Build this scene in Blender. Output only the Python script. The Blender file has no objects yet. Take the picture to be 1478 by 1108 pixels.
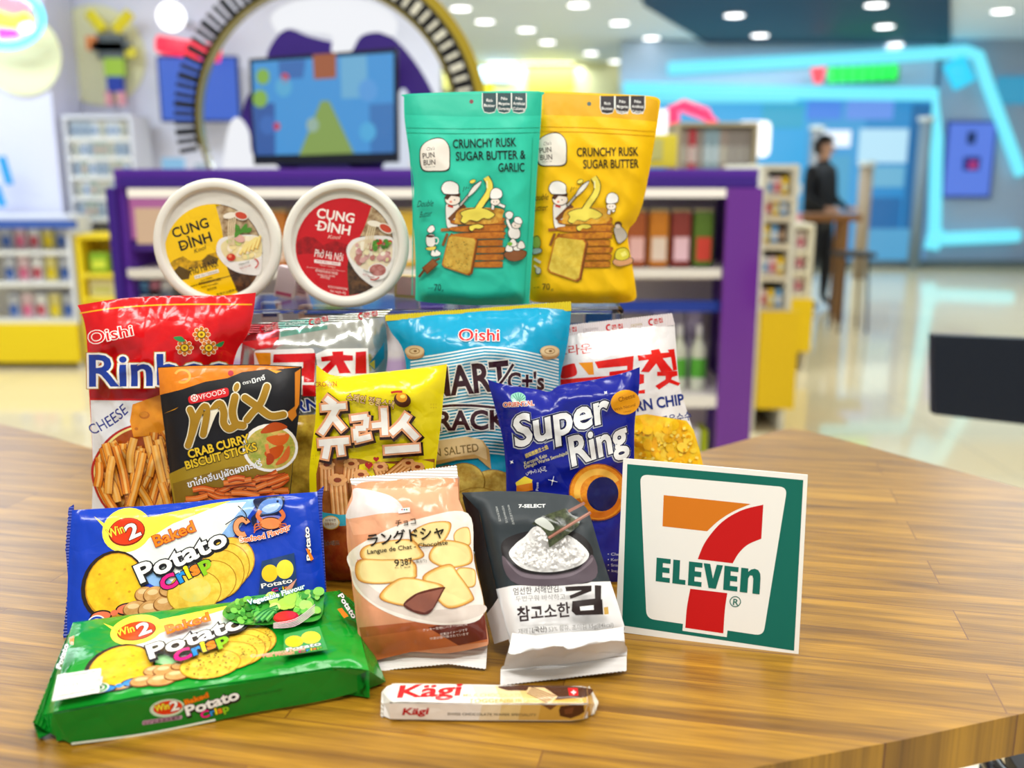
import bpy, bmesh, math, random
import numpy as np
from mathutils import Vector
from mathutils.geometry import tessellate_polygon

# ------------------------------------------------------------------ camera
FPX, CX, CY = 1400.0, 739.0, 554.0
PITCH = math.radians(12.5)
CAM = np.array([0.0, 0.0, 1.366])
TZ = 0.95                                    # table top height
sc = bpy.context.scene
COL = sc.collection
_cp, _sp = math.cos(PITCH), math.sin(PITCH)
cam = bpy.data.cameras.new('camera')
camo = bpy.data.objects.new('camera', cam)
COL.objects.link(camo)
camo.location = CAM.tolist()
camo.rotation_euler = (math.pi / 2 - PITCH, 0, 0)
cam.sensor_width = 36.0
cam.lens = FPX / 1478 * 36.0
cam.clip_end = 100
cam.clip_start = 0.05
cam.dof.use_dof = True
cam.dof.focus_distance = 0.915
cam.dof.aperture_fstop = (FPX / 1478 * 0.036) / (13.5 / FPX)
sc.camera = camo
sc.view_settings.view_transform = 'Standard'
sc.view_settings.look = 'None'
sc.view_settings.gamma = 1.0
sc.view_settings.use_curve_mapping = False
sc.view_settings.exposure = 0.0
WORLD, KEY = 0.6, 1.1


def rays(px, py):
    a = (np.asarray(px, float) - CX) / FPX
    b = (CY - np.asarray(py, float)) / FPX
    return np.stack([a, _cp + b * _sp, -_sp + b * _cp], -1)


def W(px, py, Y):                            # the point at distance Y seen in that direction
    d = rays(px, py)
    return CAM + d * (Y / d[..., 1:2] if d.ndim > 1 else Y / d[1])


def WZ(px, py, z=TZ):                        # the point at height z
    d = rays(px, py)
    t = (z - CAM[2]) / d[..., 2]
    return CAM + d * (t[..., None] if d.ndim > 1 else t)


# ------------------------------------------------------------------ materials
def lin(c):
    if isinstance(c, str):
        c = c.lstrip('#')
        c = [int(c[i:i + 2], 16) / 255 for i in (0, 2, 4)]
        return tuple((v / 12.92 if v <= .04045 else ((v + .055) / 1.055) ** 2.4) for v in c)
    return tuple(c)


_MC = {}


def mat(color, kind='film', c2=None, scale=60.0, emit=0.0):
    key = (color, kind, c2, scale, emit)
    if key in _MC:
        return _MC[key]
    m = bpy.data.materials.new('%s_%s' % (kind, str(color).strip('#')))
    m.use_nodes = True
    nt = m.node_tree
    N = nt.nodes
    L = nt.links
    b = N['Principled BSDF']
    rgb = lin(color)
    b.inputs['Base Color'].default_value = (*rgb, 1)
    tc = N.new('ShaderNodeTexCoord')

    def noise(sc_, det=3.0, rough=.55):
        n = N.new('ShaderNodeTexNoise')
        n.inputs['Scale'].default_value = sc_
        n.inputs['Detail'].default_value = det
        n.inputs['Roughness'].default_value = rough
        L.new(tc.outputs['Object'], n.inputs['Vector'])
        return n

    def bump(src, st, dist):
        bp = N.new('ShaderNodeBump')
        bp.inputs['Strength'].default_value = st
        bp.inputs['Distance'].default_value = dist
        L.new(src, bp.inputs['Height'])
        L.new(bp.outputs['Normal'], b.inputs['Normal'])
        return bp
    def crinkle(rough, spec):
        b.inputs['Roughness'].default_value = rough
        b.inputs['Specular IOR Level'].default_value = spec
        n = noise(42, 2.5, .5)
        ds = N.new('ShaderNodeVectorMath')
        ds.operation = 'MULTIPLY_ADD'
        ds.inputs[1].default_value = (.012, .012, .012)
        L.new(n.outputs['Color'], ds.inputs[0])
        L.new(tc.outputs['Object'], ds.inputs[2])
        v = N.new('ShaderNodeTexVoronoi')
        v.feature = 'DISTANCE_TO_EDGE'
        v.inputs['Scale'].default_value = 34
        L.new(ds.outputs[0], v.inputs['Vector'])
        mr = N.new('ShaderNodeMapRange')
        mr.inputs['From Max'].default_value = .16
        L.new(v.outputs['Distance'], mr.inputs['Value'])
        sm = N.new('ShaderNodeMath')
        sm.operation = 'MULTIPLY_ADD'
        sm.inputs[1].default_value = .22
        L.new(mr.outputs['Result'], sm.inputs[0])
        L.new(n.outputs['Fac'], sm.inputs[2])
        bump(sm.outputs[0], .5, .0022)
    if kind == 'film':
        crinkle(.19, .42)
    elif kind == 'satin':
        b.inputs['Roughness'].default_value = .42
        b.inputs['Specular IOR Level'].default_value = .32
        n = noise(45, 2, .5)
        bump(n.outputs['Fac'], .35, .002)
    elif kind == 'foil':
        b.inputs['Roughness'].default_value = .2
        b.inputs['Metallic'].default_value = .92
        n = noise(20, 2, .5)
        bump(n.outputs['Fac'], .75, .005)
    elif kind == 'seal':                      # vertical crimps
        b.inputs['Roughness'].default_value = .3
        w = N.new('ShaderNodeTexWave')
        w.bands_direction = 'X'
        w.inputs['Scale'].default_value = 160
        w.inputs['Distortion'].default_value = .6
        L.new(tc.outputs['Object'], w.inputs['Vector'])
        bump(w.outputs['Fac'], .6, .0008)
    elif kind in ('sealh', 'foilseal'):       # horizontal crimps
        b.inputs['Roughness'].default_value = .3
        if kind == 'foilseal':
            b.inputs['Metallic'].default_value = .85
            b.inputs['Roughness'].default_value = .22
        w = N.new('ShaderNodeTexWave')
        w.bands_direction = 'Z'
        w.inputs['Scale'].default_value = 130
        w.inputs['Distortion'].default_value = .8
        L.new(tc.outputs['Object'], w.inputs['Vector'])
        bump(w.outputs['Fac'], .6, .0008)
    elif kind == 'food':
        n = noise(scale, 4, .65)
        r = N.new('ShaderNodeValToRGB')
        r.color_ramp.elements[0].position = .36
        r.color_ramp.elements[1].position = .62
        r.color_ramp.elements[0].color = (*lin(c2 or color), 1)
        r.color_ramp.elements[1].color = (*rgb, 1)
        L.new(n.outputs['Fac'], r.inputs['Fac'])
        L.new(r.outputs['Color'], b.inputs['Base Color'])
        crinkle(.22, .4)
    elif kind == 'plain':
        b.inputs['Roughness'].default_value = .5
        b.inputs['Specular IOR Level'].default_value = .3
    elif kind == 'gloss':
        b.inputs['Roughness'].default_value = .15
    elif kind == 'metal':
        b.inputs['Roughness'].default_value = .3
        b.inputs['Metallic'].default_value = .9
    elif kind == 'lid':
        b.inputs['Roughness'].default_value = .3
        b.inputs['Subsurface Weight'].default_value = .3
        b.inputs['Subsurface Radius'].default_value = (.01, .01, .01)
        b.inputs['Subsurface Scale'].default_value = .3
    elif kind == 'clear':
        b.inputs['Roughness'].default_value = .03
        b.inputs['Transmission Weight'].default_value = 1.0
        b.inputs['IOR'].default_value = 1.12
    elif kind == 'emit':
        b.inputs['Emission Color'].default_value = (*rgb, 1)
        b.inputs['Emission Strength'].default_value = emit
        b.inputs['Base Color'].default_value = (.02, .02, .02, 1)
    _MC[key] = m
    return m


# ------------------------------------------------------------------ scene bookkeeping
def empty(name, loc, label=None, cat=None, group=None):
    o = bpy.data.objects.new(name, None)
    o.empty_display_size = .02
    COL.objects.link(o)
    o.location = [float(v) for v in loc]
    tag(o, label, cat, group)
    return o


def tag(o, label=None, cat=None, group=None, kind=None):
    if label:
        o['label'] = label
    if cat:
        o['category'] = cat
    if group:
        o['group'] = group
    if kind:
        o['kind'] = kind
    return o


# ------------------------------------------------------------------ frames and panels
class Frame:
    def __init__(s, O, yaw=0, lean=0):
        a, l = math.radians(yaw), math.radians(lean)
        s.O = np.asarray(O, float)
        s.X = np.array([math.cos(a), math.sin(a), 0])
        s.N = np.array([math.sin(a) * math.cos(l), -math.cos(a) * math.cos(l), math.sin(l)])
        s.Y = np.array([-math.sin(a) * math.sin(l), math.cos(a) * math.sin(l), math.cos(l)])
        s.M = np.stack([s.X, s.Y, s.N])

    def floor_py(s, px, z=TZ + .0015):        # image row where this plane meets the table under column px
        lo, hi = 300.0, 1500.0
        for _ in range(40):
            mid = (lo + hi) / 2
            d = rays(px, mid)
            t = np.dot(s.O - CAM, s.N) / np.dot(d, s.N)
            zz = (CAM + d * t)[2]
            if zz > z:
                lo = mid
            else:
                hi = mid
        return lo


def dens(pts, step=10.0, closed=False):
    pts = [tuple(p) for p in pts]
    out = []
    n = len(pts)
    rng = range(n if closed else n - 1)
    for i in rng:
        a, b = pts[i], pts[(i + 1) % n]
        k = max(1, int(math.hypot(b[0] - a[0], b[1] - a[1]) / step))
        for j in range(k):
            out.append((a[0] + (b[0] - a[0]) * j / k, a[1] + (b[1] - a[1]) * j / k))
    if not closed:
        out.append(pts[-1])
    return out


def cr(pts, closed=True, k=6):               # Catmull-Rom smoothing
    n = len(pts)
    out = []
    for i in range(n if closed else n - 1):
        if closed:
            p = [pts[(i + j - 1) % n] for j in range(4)]
        else:
            p = [pts[max(0, min(n - 1, i + j - 1))] for j in range(4)]
        for q in range(k):
            t = q / k
            out.append(tuple(.5 * (2 * p[1][c] + (p[2][c] - p[0][c]) * t + (2 * p[0][c] - 5 * p[1][c] + 4 * p[2][c] - p[3][c]) * t * t
                                   + (-p[0][c] + 3 * p[1][c] - 3 * p[2][c] + p[3][c]) * t ** 3) for c in (0, 1)))
    if not closed:
        out.append(tuple(pts[-1]))
    return out


def zig(a, b, n, amp):                       # zigzag cut edge
    out = []
    dx, dy = b[0] - a[0], b[1] - a[1]
    L = math.hypot(dx, dy)
    nx, ny = dy / L, -dx / L
    for i in range(2 * n + 1):
        t = i / (2 * n)
        s = amp if i % 2 else 0
        out.append((a[0] + dx * t + nx * s, a[1] + dy * t + ny * s))
    return out


def segdist(poly, x, y):
    best = np.full(x.shape, 1e9)
    for (ax, ay), (bx, by) in zip(poly[:-1], poly[1:]):
        dx, dy = bx - ax, by - ay
        L2 = dx * dx + dy * dy + 1e-18
        t = np.clip(((x - ax) * dx + (y - ay) * dy) / L2, 0, 1)
        best = np.minimum(best, np.hypot(x - ax - t * dx, y - ay - t * dy))
    return best


def inside(poly, x, y):
    r = np.zeros(x.shape, bool)
    n = len(poly)
    for i in range(n):
        ax, ay = poly[i]
        bx, by = poly[(i + 1) % n]
        if ay == by:
            continue
        c = ((ay > y) != (by > y)) & (x < (bx - ax) * (y - ay) / (by - ay) + ax)
        r ^= c
    return r


_FONT_CACHE = {}


def text_tris(s, weight=0.0):
    key = (s, weight)
    if key in _FONT_CACHE:
        return _FONT_CACHE[key]
    cu = bpy.data.curves.new('t', 'FONT')
    cu.body = s
    cu.size = 1.0
    cu.offset = weight
    cu.resolution_u = 3
    ob = bpy.data.objects.new('t', cu)
    COL.objects.link(ob)
    dg = bpy.context.evaluated_depsgraph_get()
    me = bpy.data.meshes.new_from_object(ob.evaluated_get(dg))
    v = np.empty(len(me.vertices) * 3)
    me.vertices.foreach_get('co', v)
    v = v.reshape(-1, 3)[:, :2].copy()
    f = [tuple(p.vertices) for p in me.polygons]
    bpy.data.objects.remove(ob)
    bpy.data.curves.remove(cu)
    bpy.data.meshes.remove(me)
    _FONT_CACHE[key] = (v, f)
    return v, f


CAPH = 0.7


class Panel:
    """A sheet on a plane, puffed along its normal; artwork is cut to the same lattice and laid on it."""

    def __init__(s, fr, top, right, bottom, left, T=.02, R=(.03, .03, .03, .03), wr=.0006, base='#ffffff', kind='film',
                 back=('pillow', .015), pleat=(0, 0), seed=1, name='bag_body', h=.004, c2=None, body=True, pw=.9, matobj=None):
        s.fr, s.T, s.R, s.wr, s.back, s.pleat, s.h, s.kind, s.body, s.pw = fr, T, R, wr, back, pleat, h, kind, body, pw
        s.name = name
        rnd = random.Random(seed)
        s.rnd = rnd
        s.waves = [(2 * math.pi / rnd.uniform(.025, .07), rnd.uniform(0, math.pi), rnd.uniform(0, 6.28), rnd.uniform(.5, 1)) for _ in range(5)]
        s.lat = None
        flat = lambda pl: [tuple(q) for q in s.p2l(np.array(dens(pl, 8)), flat=True)]
        s.sides = [flat(left), flat(right), flat(top), flat(bottom)]
        px = dens(list(top), 8) + dens(list(right), 8)[1:] + dens(list(bottom), 8)[::-1][1:] + dens(list(left), 8)[::-1][1:-1]
        s.outpx = px
        s.out = [tuple(q) for q in s.p2l(np.array(px), flat=True)]
        s.corners = [tuple(top[0]), tuple(top[-1]), tuple(bottom[-1]), tuple(bottom[0])]
        o = np.array(s.out)
        s.x0, s.y0 = (np.floor(o.min(0) / s.h) - 3)
        n = np.ceil(o.max(0) / s.h) + 4 - np.array([s.x0, s.y0])
        gx = (s.x0 + np.arange(int(n[0]))) * s.h
        gy = (s.y0 + np.arange(int(n[1]))) * s.h
        GX, GY = np.meshgrid(gx, gy, indexing='ij')
        s.lat = s.D(GX, GY)
        s.gx, s.gy = np.gradient(s.lat, s.h)
        s.items = []                          # (verts local Nx2, faces, material, offset, back)
        s.mats = []
        s.layer = 0
        s.Z = (0, 0, 1)
        s.basemat = matobj or mat(base, kind, c2)
        if body:
            v, f = s.polytris(s.out)
            s.add_local(v, f, s.basemat, 0.0, True)

    # depth field
    def G(s, x, y):
        g = np.ones(x.shape)
        for sd, R in zip(s.sides, s.R):
            if R > 0:
                t = np.clip(segdist(sd, x, y) / R, 0, 1)
                g = g * np.sin(t * math.pi / 2) ** s.pw
        return g * inside(s.out, x, y)

    def D(s, x, y):
        if s.T == 0 and s.wr == 0:
            return np.zeros(x.shape)
        g = s.G(x, y)
        d = s.T * g
        if s.wr:
            w = 0
            for k, a, ph, am in s.waves:
                u = x * math.cos(a) + y * math.sin(a)
                v = -x * math.sin(a) + y * math.cos(a)
                w = w + am * (1 - np.abs(np.sin(k * .5 * u + ph + .8 * np.sin(v * 40 + ph))) ** .7 * 2)
            d = d + s.wr * w * g
        for idx, A in ((2, s.pleat[0]), (3, s.pleat[1])):
            if A:
                t = segdist(s.sides[idx], x, y)
                e = np.exp(-t / .018) * np.clip(t / .006, 0, 1) * np.clip(g * 4, 0, 1)
                d = d + A * e * (np.sin(x * 330 + 3 * np.sin(x * 90)) + .6 * np.sin(x * 610 + 1.3))
        return d

    def Gl(s, A, x, y):
        u = np.clip(x / s.h - s.x0, 0, A.shape[0] - 1.001)
        v = np.clip(y / s.h - s.y0, 0, A.shape[1] - 1.001)
        i = np.floor(u).astype(int)
        j = np.floor(v).astype(int)
        fx, fy = u - i, v - j
        return A[i, j] * (1 - fx) * (1 - fy) + A[i + 1, j] * fx * (1 - fy) + A[i, j + 1] * (1 - fx) * fy + A[i + 1, j + 1] * fx * fy

    def Dl(s, x, y):
        if s.lat is None:
            return np.zeros(x.shape)
        u = x / s.h - s.x0
        v = y / s.h - s.y0
        nx, ny = s.lat.shape
        u = np.clip(u, 0, nx - 1.001)
        v = np.clip(v, 0, ny - 1.001)
        i = np.floor(u).astype(int)
        j = np.floor(v).astype(int)
        fx, fy = u - i, v - j
        a, b, c, d = s.lat[i, j], s.lat[i + 1, j], s.lat[i, j + 1], s.lat[i + 1, j + 1]
        return np.where(fx + fy <= 1, a + (b - a) * fx + (c - a) * fy, d + (c - d) * (1 - fx) + (b - d) * (1 - fy))

    def p2l(s, P, flat=False):
        d = rays(P[:, 0], P[:, 1]) @ s.fr.M.T
        o = (CAM - s.fr.O) @ s.fr.M.T
        t = -o[2] / d[:, 2]
        if not flat:
            for _ in range(8):
                x, y = o[0] + t * d[:, 0], o[1] + t * d[:, 1]
                t = .3 * t + .7 * (s.Dl(x, y) - o[2]) / d[:, 2]
        return np.stack([o[0] + t * d[:, 0], o[1] + t * d[:, 1]], -1)

    def polytris(s, pts):
        tr = tessellate_polygon([[Vector((p[0], p[1], 0)) for p in pts]])
        return np.array([p[:2] for p in pts], float), [tuple(t) for t in tr]

    def add_local(s, v, f, m, off, back=False, clip=False):
        bm = bmesh.new()
        vs = [bm.verts.new((p[0], p[1], 0)) for p in v]
        for t in f:
            try:
                bm.faces.new([vs[i] for i in t])
            except ValueError:
                pass
        h = s.h
        if clip:
            q = [s.p2l(np.array([c]), flat=True)[0] for c in s.corners]
            cen = sum(q) / 4
            for i in range(4):
                a, b = q[i], q[(i + 1) % 4]
                n = np.array([b[1] - a[1], a[0] - b[0]])
                if np.dot(cen - a, n) > 0:
                    n = -n
                bmesh.ops.bisect_plane(bm, geom=bm.verts[:] + bm.edges[:] + bm.faces[:], plane_co=(a[0], a[1], 0), plane_no=(n[0], n[1], 0), clear_outer=True)
        if not bm.verts:
            bm.free()
            return
        if s.T or s.wr:
            A = np.array([w.co[:2] for w in bm.verts])
            for nv, vals in (((1, 0), A[:, 0]), ((0, 1), A[:, 1]), ((1, 1), A[:, 0] + A[:, 1])):
                for k in range(int(math.floor(vals.min() / h)) + 1, int(math.ceil(vals.max() / h))):
                    co = (k * h, 0, 0) if nv[0] else (0, k * h, 0)
                    bmesh.ops.bisect_plane(bm, geom=bm.verts[:] + bm.edges[:] + bm.faces[:], dist=1e-7, plane_co=co, plane_no=(nv[0], nv[1], 0))
        bm.verts.index_update()
        V = np.array([w.co[:2] for w in bm.verts])
        Fc = [tuple(w.index for w in fa.verts) for fa in bm.faces]
        bd = [(e.verts[0].index, e.verts[1].index) for e in bm.edges if len(e.link_faces) == 1] if back else None
        bm.free()
        if m not in s.mats:
            s.mats.append(m)
        s.items.append((V, Fc, s.mats.index(m), off, bd))

    # ---- artwork, in coordinates of the current zoom
    def z(s, ox, oy, k):
        s.Z = (ox, oy, k)
        return s

    def tp(s, pts):
        ox, oy, k = s.Z
        return [(ox + x * k, oy + y * k) for x, y in pts]

    def nxt(s, off):
        s.layer += 1
        return s.layer * .00003 + .00003 + off

    def p(s, pts, c, kind=None, smooth=False, off=0, clip=False, c2=None, scale=60):
        if smooth:
            pts = cr(pts)
        px = dens(s.tp(pts), 7, True)
        L = s.p2l(np.array(px))
        v, f = s.polytris([tuple(q) for q in L])
        m = c if isinstance(c, bpy.types.Material) else mat(c, kind or s.dk(), c2, scale)
        s.add_local(v, f, m, s.nxt(off), clip=clip)
        return s

    def dk(s):
        return s.kind if s.kind in ('film', 'satin', 'plain', 'gloss') else 'film'

    def e(s, cx, cy, rx, ry, c, rot=0, a0=0, a1=360, n=28, **kw):
        a = math.radians(rot)
        pts = []
        for i in range(n):
            t = math.radians(a0 + (a1 - a0) * i / (n if a1 - a0 >= 360 else n - 1))
            x, y = rx * math.cos(t), ry * math.sin(t)
            pts.append((cx + x * math.cos(a) - y * math.sin(a), cy + x * math.sin(a) + y * math.cos(a)))
        return s.p(pts, c, **kw)

    def s_(s, pts, w, c, smooth=True, taper=False, **kw):
        if smooth and len(pts) > 2:
            pts = cr(pts, False)
        n = len(pts)
        Lf, Rt = [], []
        for i in range(n):
            a, b = pts[max(0, i - 1)], pts[min(n - 1, i + 1)]
            dx, dy = b[0] - a[0], b[1] - a[1]
            L = math.hypot(dx, dy) or 1
            ww = w / 2
            if taper:
                ww *= max(.15, 1 - i / (n - 1)) if taper == 1 else max(.2, math.sin(math.pi * (i + .5) / n))
            nx, ny = -dy / L * ww, dx / L * ww
            Lf.append((pts[i][0] + nx, pts[i][1] + ny))
            Rt.append((pts[i][0] - nx, pts[i][1] - ny))
        return s.p(Lf + Rt[::-1], c, **kw)

    def ring(s, cx, cy, rx, ry, w, c, rot=0, a0=0, a1=359.9, **kw):
        a = math.radians(rot)
        pts = []
        for i in range(37):
            t = math.radians(a0 + (a1 - a0) * i / 36)
            x, y = rx * math.cos(t), ry * math.sin(t)
            pts.append((cx + x * math.cos(a) - y * math.sin(a), cy + x * math.sin(a) + y * math.cos(a)))
        return s.s_(pts, w, c, smooth=False, **kw)

    def t(s, body, x0, y0, x1, y1, h, c, w=0.0, shear=0.0, bend=0.0, rise=0.0, out=None, ow=.05, kind=None, off=0, sh=None, grow=0.0):
        """lettering from baseline start to baseline end, cap height h; out = outline colour behind it"""
        v0, _ = text_tris(body, 0.0)
        mn, mx = v0[:, 0].min(), v0[:, 0].max()
        L = math.hypot(x1 - x0, y1 - y0)
        ux, uy = (x1 - x0) / L, (y1 - y0) / L
        if any(ord(q) > 0x2E80 for q in body):
            h = h * .8
        jobs = []
        if sh:
            jobs.append((sh[0], w + ow, sh[1], sh[2]))
        if out:
            jobs.append((out, w + ow, 0, 0))
        jobs.append((c, w, 0, 0))
        for colr, wt, ddx, ddy in jobs:
            v, f = text_tris(body, wt)
            tt = (v[:, 0] - mn) / (mx - mn)
            hh = h / CAPH * (1 + grow * (tt - .5))
            X = tt * L + v[:, 1] * h / CAPH * shear
            Y = v[:, 1] * hh + bend * 4 * tt * (1 - tt) + rise * tt
            px = x0 + ux * X + uy * Y + ddx
            py = y0 + uy * X - ux * Y + ddy
            ox, oy, k = s.Z
            P = np.stack([ox + px * k, oy + py * k], -1)
            loc = s.p2l(P)
            m = colr if isinstance(colr, bpy.types.Material) else mat(colr, kind or s.dk())
            s.add_local(loc, f, m, s.nxt(off))
        return s

    # ---- mesh
    def word(s, body, x0, y0, x1, y1, h, cols, w=0.0, out=None, ow=.05):
        """a word whose letters each have their own colour"""
        ends = [0.0]
        for k in range(len(body)):
            ends.append(text_tris(body[:k + 1])[0][:, 0].max())
        tot = ends[-1]
        for k, ch in enumerate(body):
            v = text_tris(ch)[0]
            wd = v[:, 0].max() - v[:, 0].min()
            b_ = ends[k + 1] / tot
            a_ = (ends[k + 1] - wd) / tot
            s.t(ch, x0 + (x1 - x0) * a_, y0 + (y1 - y0) * a_, x0 + (x1 - x0) * b_, y0 + (y1 - y0) * b_, h, cols[k], w=w, out=out, ow=ow)
        return s

    def build(s, parent, origin):
        VV, FF, MI, NN = [], [], [], []
        base = 0
        X, Y, N, O = s.fr.X, s.fr.Y, s.fr.N, s.fr.O
        e = .001
        for V, Fc, mi, off, bd in s.items:
            x, y = V[:, 0], V[:, 1]
            d = s.Dl(x, y)
            Pw = O + x[:, None] * X + y[:, None] * Y + (d + off)[:, None] * N
            gx, gy = s.Gl(s.gx, x, y), s.Gl(s.gy, x, y)
            gx = np.clip(gx, -1.5, 1.5)
            gy = np.clip(gy, -1.5, 1.5)
            n = N - gx[:, None] * X - gy[:, None] * Y
            n /= np.linalg.norm(n, axis=1)[:, None]
            VV.append(Pw)
            NN.append(n)
            for fa in Fc:
                # keep faces turned to the front
                a, b, c = V[fa[0]], V[fa[1]], V[fa[2]]
                cr_ = (b[0] - a[0]) * (c[1] - a[1]) - (b[1] - a[1]) * (c[0] - a[0])
                FF.append(tuple(base + i for i in (fa if cr_ > 0 else fa[::-1])))
                MI.append(mi)
            nv = len(V)
            if bd is not None:
                bt, bT = s.back
                if bt == 'pillow':
                    db = -bT * s.G(x, y) - .0002
                else:
                    db = np.full(x.shape, -bT)
                B = O + x[:, None] * X + y[:, None] * Y + db[:, None] * N
                VV.append(B)
                NN.append(np.repeat(-N[None], nv, 0))
                for fa in Fc:
                    a, b, c = V[fa[0]], V[fa[1]], V[fa[2]]
                    cr_ = (b[0] - a[0]) * (c[1] - a[1]) - (b[1] - a[1]) * (c[0] - a[0])
                    FF.append(tuple(base + nv + i for i in (fa[::-1] if cr_ > 0 else fa)))
                    MI.append(mi)
                # rim
                ids = sorted({i for ed in bd for i in ed})
                mp = {i: base + 2 * nv + k for k, i in enumerate(ids)}
                k = len(ids)
                cen = Pw.mean(0)
                r = Pw[ids] - cen
                r -= (r @ N)[:, None] * N
                r /= (np.linalg.norm(r, axis=1)[:, None] + 1e-9)
                VV += [Pw[ids], B[ids]]
                NN += [r, r]
                for a, b in bd:
                    q = (mp[a], mp[b], mp[b] + k, mp[a] + k)
                    FF.append(q)
                    MI.append(mi)
                nv = 2 * nv + 2 * k
            base += nv
        V = np.concatenate(VV) - np.asarray(origin)
        Nn = np.concatenate(NN)
        me = bpy.data.meshes.new(s.name)
        me.from_pydata(V.tolist(), [], FF)
        for m in s.mats:
            me.materials.append(m)
        me.polygons.foreach_set('material_index', MI)
        me.polygons.foreach_set('use_smooth', [True] * len(FF))
        me.update()
        me.normals_split_custom_set_from_vertices(Nn.tolist())
        o = bpy.data.objects.new(s.name, me)
        COL.objects.link(o)
        if parent:
            o.parent = parent
        return o


def thing(name, label, cat, panels, group=None, extra=()):
    P = np.concatenate([p.fr.O + np.array([q[0] for q in p.out])[:, None] * p.fr.X + np.array([q[1] for q in p.out])[:, None] * p.fr.Y
                        for p in panels if p.body])
    org = np.array([P[:, 0].mean(), P[:, 1].mean(), P[:, 2].min()])
    root = empty(name, org, label, cat, group)
    for p in panels:
        p.build(root, org)
    for f in extra:
        f(root, org)
    return root


# ------------------------------------------------------------------ plain solids
def mesh_obj(name, V, Fc, m, parent=None, loc=(0, 0, 0), smooth=False):
    me = bpy.data.meshes.new(name)
    me.from_pydata([tuple(float(c) for c in v) for v in V], [], Fc)
    ms = m if isinstance(m, (list, tuple)) else [m]
    for k in ms:
        me.materials.append(k)
    if smooth:
        me.polygons.foreach_set('use_smooth', [True] * len(Fc))
    me.update()
    o = bpy.data.objects.new(name, me)
    COL.objects.link(o)
    o.location = [float(c) for c in loc]
    if parent:
        o.parent = parent
    return o


def bm_obj(name, bm, m, parent=None, loc=(0, 0, 0), smooth=False):
    me = bpy.data.meshes.new(name)
    bmesh.ops.recalc_face_normals(bm, faces=bm.faces[:])
    bm.to_mesh(me)
    bm.free()
    for k in (m if isinstance(m, (list, tuple)) else [m]):
        me.materials.append(k)
    if smooth:
        me.polygons.foreach_set('use_smooth', [True] * len(me.polygons))
    o = bpy.data.objects.new(name, me)
    COL.objects.link(o)
    o.location = [float(c) for c in loc]
    if parent:
        o.parent = parent
    return o


def bx(bm, c, size, bev=0.0, rotz=0.0):
    r = bmesh.ops.create_cube(bm, size=1.0)
    vs = r['verts']
    ca, sa = math.cos(rotz), math.sin(rotz)
    for v in vs:
        x, y, z_ = v.co.x * size[0], v.co.y * size[1], v.co.z * size[2]
        v.co = (c[0] + x * ca - y * sa, c[1] + x * sa + y * ca, c[2] + z_)
    if bev:
        es = list({e for v in vs for e in v.link_edges})
        bmesh.ops.bevel(bm, geom=es, offset=bev, segments=2, affect='EDGES', profile=.5)


def box(name, c, size, m, parent=None, bev=0.0, rotz=0.0, loc=None):
    """box with its origin at its centre bottom unless loc is given (then c is relative to the parent)"""
    bm = bmesh.new()
    if parent:
        bx(bm, c, size, bev, rotz)
        return bm_obj(name, bm, m, parent)
    bx(bm, (0, 0, size[2] / 2), size, bev)
    o = bm_obj(name, bm, m, None, (c[0], c[1], c[2] - size[2] / 2))
    o.rotation_euler.z = rotz
    return o


def tube(bm, pts, r, n=8, closed=False):
    P = [np.asarray(p, float) for p in pts]
    rings = []
    m = len(P)
    up0 = np.array([0, 0, 1.0])
    for i in range(m):
        a = P[(i - 1) % m] if (closed or i > 0) else P[i]
        b = P[(i + 1) % m] if (closed or i < m - 1) else P[i]
        t = b - a
        t /= np.linalg.norm(t) + 1e-12
        u = up0 if abs(t[2]) < .95 else np.array([0, 1.0, 0])
        s1 = np.cross(t, u)
        s1 /= np.linalg.norm(s1)
        s2 = np.cross(s1, t)
        rr = r[i] if isinstance(r, (list, tuple)) else r
        rings.append([bm.verts.new((P[i] + rr * (math.cos(2 * math.pi * k / n) * s1 + math.sin(2 * math.pi * k / n) * s2)).tolist()) for k in range(n)])
    for i in range(m if closed else m - 1):
        A, B = rings[i], rings[(i + 1) % m]
        for k in range(n):
            bm.faces.new((A[k], A[(k + 1) % n], B[(k + 1) % n], B[k]))
    if not closed:
        bm.faces.new(rings[0][::-1])
        bm.faces.new(rings[-1])


def lathe(prof, fr, n=72):
    """profile of (radius, depth along the normal) revolved about the frame's normal; returns verts, faces in world space"""
    V, Fc = [], []
    for r, d in prof:
        for k in range(n):
            a = 2 * math.pi * k / n
            V.append(fr.O + r * math.cos(a) * fr.X + r * math.sin(a) * fr.Y + d * fr.N)
    for i in range(len(prof) - 1):
        for k in range(n):
            Fc.append((i * n + k, i * n + (k + 1) % n, (i + 1) * n + (k + 1) % n, (i + 1) * n + k))
    return V, Fc
# ====================================================================== artwork helpers
BLK, WHT = '#141414', '#f6f5f1'


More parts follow.
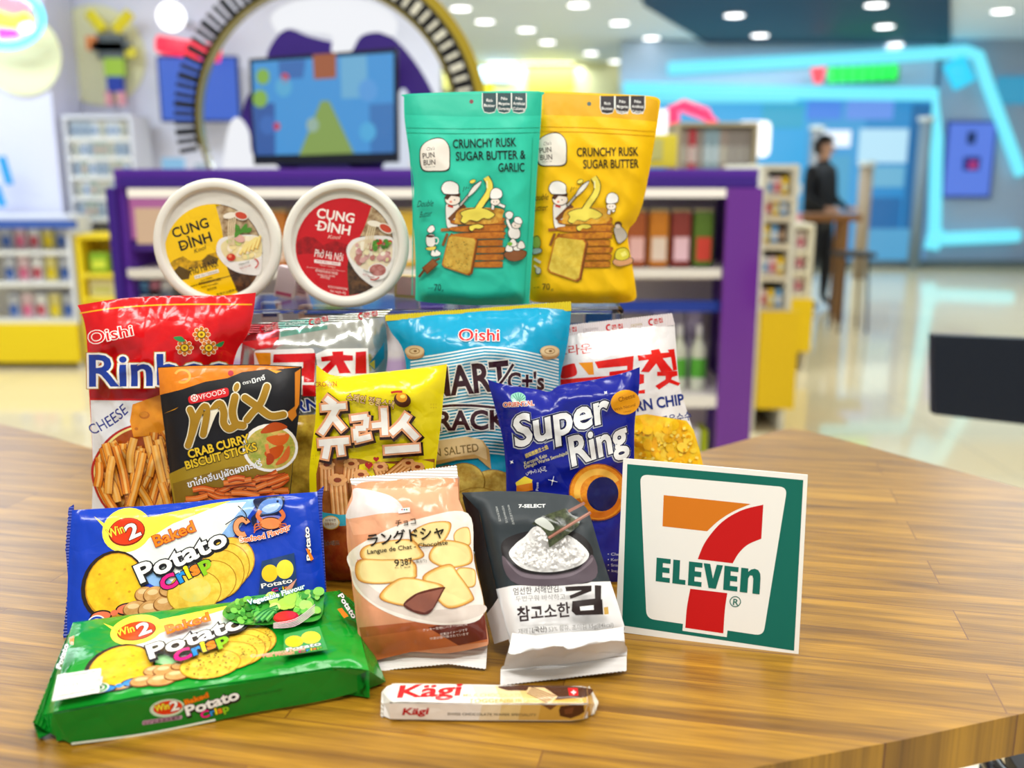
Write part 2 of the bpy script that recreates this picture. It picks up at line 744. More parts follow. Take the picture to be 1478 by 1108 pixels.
def sticks(p, region, n, seed, L=(90, 170), w=26, cols=('#f29a2c', '#e07f1c', '#f6ac45'), dark='#9c4a10', ang=(50, 120), hl='#fcc46a'):
    r = random.Random(seed)
    xs = [q[0] for q in region]
    ys = [q[1] for q in region]
    ra = np.array
    k = 0
    while k < n:
        x, y = r.uniform(min(xs), max(xs)), r.uniform(min(ys), max(ys))
        a = math.radians(r.uniform(*ang))
        l = r.uniform(*L) / 2
        e1 = (x - math.cos(a) * l, y - math.sin(a) * l)
        e2 = (x + math.cos(a) * l, y + math.sin(a) * l)
        if not (inside(region, ra([e1[0]]), ra([e1[1]]))[0] and inside(region, ra([e2[0]]), ra([e2[1]]))[0]):
            continue
        k += 1
        c = r.choice(cols)
        b = r.uniform(-12, 12)
        mid = (x + b * math.sin(a), y - b * math.cos(a))
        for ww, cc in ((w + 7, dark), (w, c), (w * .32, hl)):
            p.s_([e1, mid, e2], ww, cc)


def crisp(p, cx, cy, rx, ry, rot=0, c='#f2cf4e', c2='#e0ac2a', rim='#c88a1c', dots=0, seed=1):
    p.e(cx, cy, rx, ry, rim, rot)
    p.e(cx, cy - ry * .02, rx * .965, ry * .955, c, rot, kind='food', c2=c2, scale=160)
    p.ring(cx, cy, rx * .8, ry * .78, rx * .02, c2, rot, a0=20, a1=200)
    r = random.Random(seed)
    for _ in range(dots):
        a, q = r.uniform(0, 6.28), r.uniform(.1, .82) ** .5
        u, v = rx * q * math.cos(a), ry * q * math.sin(a)
        ca, sa = math.cos(math.radians(rot)), math.sin(math.radians(rot))
        p.e(cx + u * ca - v * sa, cy + u * sa + v * ca, 3.2, 2.2, '#5c5a1c', n=6)


def potato(p, cx, cy, rx, ry, rot=0):
    p.e(cx, cy + ry * .08, rx * 1.06, ry * 1.08, '#7c4a1c', rot)
    p.e(cx, cy, rx, ry, '#d9a262', rot, kind='food', c2='#c48a4c', scale=120)
    p.e(cx - rx * .2, cy - ry * .35, rx * .55, ry * .35, '#ecc48c', rot)
    for dx, dy in ((-.3, .1), (.25, -.1), (.1, .4)):
        p.e(cx + dx * rx, cy + dy * ry, rx * .07, ry * .07, '#7a4a20', n=6)


def cookie(p, pts, c='#f4dc96', rim='#c07a2c', k=.86):
    cx = sum(q[0] for q in pts) / len(pts)
    cy = sum(q[1] for q in pts) / len(pts)
    sh = lambda f: [(cx + (x - cx) * f, cy + (y - cy) * f) for x, y in pts]
    p.p(pts, rim, smooth=True)
    p.p(sh(.96), '#dfa650', smooth=True)
    p.p(sh(.91), '#ecc472', smooth=True)
    p.p(sh(k), c, smooth=True)


def heart(p, x, y, r, c):
    pts = []
    for i in range(24):
        t = i / 24 * 2 * math.pi
        pts.append((x + r * math.sin(t) ** 3, y - r * (.81 * math.cos(t) - .31 * math.cos(2 * t) - .12 * math.cos(3 * t) - .06 * math.cos(4 * t))))
    p.p(pts, c)


def blobs(p, region, n, seed, r0, cols, rim=None, c2=None, sq=.8):
    r = random.Random(seed)
    xs = [q[0] for q in region]
    ys = [q[1] for q in region]
    k = 0
    while k < n:
        x, y = r.uniform(min(xs), max(xs)), r.uniform(min(ys), max(ys))
        if not inside(region, np.array([x]), np.array([y]))[0]:
            continue
        k += 1
        rr = r.uniform(*r0)
        a = r.uniform(0, 180)
        if rim:
            p.e(x, y + rr * .1, rr * 1.1, rr * sq * 1.12, rim, a, n=14)
        p.e(x, y, rr, rr * sq, r.choice(cols), a, n=14)


SIDE = lambda a, b: [a, b]

# ====================================================================== the lettered sign board
fr = Frame(WZ(888, 912), yaw=-14.8, lean=11)
p = Panel(fr, [(899.5, 661.5), (1166, 685.5)], [(1166, 685.5), (1152.5, 946)], [(888, 911), (1152.5, 946)], [(899.5, 661.5), (888, 911)],
          T=0, wr=0, base='#f4f2ea', kind='plain', back=('slab', .005), name='foam_board')
p.z(880, 640, .2887)
GRN, SR, SO = '#03695a', '#c80808', '#d97a12'
p.p([(88, 102), (968, 182), (922, 1035), (62, 908)], GRN)
rc = lambda a, b, c: cr([a, b, c], False, 5)


def rounded(pts, r):
    out = []
    n = len(pts)
    for i in range(n):
        a, b, c = pts[i - 1], pts[i], pts[(i + 1) % n]
        la, lc = math.dist(a, b), math.dist(c, b)
        s0 = (b[0] + (a[0] - b[0]) * r / la, b[1] + (a[1] - b[1]) * r / la)
        s1 = (b[0] + (c[0] - b[0]) * r / lc, b[1] + (c[1] - b[1]) * r / lc)
        for k in range(7):
            t = k / 6
            out.append(((1 - t) ** 2 * s0[0] + 2 * t * (1 - t) * b[0] + t * t * s1[0], (1 - t) ** 2 * s0[1] + 2 * t * (1 - t) * b[1] + t * t * s1[1]))
    return out


p.p(rounded([(152, 153), (888, 218), (768, 960), (184, 874)], 40), '#f4f2ea')
p.p([(368, 880), (592, 912), (585, 967), (364, 935)], '#f4f2ea')
p.p([(270, 257), (705, 302)] + cr([(705, 302), (620, 338), (545, 385), (487, 438)], False) + [(264, 413)], SO)
p.p([(768, 305), (758, 475)] + cr([(758, 475), (690, 505), (645, 548), (615, 598)], False) + [(440, 577)]
    + cr([(440, 577), (480, 488), (560, 393), (660, 333), (768, 305)], False), SR)
p.p([(403, 725), (588, 747)] + cr([(588, 747), (576, 830), (568, 948)], False) + [(378, 920)] + cr([(378, 920), (386, 820), (403, 725)], False), SR)


def q4(u, v, TL=(235, 569), TR=(757, 631), BR=(749, 753), BL=(230, 687)):
    a = (TL[0] + (TR[0] - TL[0]) * u, TL[1] + (TR[1] - TL[1]) * u)
    b = (BL[0] + (BR[0] - BL[0]) * u, BL[1] + (BR[1] - BL[1]) * u)
    return (a[0] + (b[0] - a[0]) * v, a[1] + (b[1] - a[1]) * v)


def glyph(u0, u1, pts):
    p.p([q4(u0 + (u1 - u0) * x, y) for x, y in pts], GRN)


EE = [(0, 0), (1, 0), (1, .2), (.46, .2), (.46, .38), (.95, .38), (.95, .6), (.46, .6), (.46, .8), (1, .8), (1, 1), (0, 1)]
glyph(0, .135, EE)
glyph(.16, .285, [(0, 0), (.52, 0), (.52, .8), (1, .8), (1, 1), (0, 1)])
glyph(.31, .44, EE)
glyph(.45, .635, [(0, 0), (.34, 0), (.52, .6), (.68, 0), (1, 0), (.7, 1), (.32, 1)])
glyph(.65, .785, EE)
glyph(.81, 1.0, [(0, .0), (.36, .0), (.36, .14), (.5, .03), (.68, -.02), (.86, .02), (.97, .16), (1, .36), (1, 1), (.64, 1), (.64, .4), (.58, .27), (.46, .27), (.38, .4), (.38, 1), (0, 1)])
p.ring(628, 789, 26, 25, 4, GRN)
p.t('R', 616, 805, 642, 808, 31, GRN, w=.01)
thing('sign_board', 'white-edged green square board with an orange and red numeral, leaning upright at the right', 'sign', [p])

# ====================================================================== noodle bowls


def bowl(name, label, cx, cy, R, yaw, lean, draw, Y):
    O = W(cx, cy, Y)
    fr = Frame(O, yaw, lean)
    prof = [(0, -.006), (R * .80, -.006), (R * .835, -.005), (R * .85, -.0005), (R * .87, .001), (R * .95, .0005), (R * .985, -.001), (R, -.004), (R * 1.0, -.0075),
            (R * .985, -.009), (R * .965, -.009)]
    body = [(R * .965, -.0085), (R * .955, -.012), (R * .93, -.03), (R * .86, -.055), (R * .78, -.07), (R * .74, -.072), (0, -.072)]
    V, Fc = lathe(prof, fr)
    org = O - np.array([0, 0, R])
    root = empty(name, org, label, 'noodle bowl')
    lid = mesh_obj('lid', [v - org for v in V], Fc, mat('#e9e6da', 'lid'), root, smooth=True)
    V, Fc = lathe(body, fr)
    mesh_obj('bowl_cup', [v - org for v in V], Fc, mat('#f0efe8', 'lid'), root, smooth=True)
    # printed paper disc under the lid rim
    f2 = Frame(O - fr.N * .0055, yaw, lean)
    r2 = R * .835
    px, py = [], []
    for i in range(48):
        a = 2 * math.pi * i / 48
        P = f2.O + r2 * math.cos(a) * f2.X + r2 * math.sin(a) * f2.Y - CAM
        zc = P[1] * _cp - P[2] * _sp
        yc = P[1] * _sp + P[2] * _cp
        px.append(CX + FPX * P[0] / zc)
        py.append(CY - FPX * yc / zc)
    pts = list(zip(px, py))
    # sides: quarter arcs
    top = pts[6:19][::-1]
    left = pts[18:31]
    bottom = pts[30:43]
    right = (pts[42:] + pts[:7])[::-1]
    pl = Panel(f2, top, right, bottom, left, T=0, wr=0, base='#e2dfd2', kind='film', back=('slab', .0003), name='printed_label')
    draw(pl)
    pl.build(lid, org)
    return root


def bowl_art(ox, oy, dx, dy, ty, tr, main, ink, inkc, rot):
    def d(p):
        p.z(210, 240, .2708)
        c = (dx, dy)

        def arc(a0, a1, rx=262, ry=262, n=26, cc=c):
            return [(cc[0] + rx * math.cos(math.radians(a0 + (a1 - a0) * i / n)), cc[1] + ry * math.sin(math.radians(a0 + (a1 - a0) * i / n))) for i in range(n + 1)]
        # photo side
        p.p(arc(-105, 105), '#6b4a2c', kind='food', c2='#2a211c', scale=90)
        p.p(arc(-105, -12, 258, 258) + [(dx + 30, dy - 60), (dx, dy - 60)], '#c9b28a', kind='food', c2='#8a6a45', scale=140)
        # colour side
        p.p(arc(70, 280) + cr([tr[0], tr[1], tr[2], tr[3]], False), main)
        return arc
    return d


def yellow_draw(p):
    arc = bowl_art(0, 0, 362, 462, 0, [(372, 200), (408, 340), (430, 520), (500, 690)], '#f5c808', BLK, BLK, -14)(p)
    # village drawing
    for pts in ([(108, 540), (150, 500), (200, 478), (240, 505), (300, 500), (330, 470), (380, 455), (385, 500), (330, 540), (240, 545), (200, 600), (150, 620)],):
        p.p(pts, '#8c6a10', kind='food', c2='#e0b010', scale=170)
    p.p([(150, 560), (180, 530), (240, 560), (232, 600), (165, 610)], '#5a4410')
    p.p([(300, 500), (340, 470), (390, 490), (380, 520), (310, 525)], '#6a5010')
    p.t('CUNG', 152, 382, 340, 322, 52, BLK, w=.022)
    p.t('DÌNH', 190, 450, 356, 398, 52, BLK, w=.022)
    p.s_([(180, 432), (212, 422)], 6, BLK, smooth=False)
    p.t('Kool', 262, 464, 322, 440, 22, BLK, shear=.3)
    p.t('Phở Hà Nội', 243, 580, 388, 532, 42, BLK, w=.006)
    p.s_([(262, 592), (390, 556)], 18, '#f2efe0', smooth=False)
    p.t('Phở Gà / Chicken', 268, 596, 384, 562, 10, '#5a4a20')
    p.t('Flavour / 即席湯麵', 296, 612, 356, 596, 9, BLK)
    p.t('香辣雞肉風味河粉湯麵', 286, 632, 402, 606, 15, BLK)
    p.t('Instant rice noodles', 300, 648, 388, 626, 11, BLK)
    p.t('請見背面', 330, 664, 380, 650, 13, BLK)
    p.t('食用方法請參考', 380, 690, 492, 662, 15, BLK)
    p.s_([(240, 640), (470, 578)], 3, BLK, smooth=False)
    # bowl of soup
    p.p([(388, 400), (430, 375), (520, 365), (600, 372), (620, 420), (622, 480), (612, 570), (560, 578), (480, 560), (420, 520), (380, 460)], '#eceae2', smooth=True)
    p.p([(404, 418), (450, 385), (540, 372), (612, 392), (622, 440), (612, 480), (540, 500), (460, 505), (415, 470)], '#e8d9a0', smooth=True)
    blobs(p, [(430, 400), (600, 385), (612, 480), (440, 490)], 26, 3, (12, 26), ['#f2df9a', '#dfe2a0', '#f5e9c8', '#c9d47a'])
    for k in range(5):
        p.s_([(505 + k * 22, 470 - k * 8), (530 + k * 20, 430 - k * 12), (575 + k * 8, 395 - k * 6)], 17, '#f4e08a')
        p.s_([(509 + k * 22, 474 - k * 8), (536 + k * 20, 434 - k * 12), (579 + k * 8, 399 - k * 6)], 4, '#d9a030')
    p.e(458, 484, 24, 20, '#c8321c')
    p.e(452, 478, 10, 9, '#f08a5c')
    p.e(503, 384, 30, 20, '#e0b0a0', 20)
    for x0, y0, x1, y1 in ((470, 380, 500, 330), (500, 360, 540, 305), (520, 350, 568, 330), (490, 350, 480, 310)):
        p.s_([(x0, y0), ((x0 + x1) / 2 + 8, (y0 + y1) / 2), (x1, y1)], 26, '#4e8c2c', taper=2)
    for k in range(4):
        p.s_([(448 + k * 9, 420), (444 + k * 10, 350), (450 + k * 11, 265)], 6, '#e6d2a8')
    p.e(452, 262, 36, 16, '#efe6d2', -10)
    p.e(512, 262, 32, 18, '#c8482c', 15)
    p.ring(512, 262, 36, 21, 5, '#efe6d2', 15)
    p.t('Natural', 505, 528, 556, 512, 12, '#2c4a3c')
    p.t('hot broth', 508, 548, 566, 530, 10, '#b02c24')
    p.ring(570, 520, 34, 26, 6, '#cc2a1c', -25, a0=-50, a1=80)


def red_draw(p):
    bowl_art(0, 0, 1062, 430, 0, [(1205, 212), (1160, 340), (1080, 500), (1085, 688)], '#c8141c', BLK, WHT, 5)(p)
    p.p([(806, 400), (850, 372), (900, 380), (945, 420), (1010, 395), (1085, 420), (1080, 470), (960, 475), (880, 465), (808, 470)], '#8c1014', kind='food', c2='#b81418', scale=170)
    p.t('CUNG', 912, 272, 1108, 302, 50, '#f8eee4', w=.024)
    p.t('DÌNH', 916, 338, 1086, 366, 50, '#f8eee4', w=.024)
    p.s_([(906, 314), (938, 320)], 6, '#f8eee4', smooth=False)
    p.t('Kool', 972, 384, 1034, 388, 20, '#f0c8b8', shear=.3)
    p.t('Phở Hà Nội', 900, 480, 1050, 506, 40, '#f8eee4', w=.006)
    p.s_([(900, 504), (1040, 522)], 18, '#f6e2dc', smooth=False)
    p.t('Phở Bò / Beef', 912, 508, 1028, 524, 9, '#a02020')
    p.t('Flavour / Hương vị', 930, 528, 1012, 542, 10, '#f0c8b8')
    p.t('Authentic rice noodle flavour', 858, 540, 1066, 562, 8, '#f0b0a8')
    p.t('香辣越南風味河粉麵', 905, 560, 1024, 578, 15, '#f4d8cc')
    p.t('Instant rice noodle', 918, 578, 1010, 590, 10, '#f4d8cc')
    p.t('請見背面', 932, 592, 982, 602, 13, '#f4d8cc')
    p.t('食用方法請參考背面', 972, 645, 1076, 660, 13, '#f4d8cc')
    p.t('Net weight 68g', 985, 668, 1068, 680, 12, '#f4d8cc')
    p.p([(1072, 460), (1100, 395), (1180, 372), (1260, 370), (1318, 385), (1325, 470), (1300, 560), (1240, 640), (1190, 625), (1120, 560)], '#eeeae2', smooth=True)
    p.p([(1088, 462), (1120, 408), (1190, 388), (1300, 400), (1316, 470), (1290, 530), (1220, 560), (1150, 540), (1105, 500)], '#e6d6b4', smooth=True)
    blobs(p, [(1110, 420), (1300, 410), (1305, 510), (1140, 520)], 46, 8, (10, 24), ['#e8dcae', '#c88a8a', '#d8a8a0', '#f0e8d0', '#b8766c', '#dcd098'])
    blobs(p, [(1210, 390), (1310, 395), (1300, 440), (1220, 440)], 26, 9, (7, 15), ['#4c8a2c', '#78a83c', '#c82c1c', '#3c7024'])
    p.e(1240, 560, 54, 44, '#f0ece4')
    p.e(1240, 552, 44, 32, '#c88c84', kind='food', c2='#a85c54', scale=150)
    for k in range(4):
        p.s_([(1168 + k * 12, 440), (1180 + k * 12, 370), (1200 + k * 11, 300)], 6, '#e6d2a8')
    p.e(1222, 305, 38, 16, '#efe6d2', 10)
    p.e(1282, 330, 34, 18, '#c8482c', 30)
    p.ring(1282, 330, 38, 21, 5, '#efe6d2', 30)
    p.t('Natural', 1165, 560, 1212, 572, 12, '#2c4a3c')
    p.t('hot broth', 1160, 578, 1222, 596, 10, '#b02c24')
    p.ring(1222, 560, 38, 46, 6, '#cc2a1c', 35, a0=10, a1=80)


bowl('noodle_bowl', 'round white instant noodle bowl with a yellow label, stood on its edge', 312, 351.5, .0742, 0, 3, yellow_draw, 1.13)
bowl('noodle_bowl', 'round white instant noodle bowl with a red label, stood on its edge', 498, 352.5, .0735, -2, 3, red_draw, 1.13)

# ====================================================================== stand-up rusk pouches


def rusk_art(p, dx, teal):
    X = lambda x: x + dx
    skin, ln = '#f2e6d8', '#2a241c'

    def blob(pts, c, w=4):
        q = [(X(a), b) for a, b in pts]
        p.p(q, ln, smooth=True)
        cx, cy = sum(a for a, b in q) / len(q), sum(b for a, b in q) / len(q)
        rr = max(math.dist((cx, cy), a) for a in q)
        f = 1 - w / rr
        p.p([(cx + (a - cx) * f, cy + (b - cy) * f) for a, b in q], c, smooth=True)
    # cook with the big knife: stool, legs, coat, head, hat
    p.s_([(X(255), 865), (X(280), 800)], 14, '#8a5424', smooth=False)
    p.s_([(X(320), 850), (X(300), 800)], 12, '#8a5424', smooth=False)
    p.s_([(X(245), 782), (X(325), 776)], 16, '#a8662c', smooth=False)
    blob([(275, 640), (320, 628), (352, 660), (340, 720), (330, 775), (282, 775), (270, 700)], '#f4f0e8')
    p.s_([(X(290), 730), (X(330), 690), (X(372), 650)], 26, '#7a4a28')
    p.e(X(308), 622, 42, 32, ln)
    p.e(X(308), 620, 39, 29, skin)
    p.p([(X(262), 612), (X(280), 585), (X(350), 588), (X(345), 606), (X(300), 600), (X(280), 622)], '#4a2c1c')
    p.e(X(298), 632, 7, 6, '#e88a70', n=10)
    p.e(X(318), 622, 3, 4, ln, n=8)
    blob([(245, 560), (262, 528), (300, 520), (338, 540), (342, 575), (338, 592), (275, 592), (256, 585)], '#f8f6f0')
    p.s_([(X(282), 652), (X(310), 660)], 10, '#c83c2c', smooth=False)
    # bread stack
    base = '#c87820' if teal else '#d08818'
    for k in range(7):
        y = 955 - k * 38
        dx2 = (k % 3) * 6
        q = [(X(400 - dx2), y), (X(560 + dx2), y - 8), (X(572 + dx2), y + 14), (X(560), y + 26), (X(405), y + 24)]
        if k >= 4:
            q = [(X(318 - dx2), y), (X(562 + dx2), y - 14), (X(580), y + 12), (X(565), y + 24), (X(330), y + 26)]
        p.p(q, '#8a4a12', smooth=True)
        cx = sum(a for a, _ in q) / 5
        cy = sum(b for _, b in q) / 5
        p.p([(cx + (a - cx) * .97, cy + (b - cy) * .8) for a, b in q], base, smooth=True, kind='food', c2='#a85c14', scale=200)
    p.p([(X(320), 730), (X(360), 668), (X(560), 668), (X(575), 700), (X(540), 745), (X(345), 750)], '#c88428' if teal else '#e0a020', smooth=True, kind='food', c2='#e8b848', scale=200)
    # front slice
    fs = [(285, 818), (300, 808), (425, 822), (436, 838), (404, 1010), (385, 1022), (262, 980), (250, 965)]
    k = 1.0 if teal else 1.12
    fs = [(X(340 + (a - 340) * k), 915 + (b - 915) * k + (0 if teal else 20)) for a, b in fs]
    p.p([(a + 10, b + 3) for a, b in fs], '#7a4210')
    p.p(fs, '#b86c1c')
    cx, cy = sum(a for a, _ in fs) / 8, sum(b for _, b in fs) / 8
    p.p([(cx + (a - cx) * .93, cy + (b - cy) * .94) for a, b in fs], '#d9b44a' if teal else '#e8cc4e', kind='food', c2='#c89a34' if teal else '#dcb838', scale=180)
    if teal:
        r = random.Random(5)
        for _ in range(34):
            a, b = r.uniform(285, 405), r.uniform(838, 985)
            a -= (b - 838) * .16
            p.e(X(a), b, r.uniform(2, 5), 2.2, '#6a6420', r.uniform(0, 180), n=6)
    # butter puddle and ribbon
    for g, c in ((4, ln), (0, '#f2e05a')):
        pd = [(352, 690), (400, 672), (470, 668), (520, 690), (528, 705), (500, 722), (470, 718), (440, 735), (400, 728), (375, 745), (352, 735), (360, 710)]
        p.p([(X(440 + (a - 440) * (1 + g / 90)), 705 + (b - 705) * (1 + g / 38)) for a, b in pd], c, smooth=True)
        p.s_([(X(430), 688), (X(462), 640), (X(498), 585), (X(505), 540), (X(485), 502)], 30 + 2 * g, c)
        p.s_([(X(458), 690), (X(452), 655), (X(478), 612)], 14 + 2 * g, c)
        pd = [(400, 762), (440, 752), (472, 762), (450, 775), (428, 772), (412, 786), (398, 778)]
        p.p([(X(435 + (a - 435) * (1 + g / 40)), 768 + (b - 768) * (1 + g / 18)) for a, b in pd], c, smooth=True)
        p.e(X(414), 524, 16 + g * .7, 9 + g * .7, c, -20)
    p.s_([(X(490), 520), (X(492), 560)], 8, '#fbf4b0', smooth=False)
    p.s_([(X(345), 655), (X(395), 595)], 17, ln, smooth=False)
    p.s_([(X(347), 652), (X(393), 597)], 10, '#b8b4a8', smooth=False)
    p.s_([(X(388), 606), (X(425), 560), (X(462), 520)], 30, ln, taper=2)
    p.s_([(X(390), 603), (X(425), 561), (X(460), 524)], 22, '#e8e6dc', taper=2)
    for a, b in ((362, 580), (375, 568), (388, 560)):
        p.s_([(X(a), b), (X(a + 8), b - 28 + (a - 362))], 3, ln, smooth=False)
    # small helper cook
    xx = 0 if teal else 45
    yy = 0 if teal else 25
    p.s_([(X(520 + xx), 672 + yy), (X(530 + xx), 640 + yy), (X(588 + xx * .2), 660 + yy)], 20, ln)
    p.s_([(X(520 + xx), 672 + yy), (X(530 + xx), 640 + yy), (X(585 + xx * .2), 659 + yy)], 14, '#f4f0e8')
    p.e(X(534 + xx), 632 + yy, 27, 21, ln)
    p.e(X(534 + xx), 632 + yy, 24, 18, skin)
    p.e(X(526 + xx), 632 + yy, 2.5, 3, ln, n=8)
    p.e(X(542 + xx), 632 + yy, 2.5, 3, ln, n=8)
    blob([(505 + xx, 590 + yy), (520 + xx, 562 + yy), (548 + xx, 558 + yy), (572 + xx, 578 + yy), (566 + xx, 612 + yy), (512 + xx, 618 + yy)], '#f8f6f0')
    if teal:
        blob([(612, 770), (645, 760), (668, 790), (662, 825), (620, 830), (600, 800)], '#f4f0e8')
        p.s_([(618, 775), (600, 735), (606, 705)], 20, ln)
        p.s_([(618, 775), (600, 735), (606, 708)], 14, '#f4f0e8')
        blob([(585, 705), (590, 688), (612, 680), (632, 695), (622, 722), (600, 725)], '#f2f0e8')
        p.e(646, 755, 27, 21, ln)
        p.e(646, 755, 24, 18, skin)
        blob([(632, 728), (640, 712), (664, 712), (680, 735), (672, 752), (640, 745)], '#f8f6f0')
        p.e(640, 758, 2.5, 3, ln, n=8)
        blob([(578, 905), (640, 885), (700, 895), (690, 930), (645, 948), (600, 940)], '#8a5430')
        for a, b in ((608, 878), (650, 872), (672, 862), (628, 850)):
            blob([(a - 22, b + 14), (a - 16, b - 12), (a, b - 26), (a + 16, b - 12), (a + 22, b + 14), (a, b + 22)], '#f2eee4')
        p.e(612, 855, 14, 10, '#7cb83c')
        # mug and garlic
        blob([(185, 760), (205, 755), (215, 780), (190, 800), (170, 785)], '#f4f0e8')
        blob([(168, 812), (210, 806), (214, 865), (172, 868)], '#f4f0e8')
        p.e(190, 815, 20, 7, '#5a3420')
        p.ring(220, 838, 12, 16, 6, '#f4f0e8')
        blob([(165, 876), (220, 868), (212, 888), (175, 890)], '#ecd45c')
        blob([(190, 910), (200, 885), (215, 900), (222, 885), (248, 905), (235, 920), (200, 922)], '#f2eee4')
        p.s_([(128, 1032), (160, 990)], 13, '#6a3c1c', smooth=False)
        p.s_([(215, 945), (240, 932)], 12, '#6a3c1c', smooth=False)
        p.s_([(158, 1000), (218, 948)], 44, '#6a3c1c', smooth=False)
        p.s_([(162, 995), (214, 950)], 34, '#94582c', smooth=False)
    else:
        blob([(1165 - dx, 770), (1200 - dx, 760), (1235 - dx, 800), (1230 - dx, 830), (1190 - dx, 855), (1170 - dx, 810)], '#c8c0b4')
        p.e(1188, 752, 20, 16, '#5a3c28')
        p.e(1186, 762, 14, 11, skin)
        blob([(1158 - dx, 945), (1195 - dx, 925), (1262 - dx, 930), (1262 - dx, 958), (1200 - dx, 975), (1165 - dx, 965)], '#d9a070')
        blob([(1168 - dx, 930), (1180 - dx, 885), (1225 - dx, 875), (1250 - dx, 905), (1240 - dx, 935), (1200 - dx, 945)], '#d8cc3c')
        p.p([(1200, 905), (1225, 892), (1236, 915), (1210, 925)], '#f0e878')
        # half hidden jar, fork and spoon at the left edge
        blob([(735 - dx, 825), (760 - dx, 812), (775 - dx, 840), (768 - dx, 880), (735 - dx, 880)], '#9cb84c')
        blob([(732 - dx, 882), (775 - dx, 878), (780 - dx, 900), (735 - dx, 912)], '#b8c8c0')
        p.s_([(740, 935), (775, 955)], 12, '#e8e4d8', smooth=False)
        p.e(762, 998, 16, 20, ln)
        p.e(762, 998, 13, 17, '#dcd8c8')
        p.s_([(740, 970), (758, 985)], 8, '#e8e4d8', smooth=False)


def badges(p, xs, y0, y1, c):
    tx = (('Rich', 'Butter'), ('No', 'Margarine', 'Shortening'), ('No', 'Artificial', 'Coloring'))
    for (a, b), ls in zip(xs, tx):
        for g, cc in ((4, '#e8ece4'), (0, c)):
            q = [(a - g, y0), (b + g, y0), (b + g, y1 - 30), (b - 8, y1 - 6 + g), ((a + b) / 2, y1 + g), (a + 8, y1 - 6 + g), (a - g, y1 - 30)]
            p.p(q, cc)
        for i, l in enumerate(ls):
            yy = y0 + (46 if len(ls) == 2 else 36) + i * 27
            m = 6 + (10 if len(l) < 3 else 0)
            if len(l) < 5:
                m = 20
            p.t(l, a + m, yy, b - m, yy + 2, 15, '#f4f4ee', w=.008)


def pun_logo(p, x, y):
    for g, c in ((5, '#242018'), (0, '#f2ece0')):
        p.p([(x - g, y + 70), (x + 20 - g, y + 25), (x + 70, y - g), (x + 120, y + 2 - g), (x + 150 + g, y + 40), (x + 154 + g, y + 110), (x + 145 + g, y + 160 + g), (x + 80, y + 168 + g), (x + 12 - g, y + 158 + g)], c, smooth=True)
    p.t("Cha's", x + 32, y + 62, x + 74, y + 58, 18, '#3a3024', shear=.3)
    p.t('PUN', x + 14, y + 104, x + 76, y + 96, 28, '#3a2c20', w=.012)
    p.t('BUN', x + 18, y + 140, x + 80, y + 136, 28, '#3a2c20', w=.012)
    p.t('THE RUSK CAFE', x + 24, y + 152, x + 78, y + 149, 5, '#3a2c20')


# teal
fr = Frame(W(690, 438, 1.125), yaw=3, lean=2)
Q = lambda pts, z=(570, 120, .2708): [(z[0] + a * z[2], z[1] + b * z[2]) for a, b in pts]
top = Q(cr([(48, 72), (62, 58), (400, 45), (765, 42), (785, 66)], False, 4))
right = Q(cr([(785, 66), (778, 200), (760, 440), (748, 640), (735, 860), (722, 1060), (716, 1165)], False))
bottom = Q(cr([(108, 1150), (150, 1165), (400, 1182), (690, 1178), (716, 1165)], False))
left = Q(cr([(48, 72), (52, 200), (78, 380), (100, 540), (96, 700), (108, 900), (110, 1050), (108, 1150)], False))
p = Panel(fr, top, right, bottom, left, T=.017, R=(.022, .022, .085, .018), wr=.0007, base='#2fc8a8', kind='satin', back=('pillow', .02), seed=3, name='pouch_body')
p.z(570, 120, .2708)
p.p([(52, 66), (780, 52), (776, 172), (400, 178), (55, 168)], '#25b899', kind='satin')
for y in (236, 262):
    p.s_([(62, y - 2), (400, y + 2), (770, y - 4)], 7, '#2fc8a8', off=.0007)
p.s_([(72, 300), (95, 620), (92, 1130)], 5, '#27b897', off=.0003)
p.s_([(735, 290), (722, 600), (690, 1140)], 5, '#27b897', off=.0003)
p.e(408, 98, 11, 11, '#7a3038')
badges(p, [(468, 540), (546, 618), (624, 698)], 52, 158, '#133c40')
pun_logo(p, 136, 298)
p.t('CRUNCHY RUSK', 310, 346, 646, 336, 46, BLK, w=.012)
p.t('SUGAR BUTTER &', 326, 412, 696, 402, 46, BLK, w=.012)
p.t('GARLIC', 552, 472, 690, 470, 46, BLK, w=.012)
rusk_art(p, 0, True)
p.t('Double', 118, 660, 202, 655, 34, '#14443c', shear=.35, w=.004)
p.t('Butter', 132, 716, 194, 708, 32, '#14443c', shear=.35, w=.004)
p.t('Net weight', 178, 1094, 204, 1092, 8, BLK)
p.t('70', 210, 1104, 246, 1104, 36, BLK, w=.006)
p.t('g', 250, 1106, 260, 1106, 12, BLK)
thing('snack_pouch', 'tall teal stand-up pouch of rusks with a hang hole, left of the yellow one', 'snack pouch', [p])

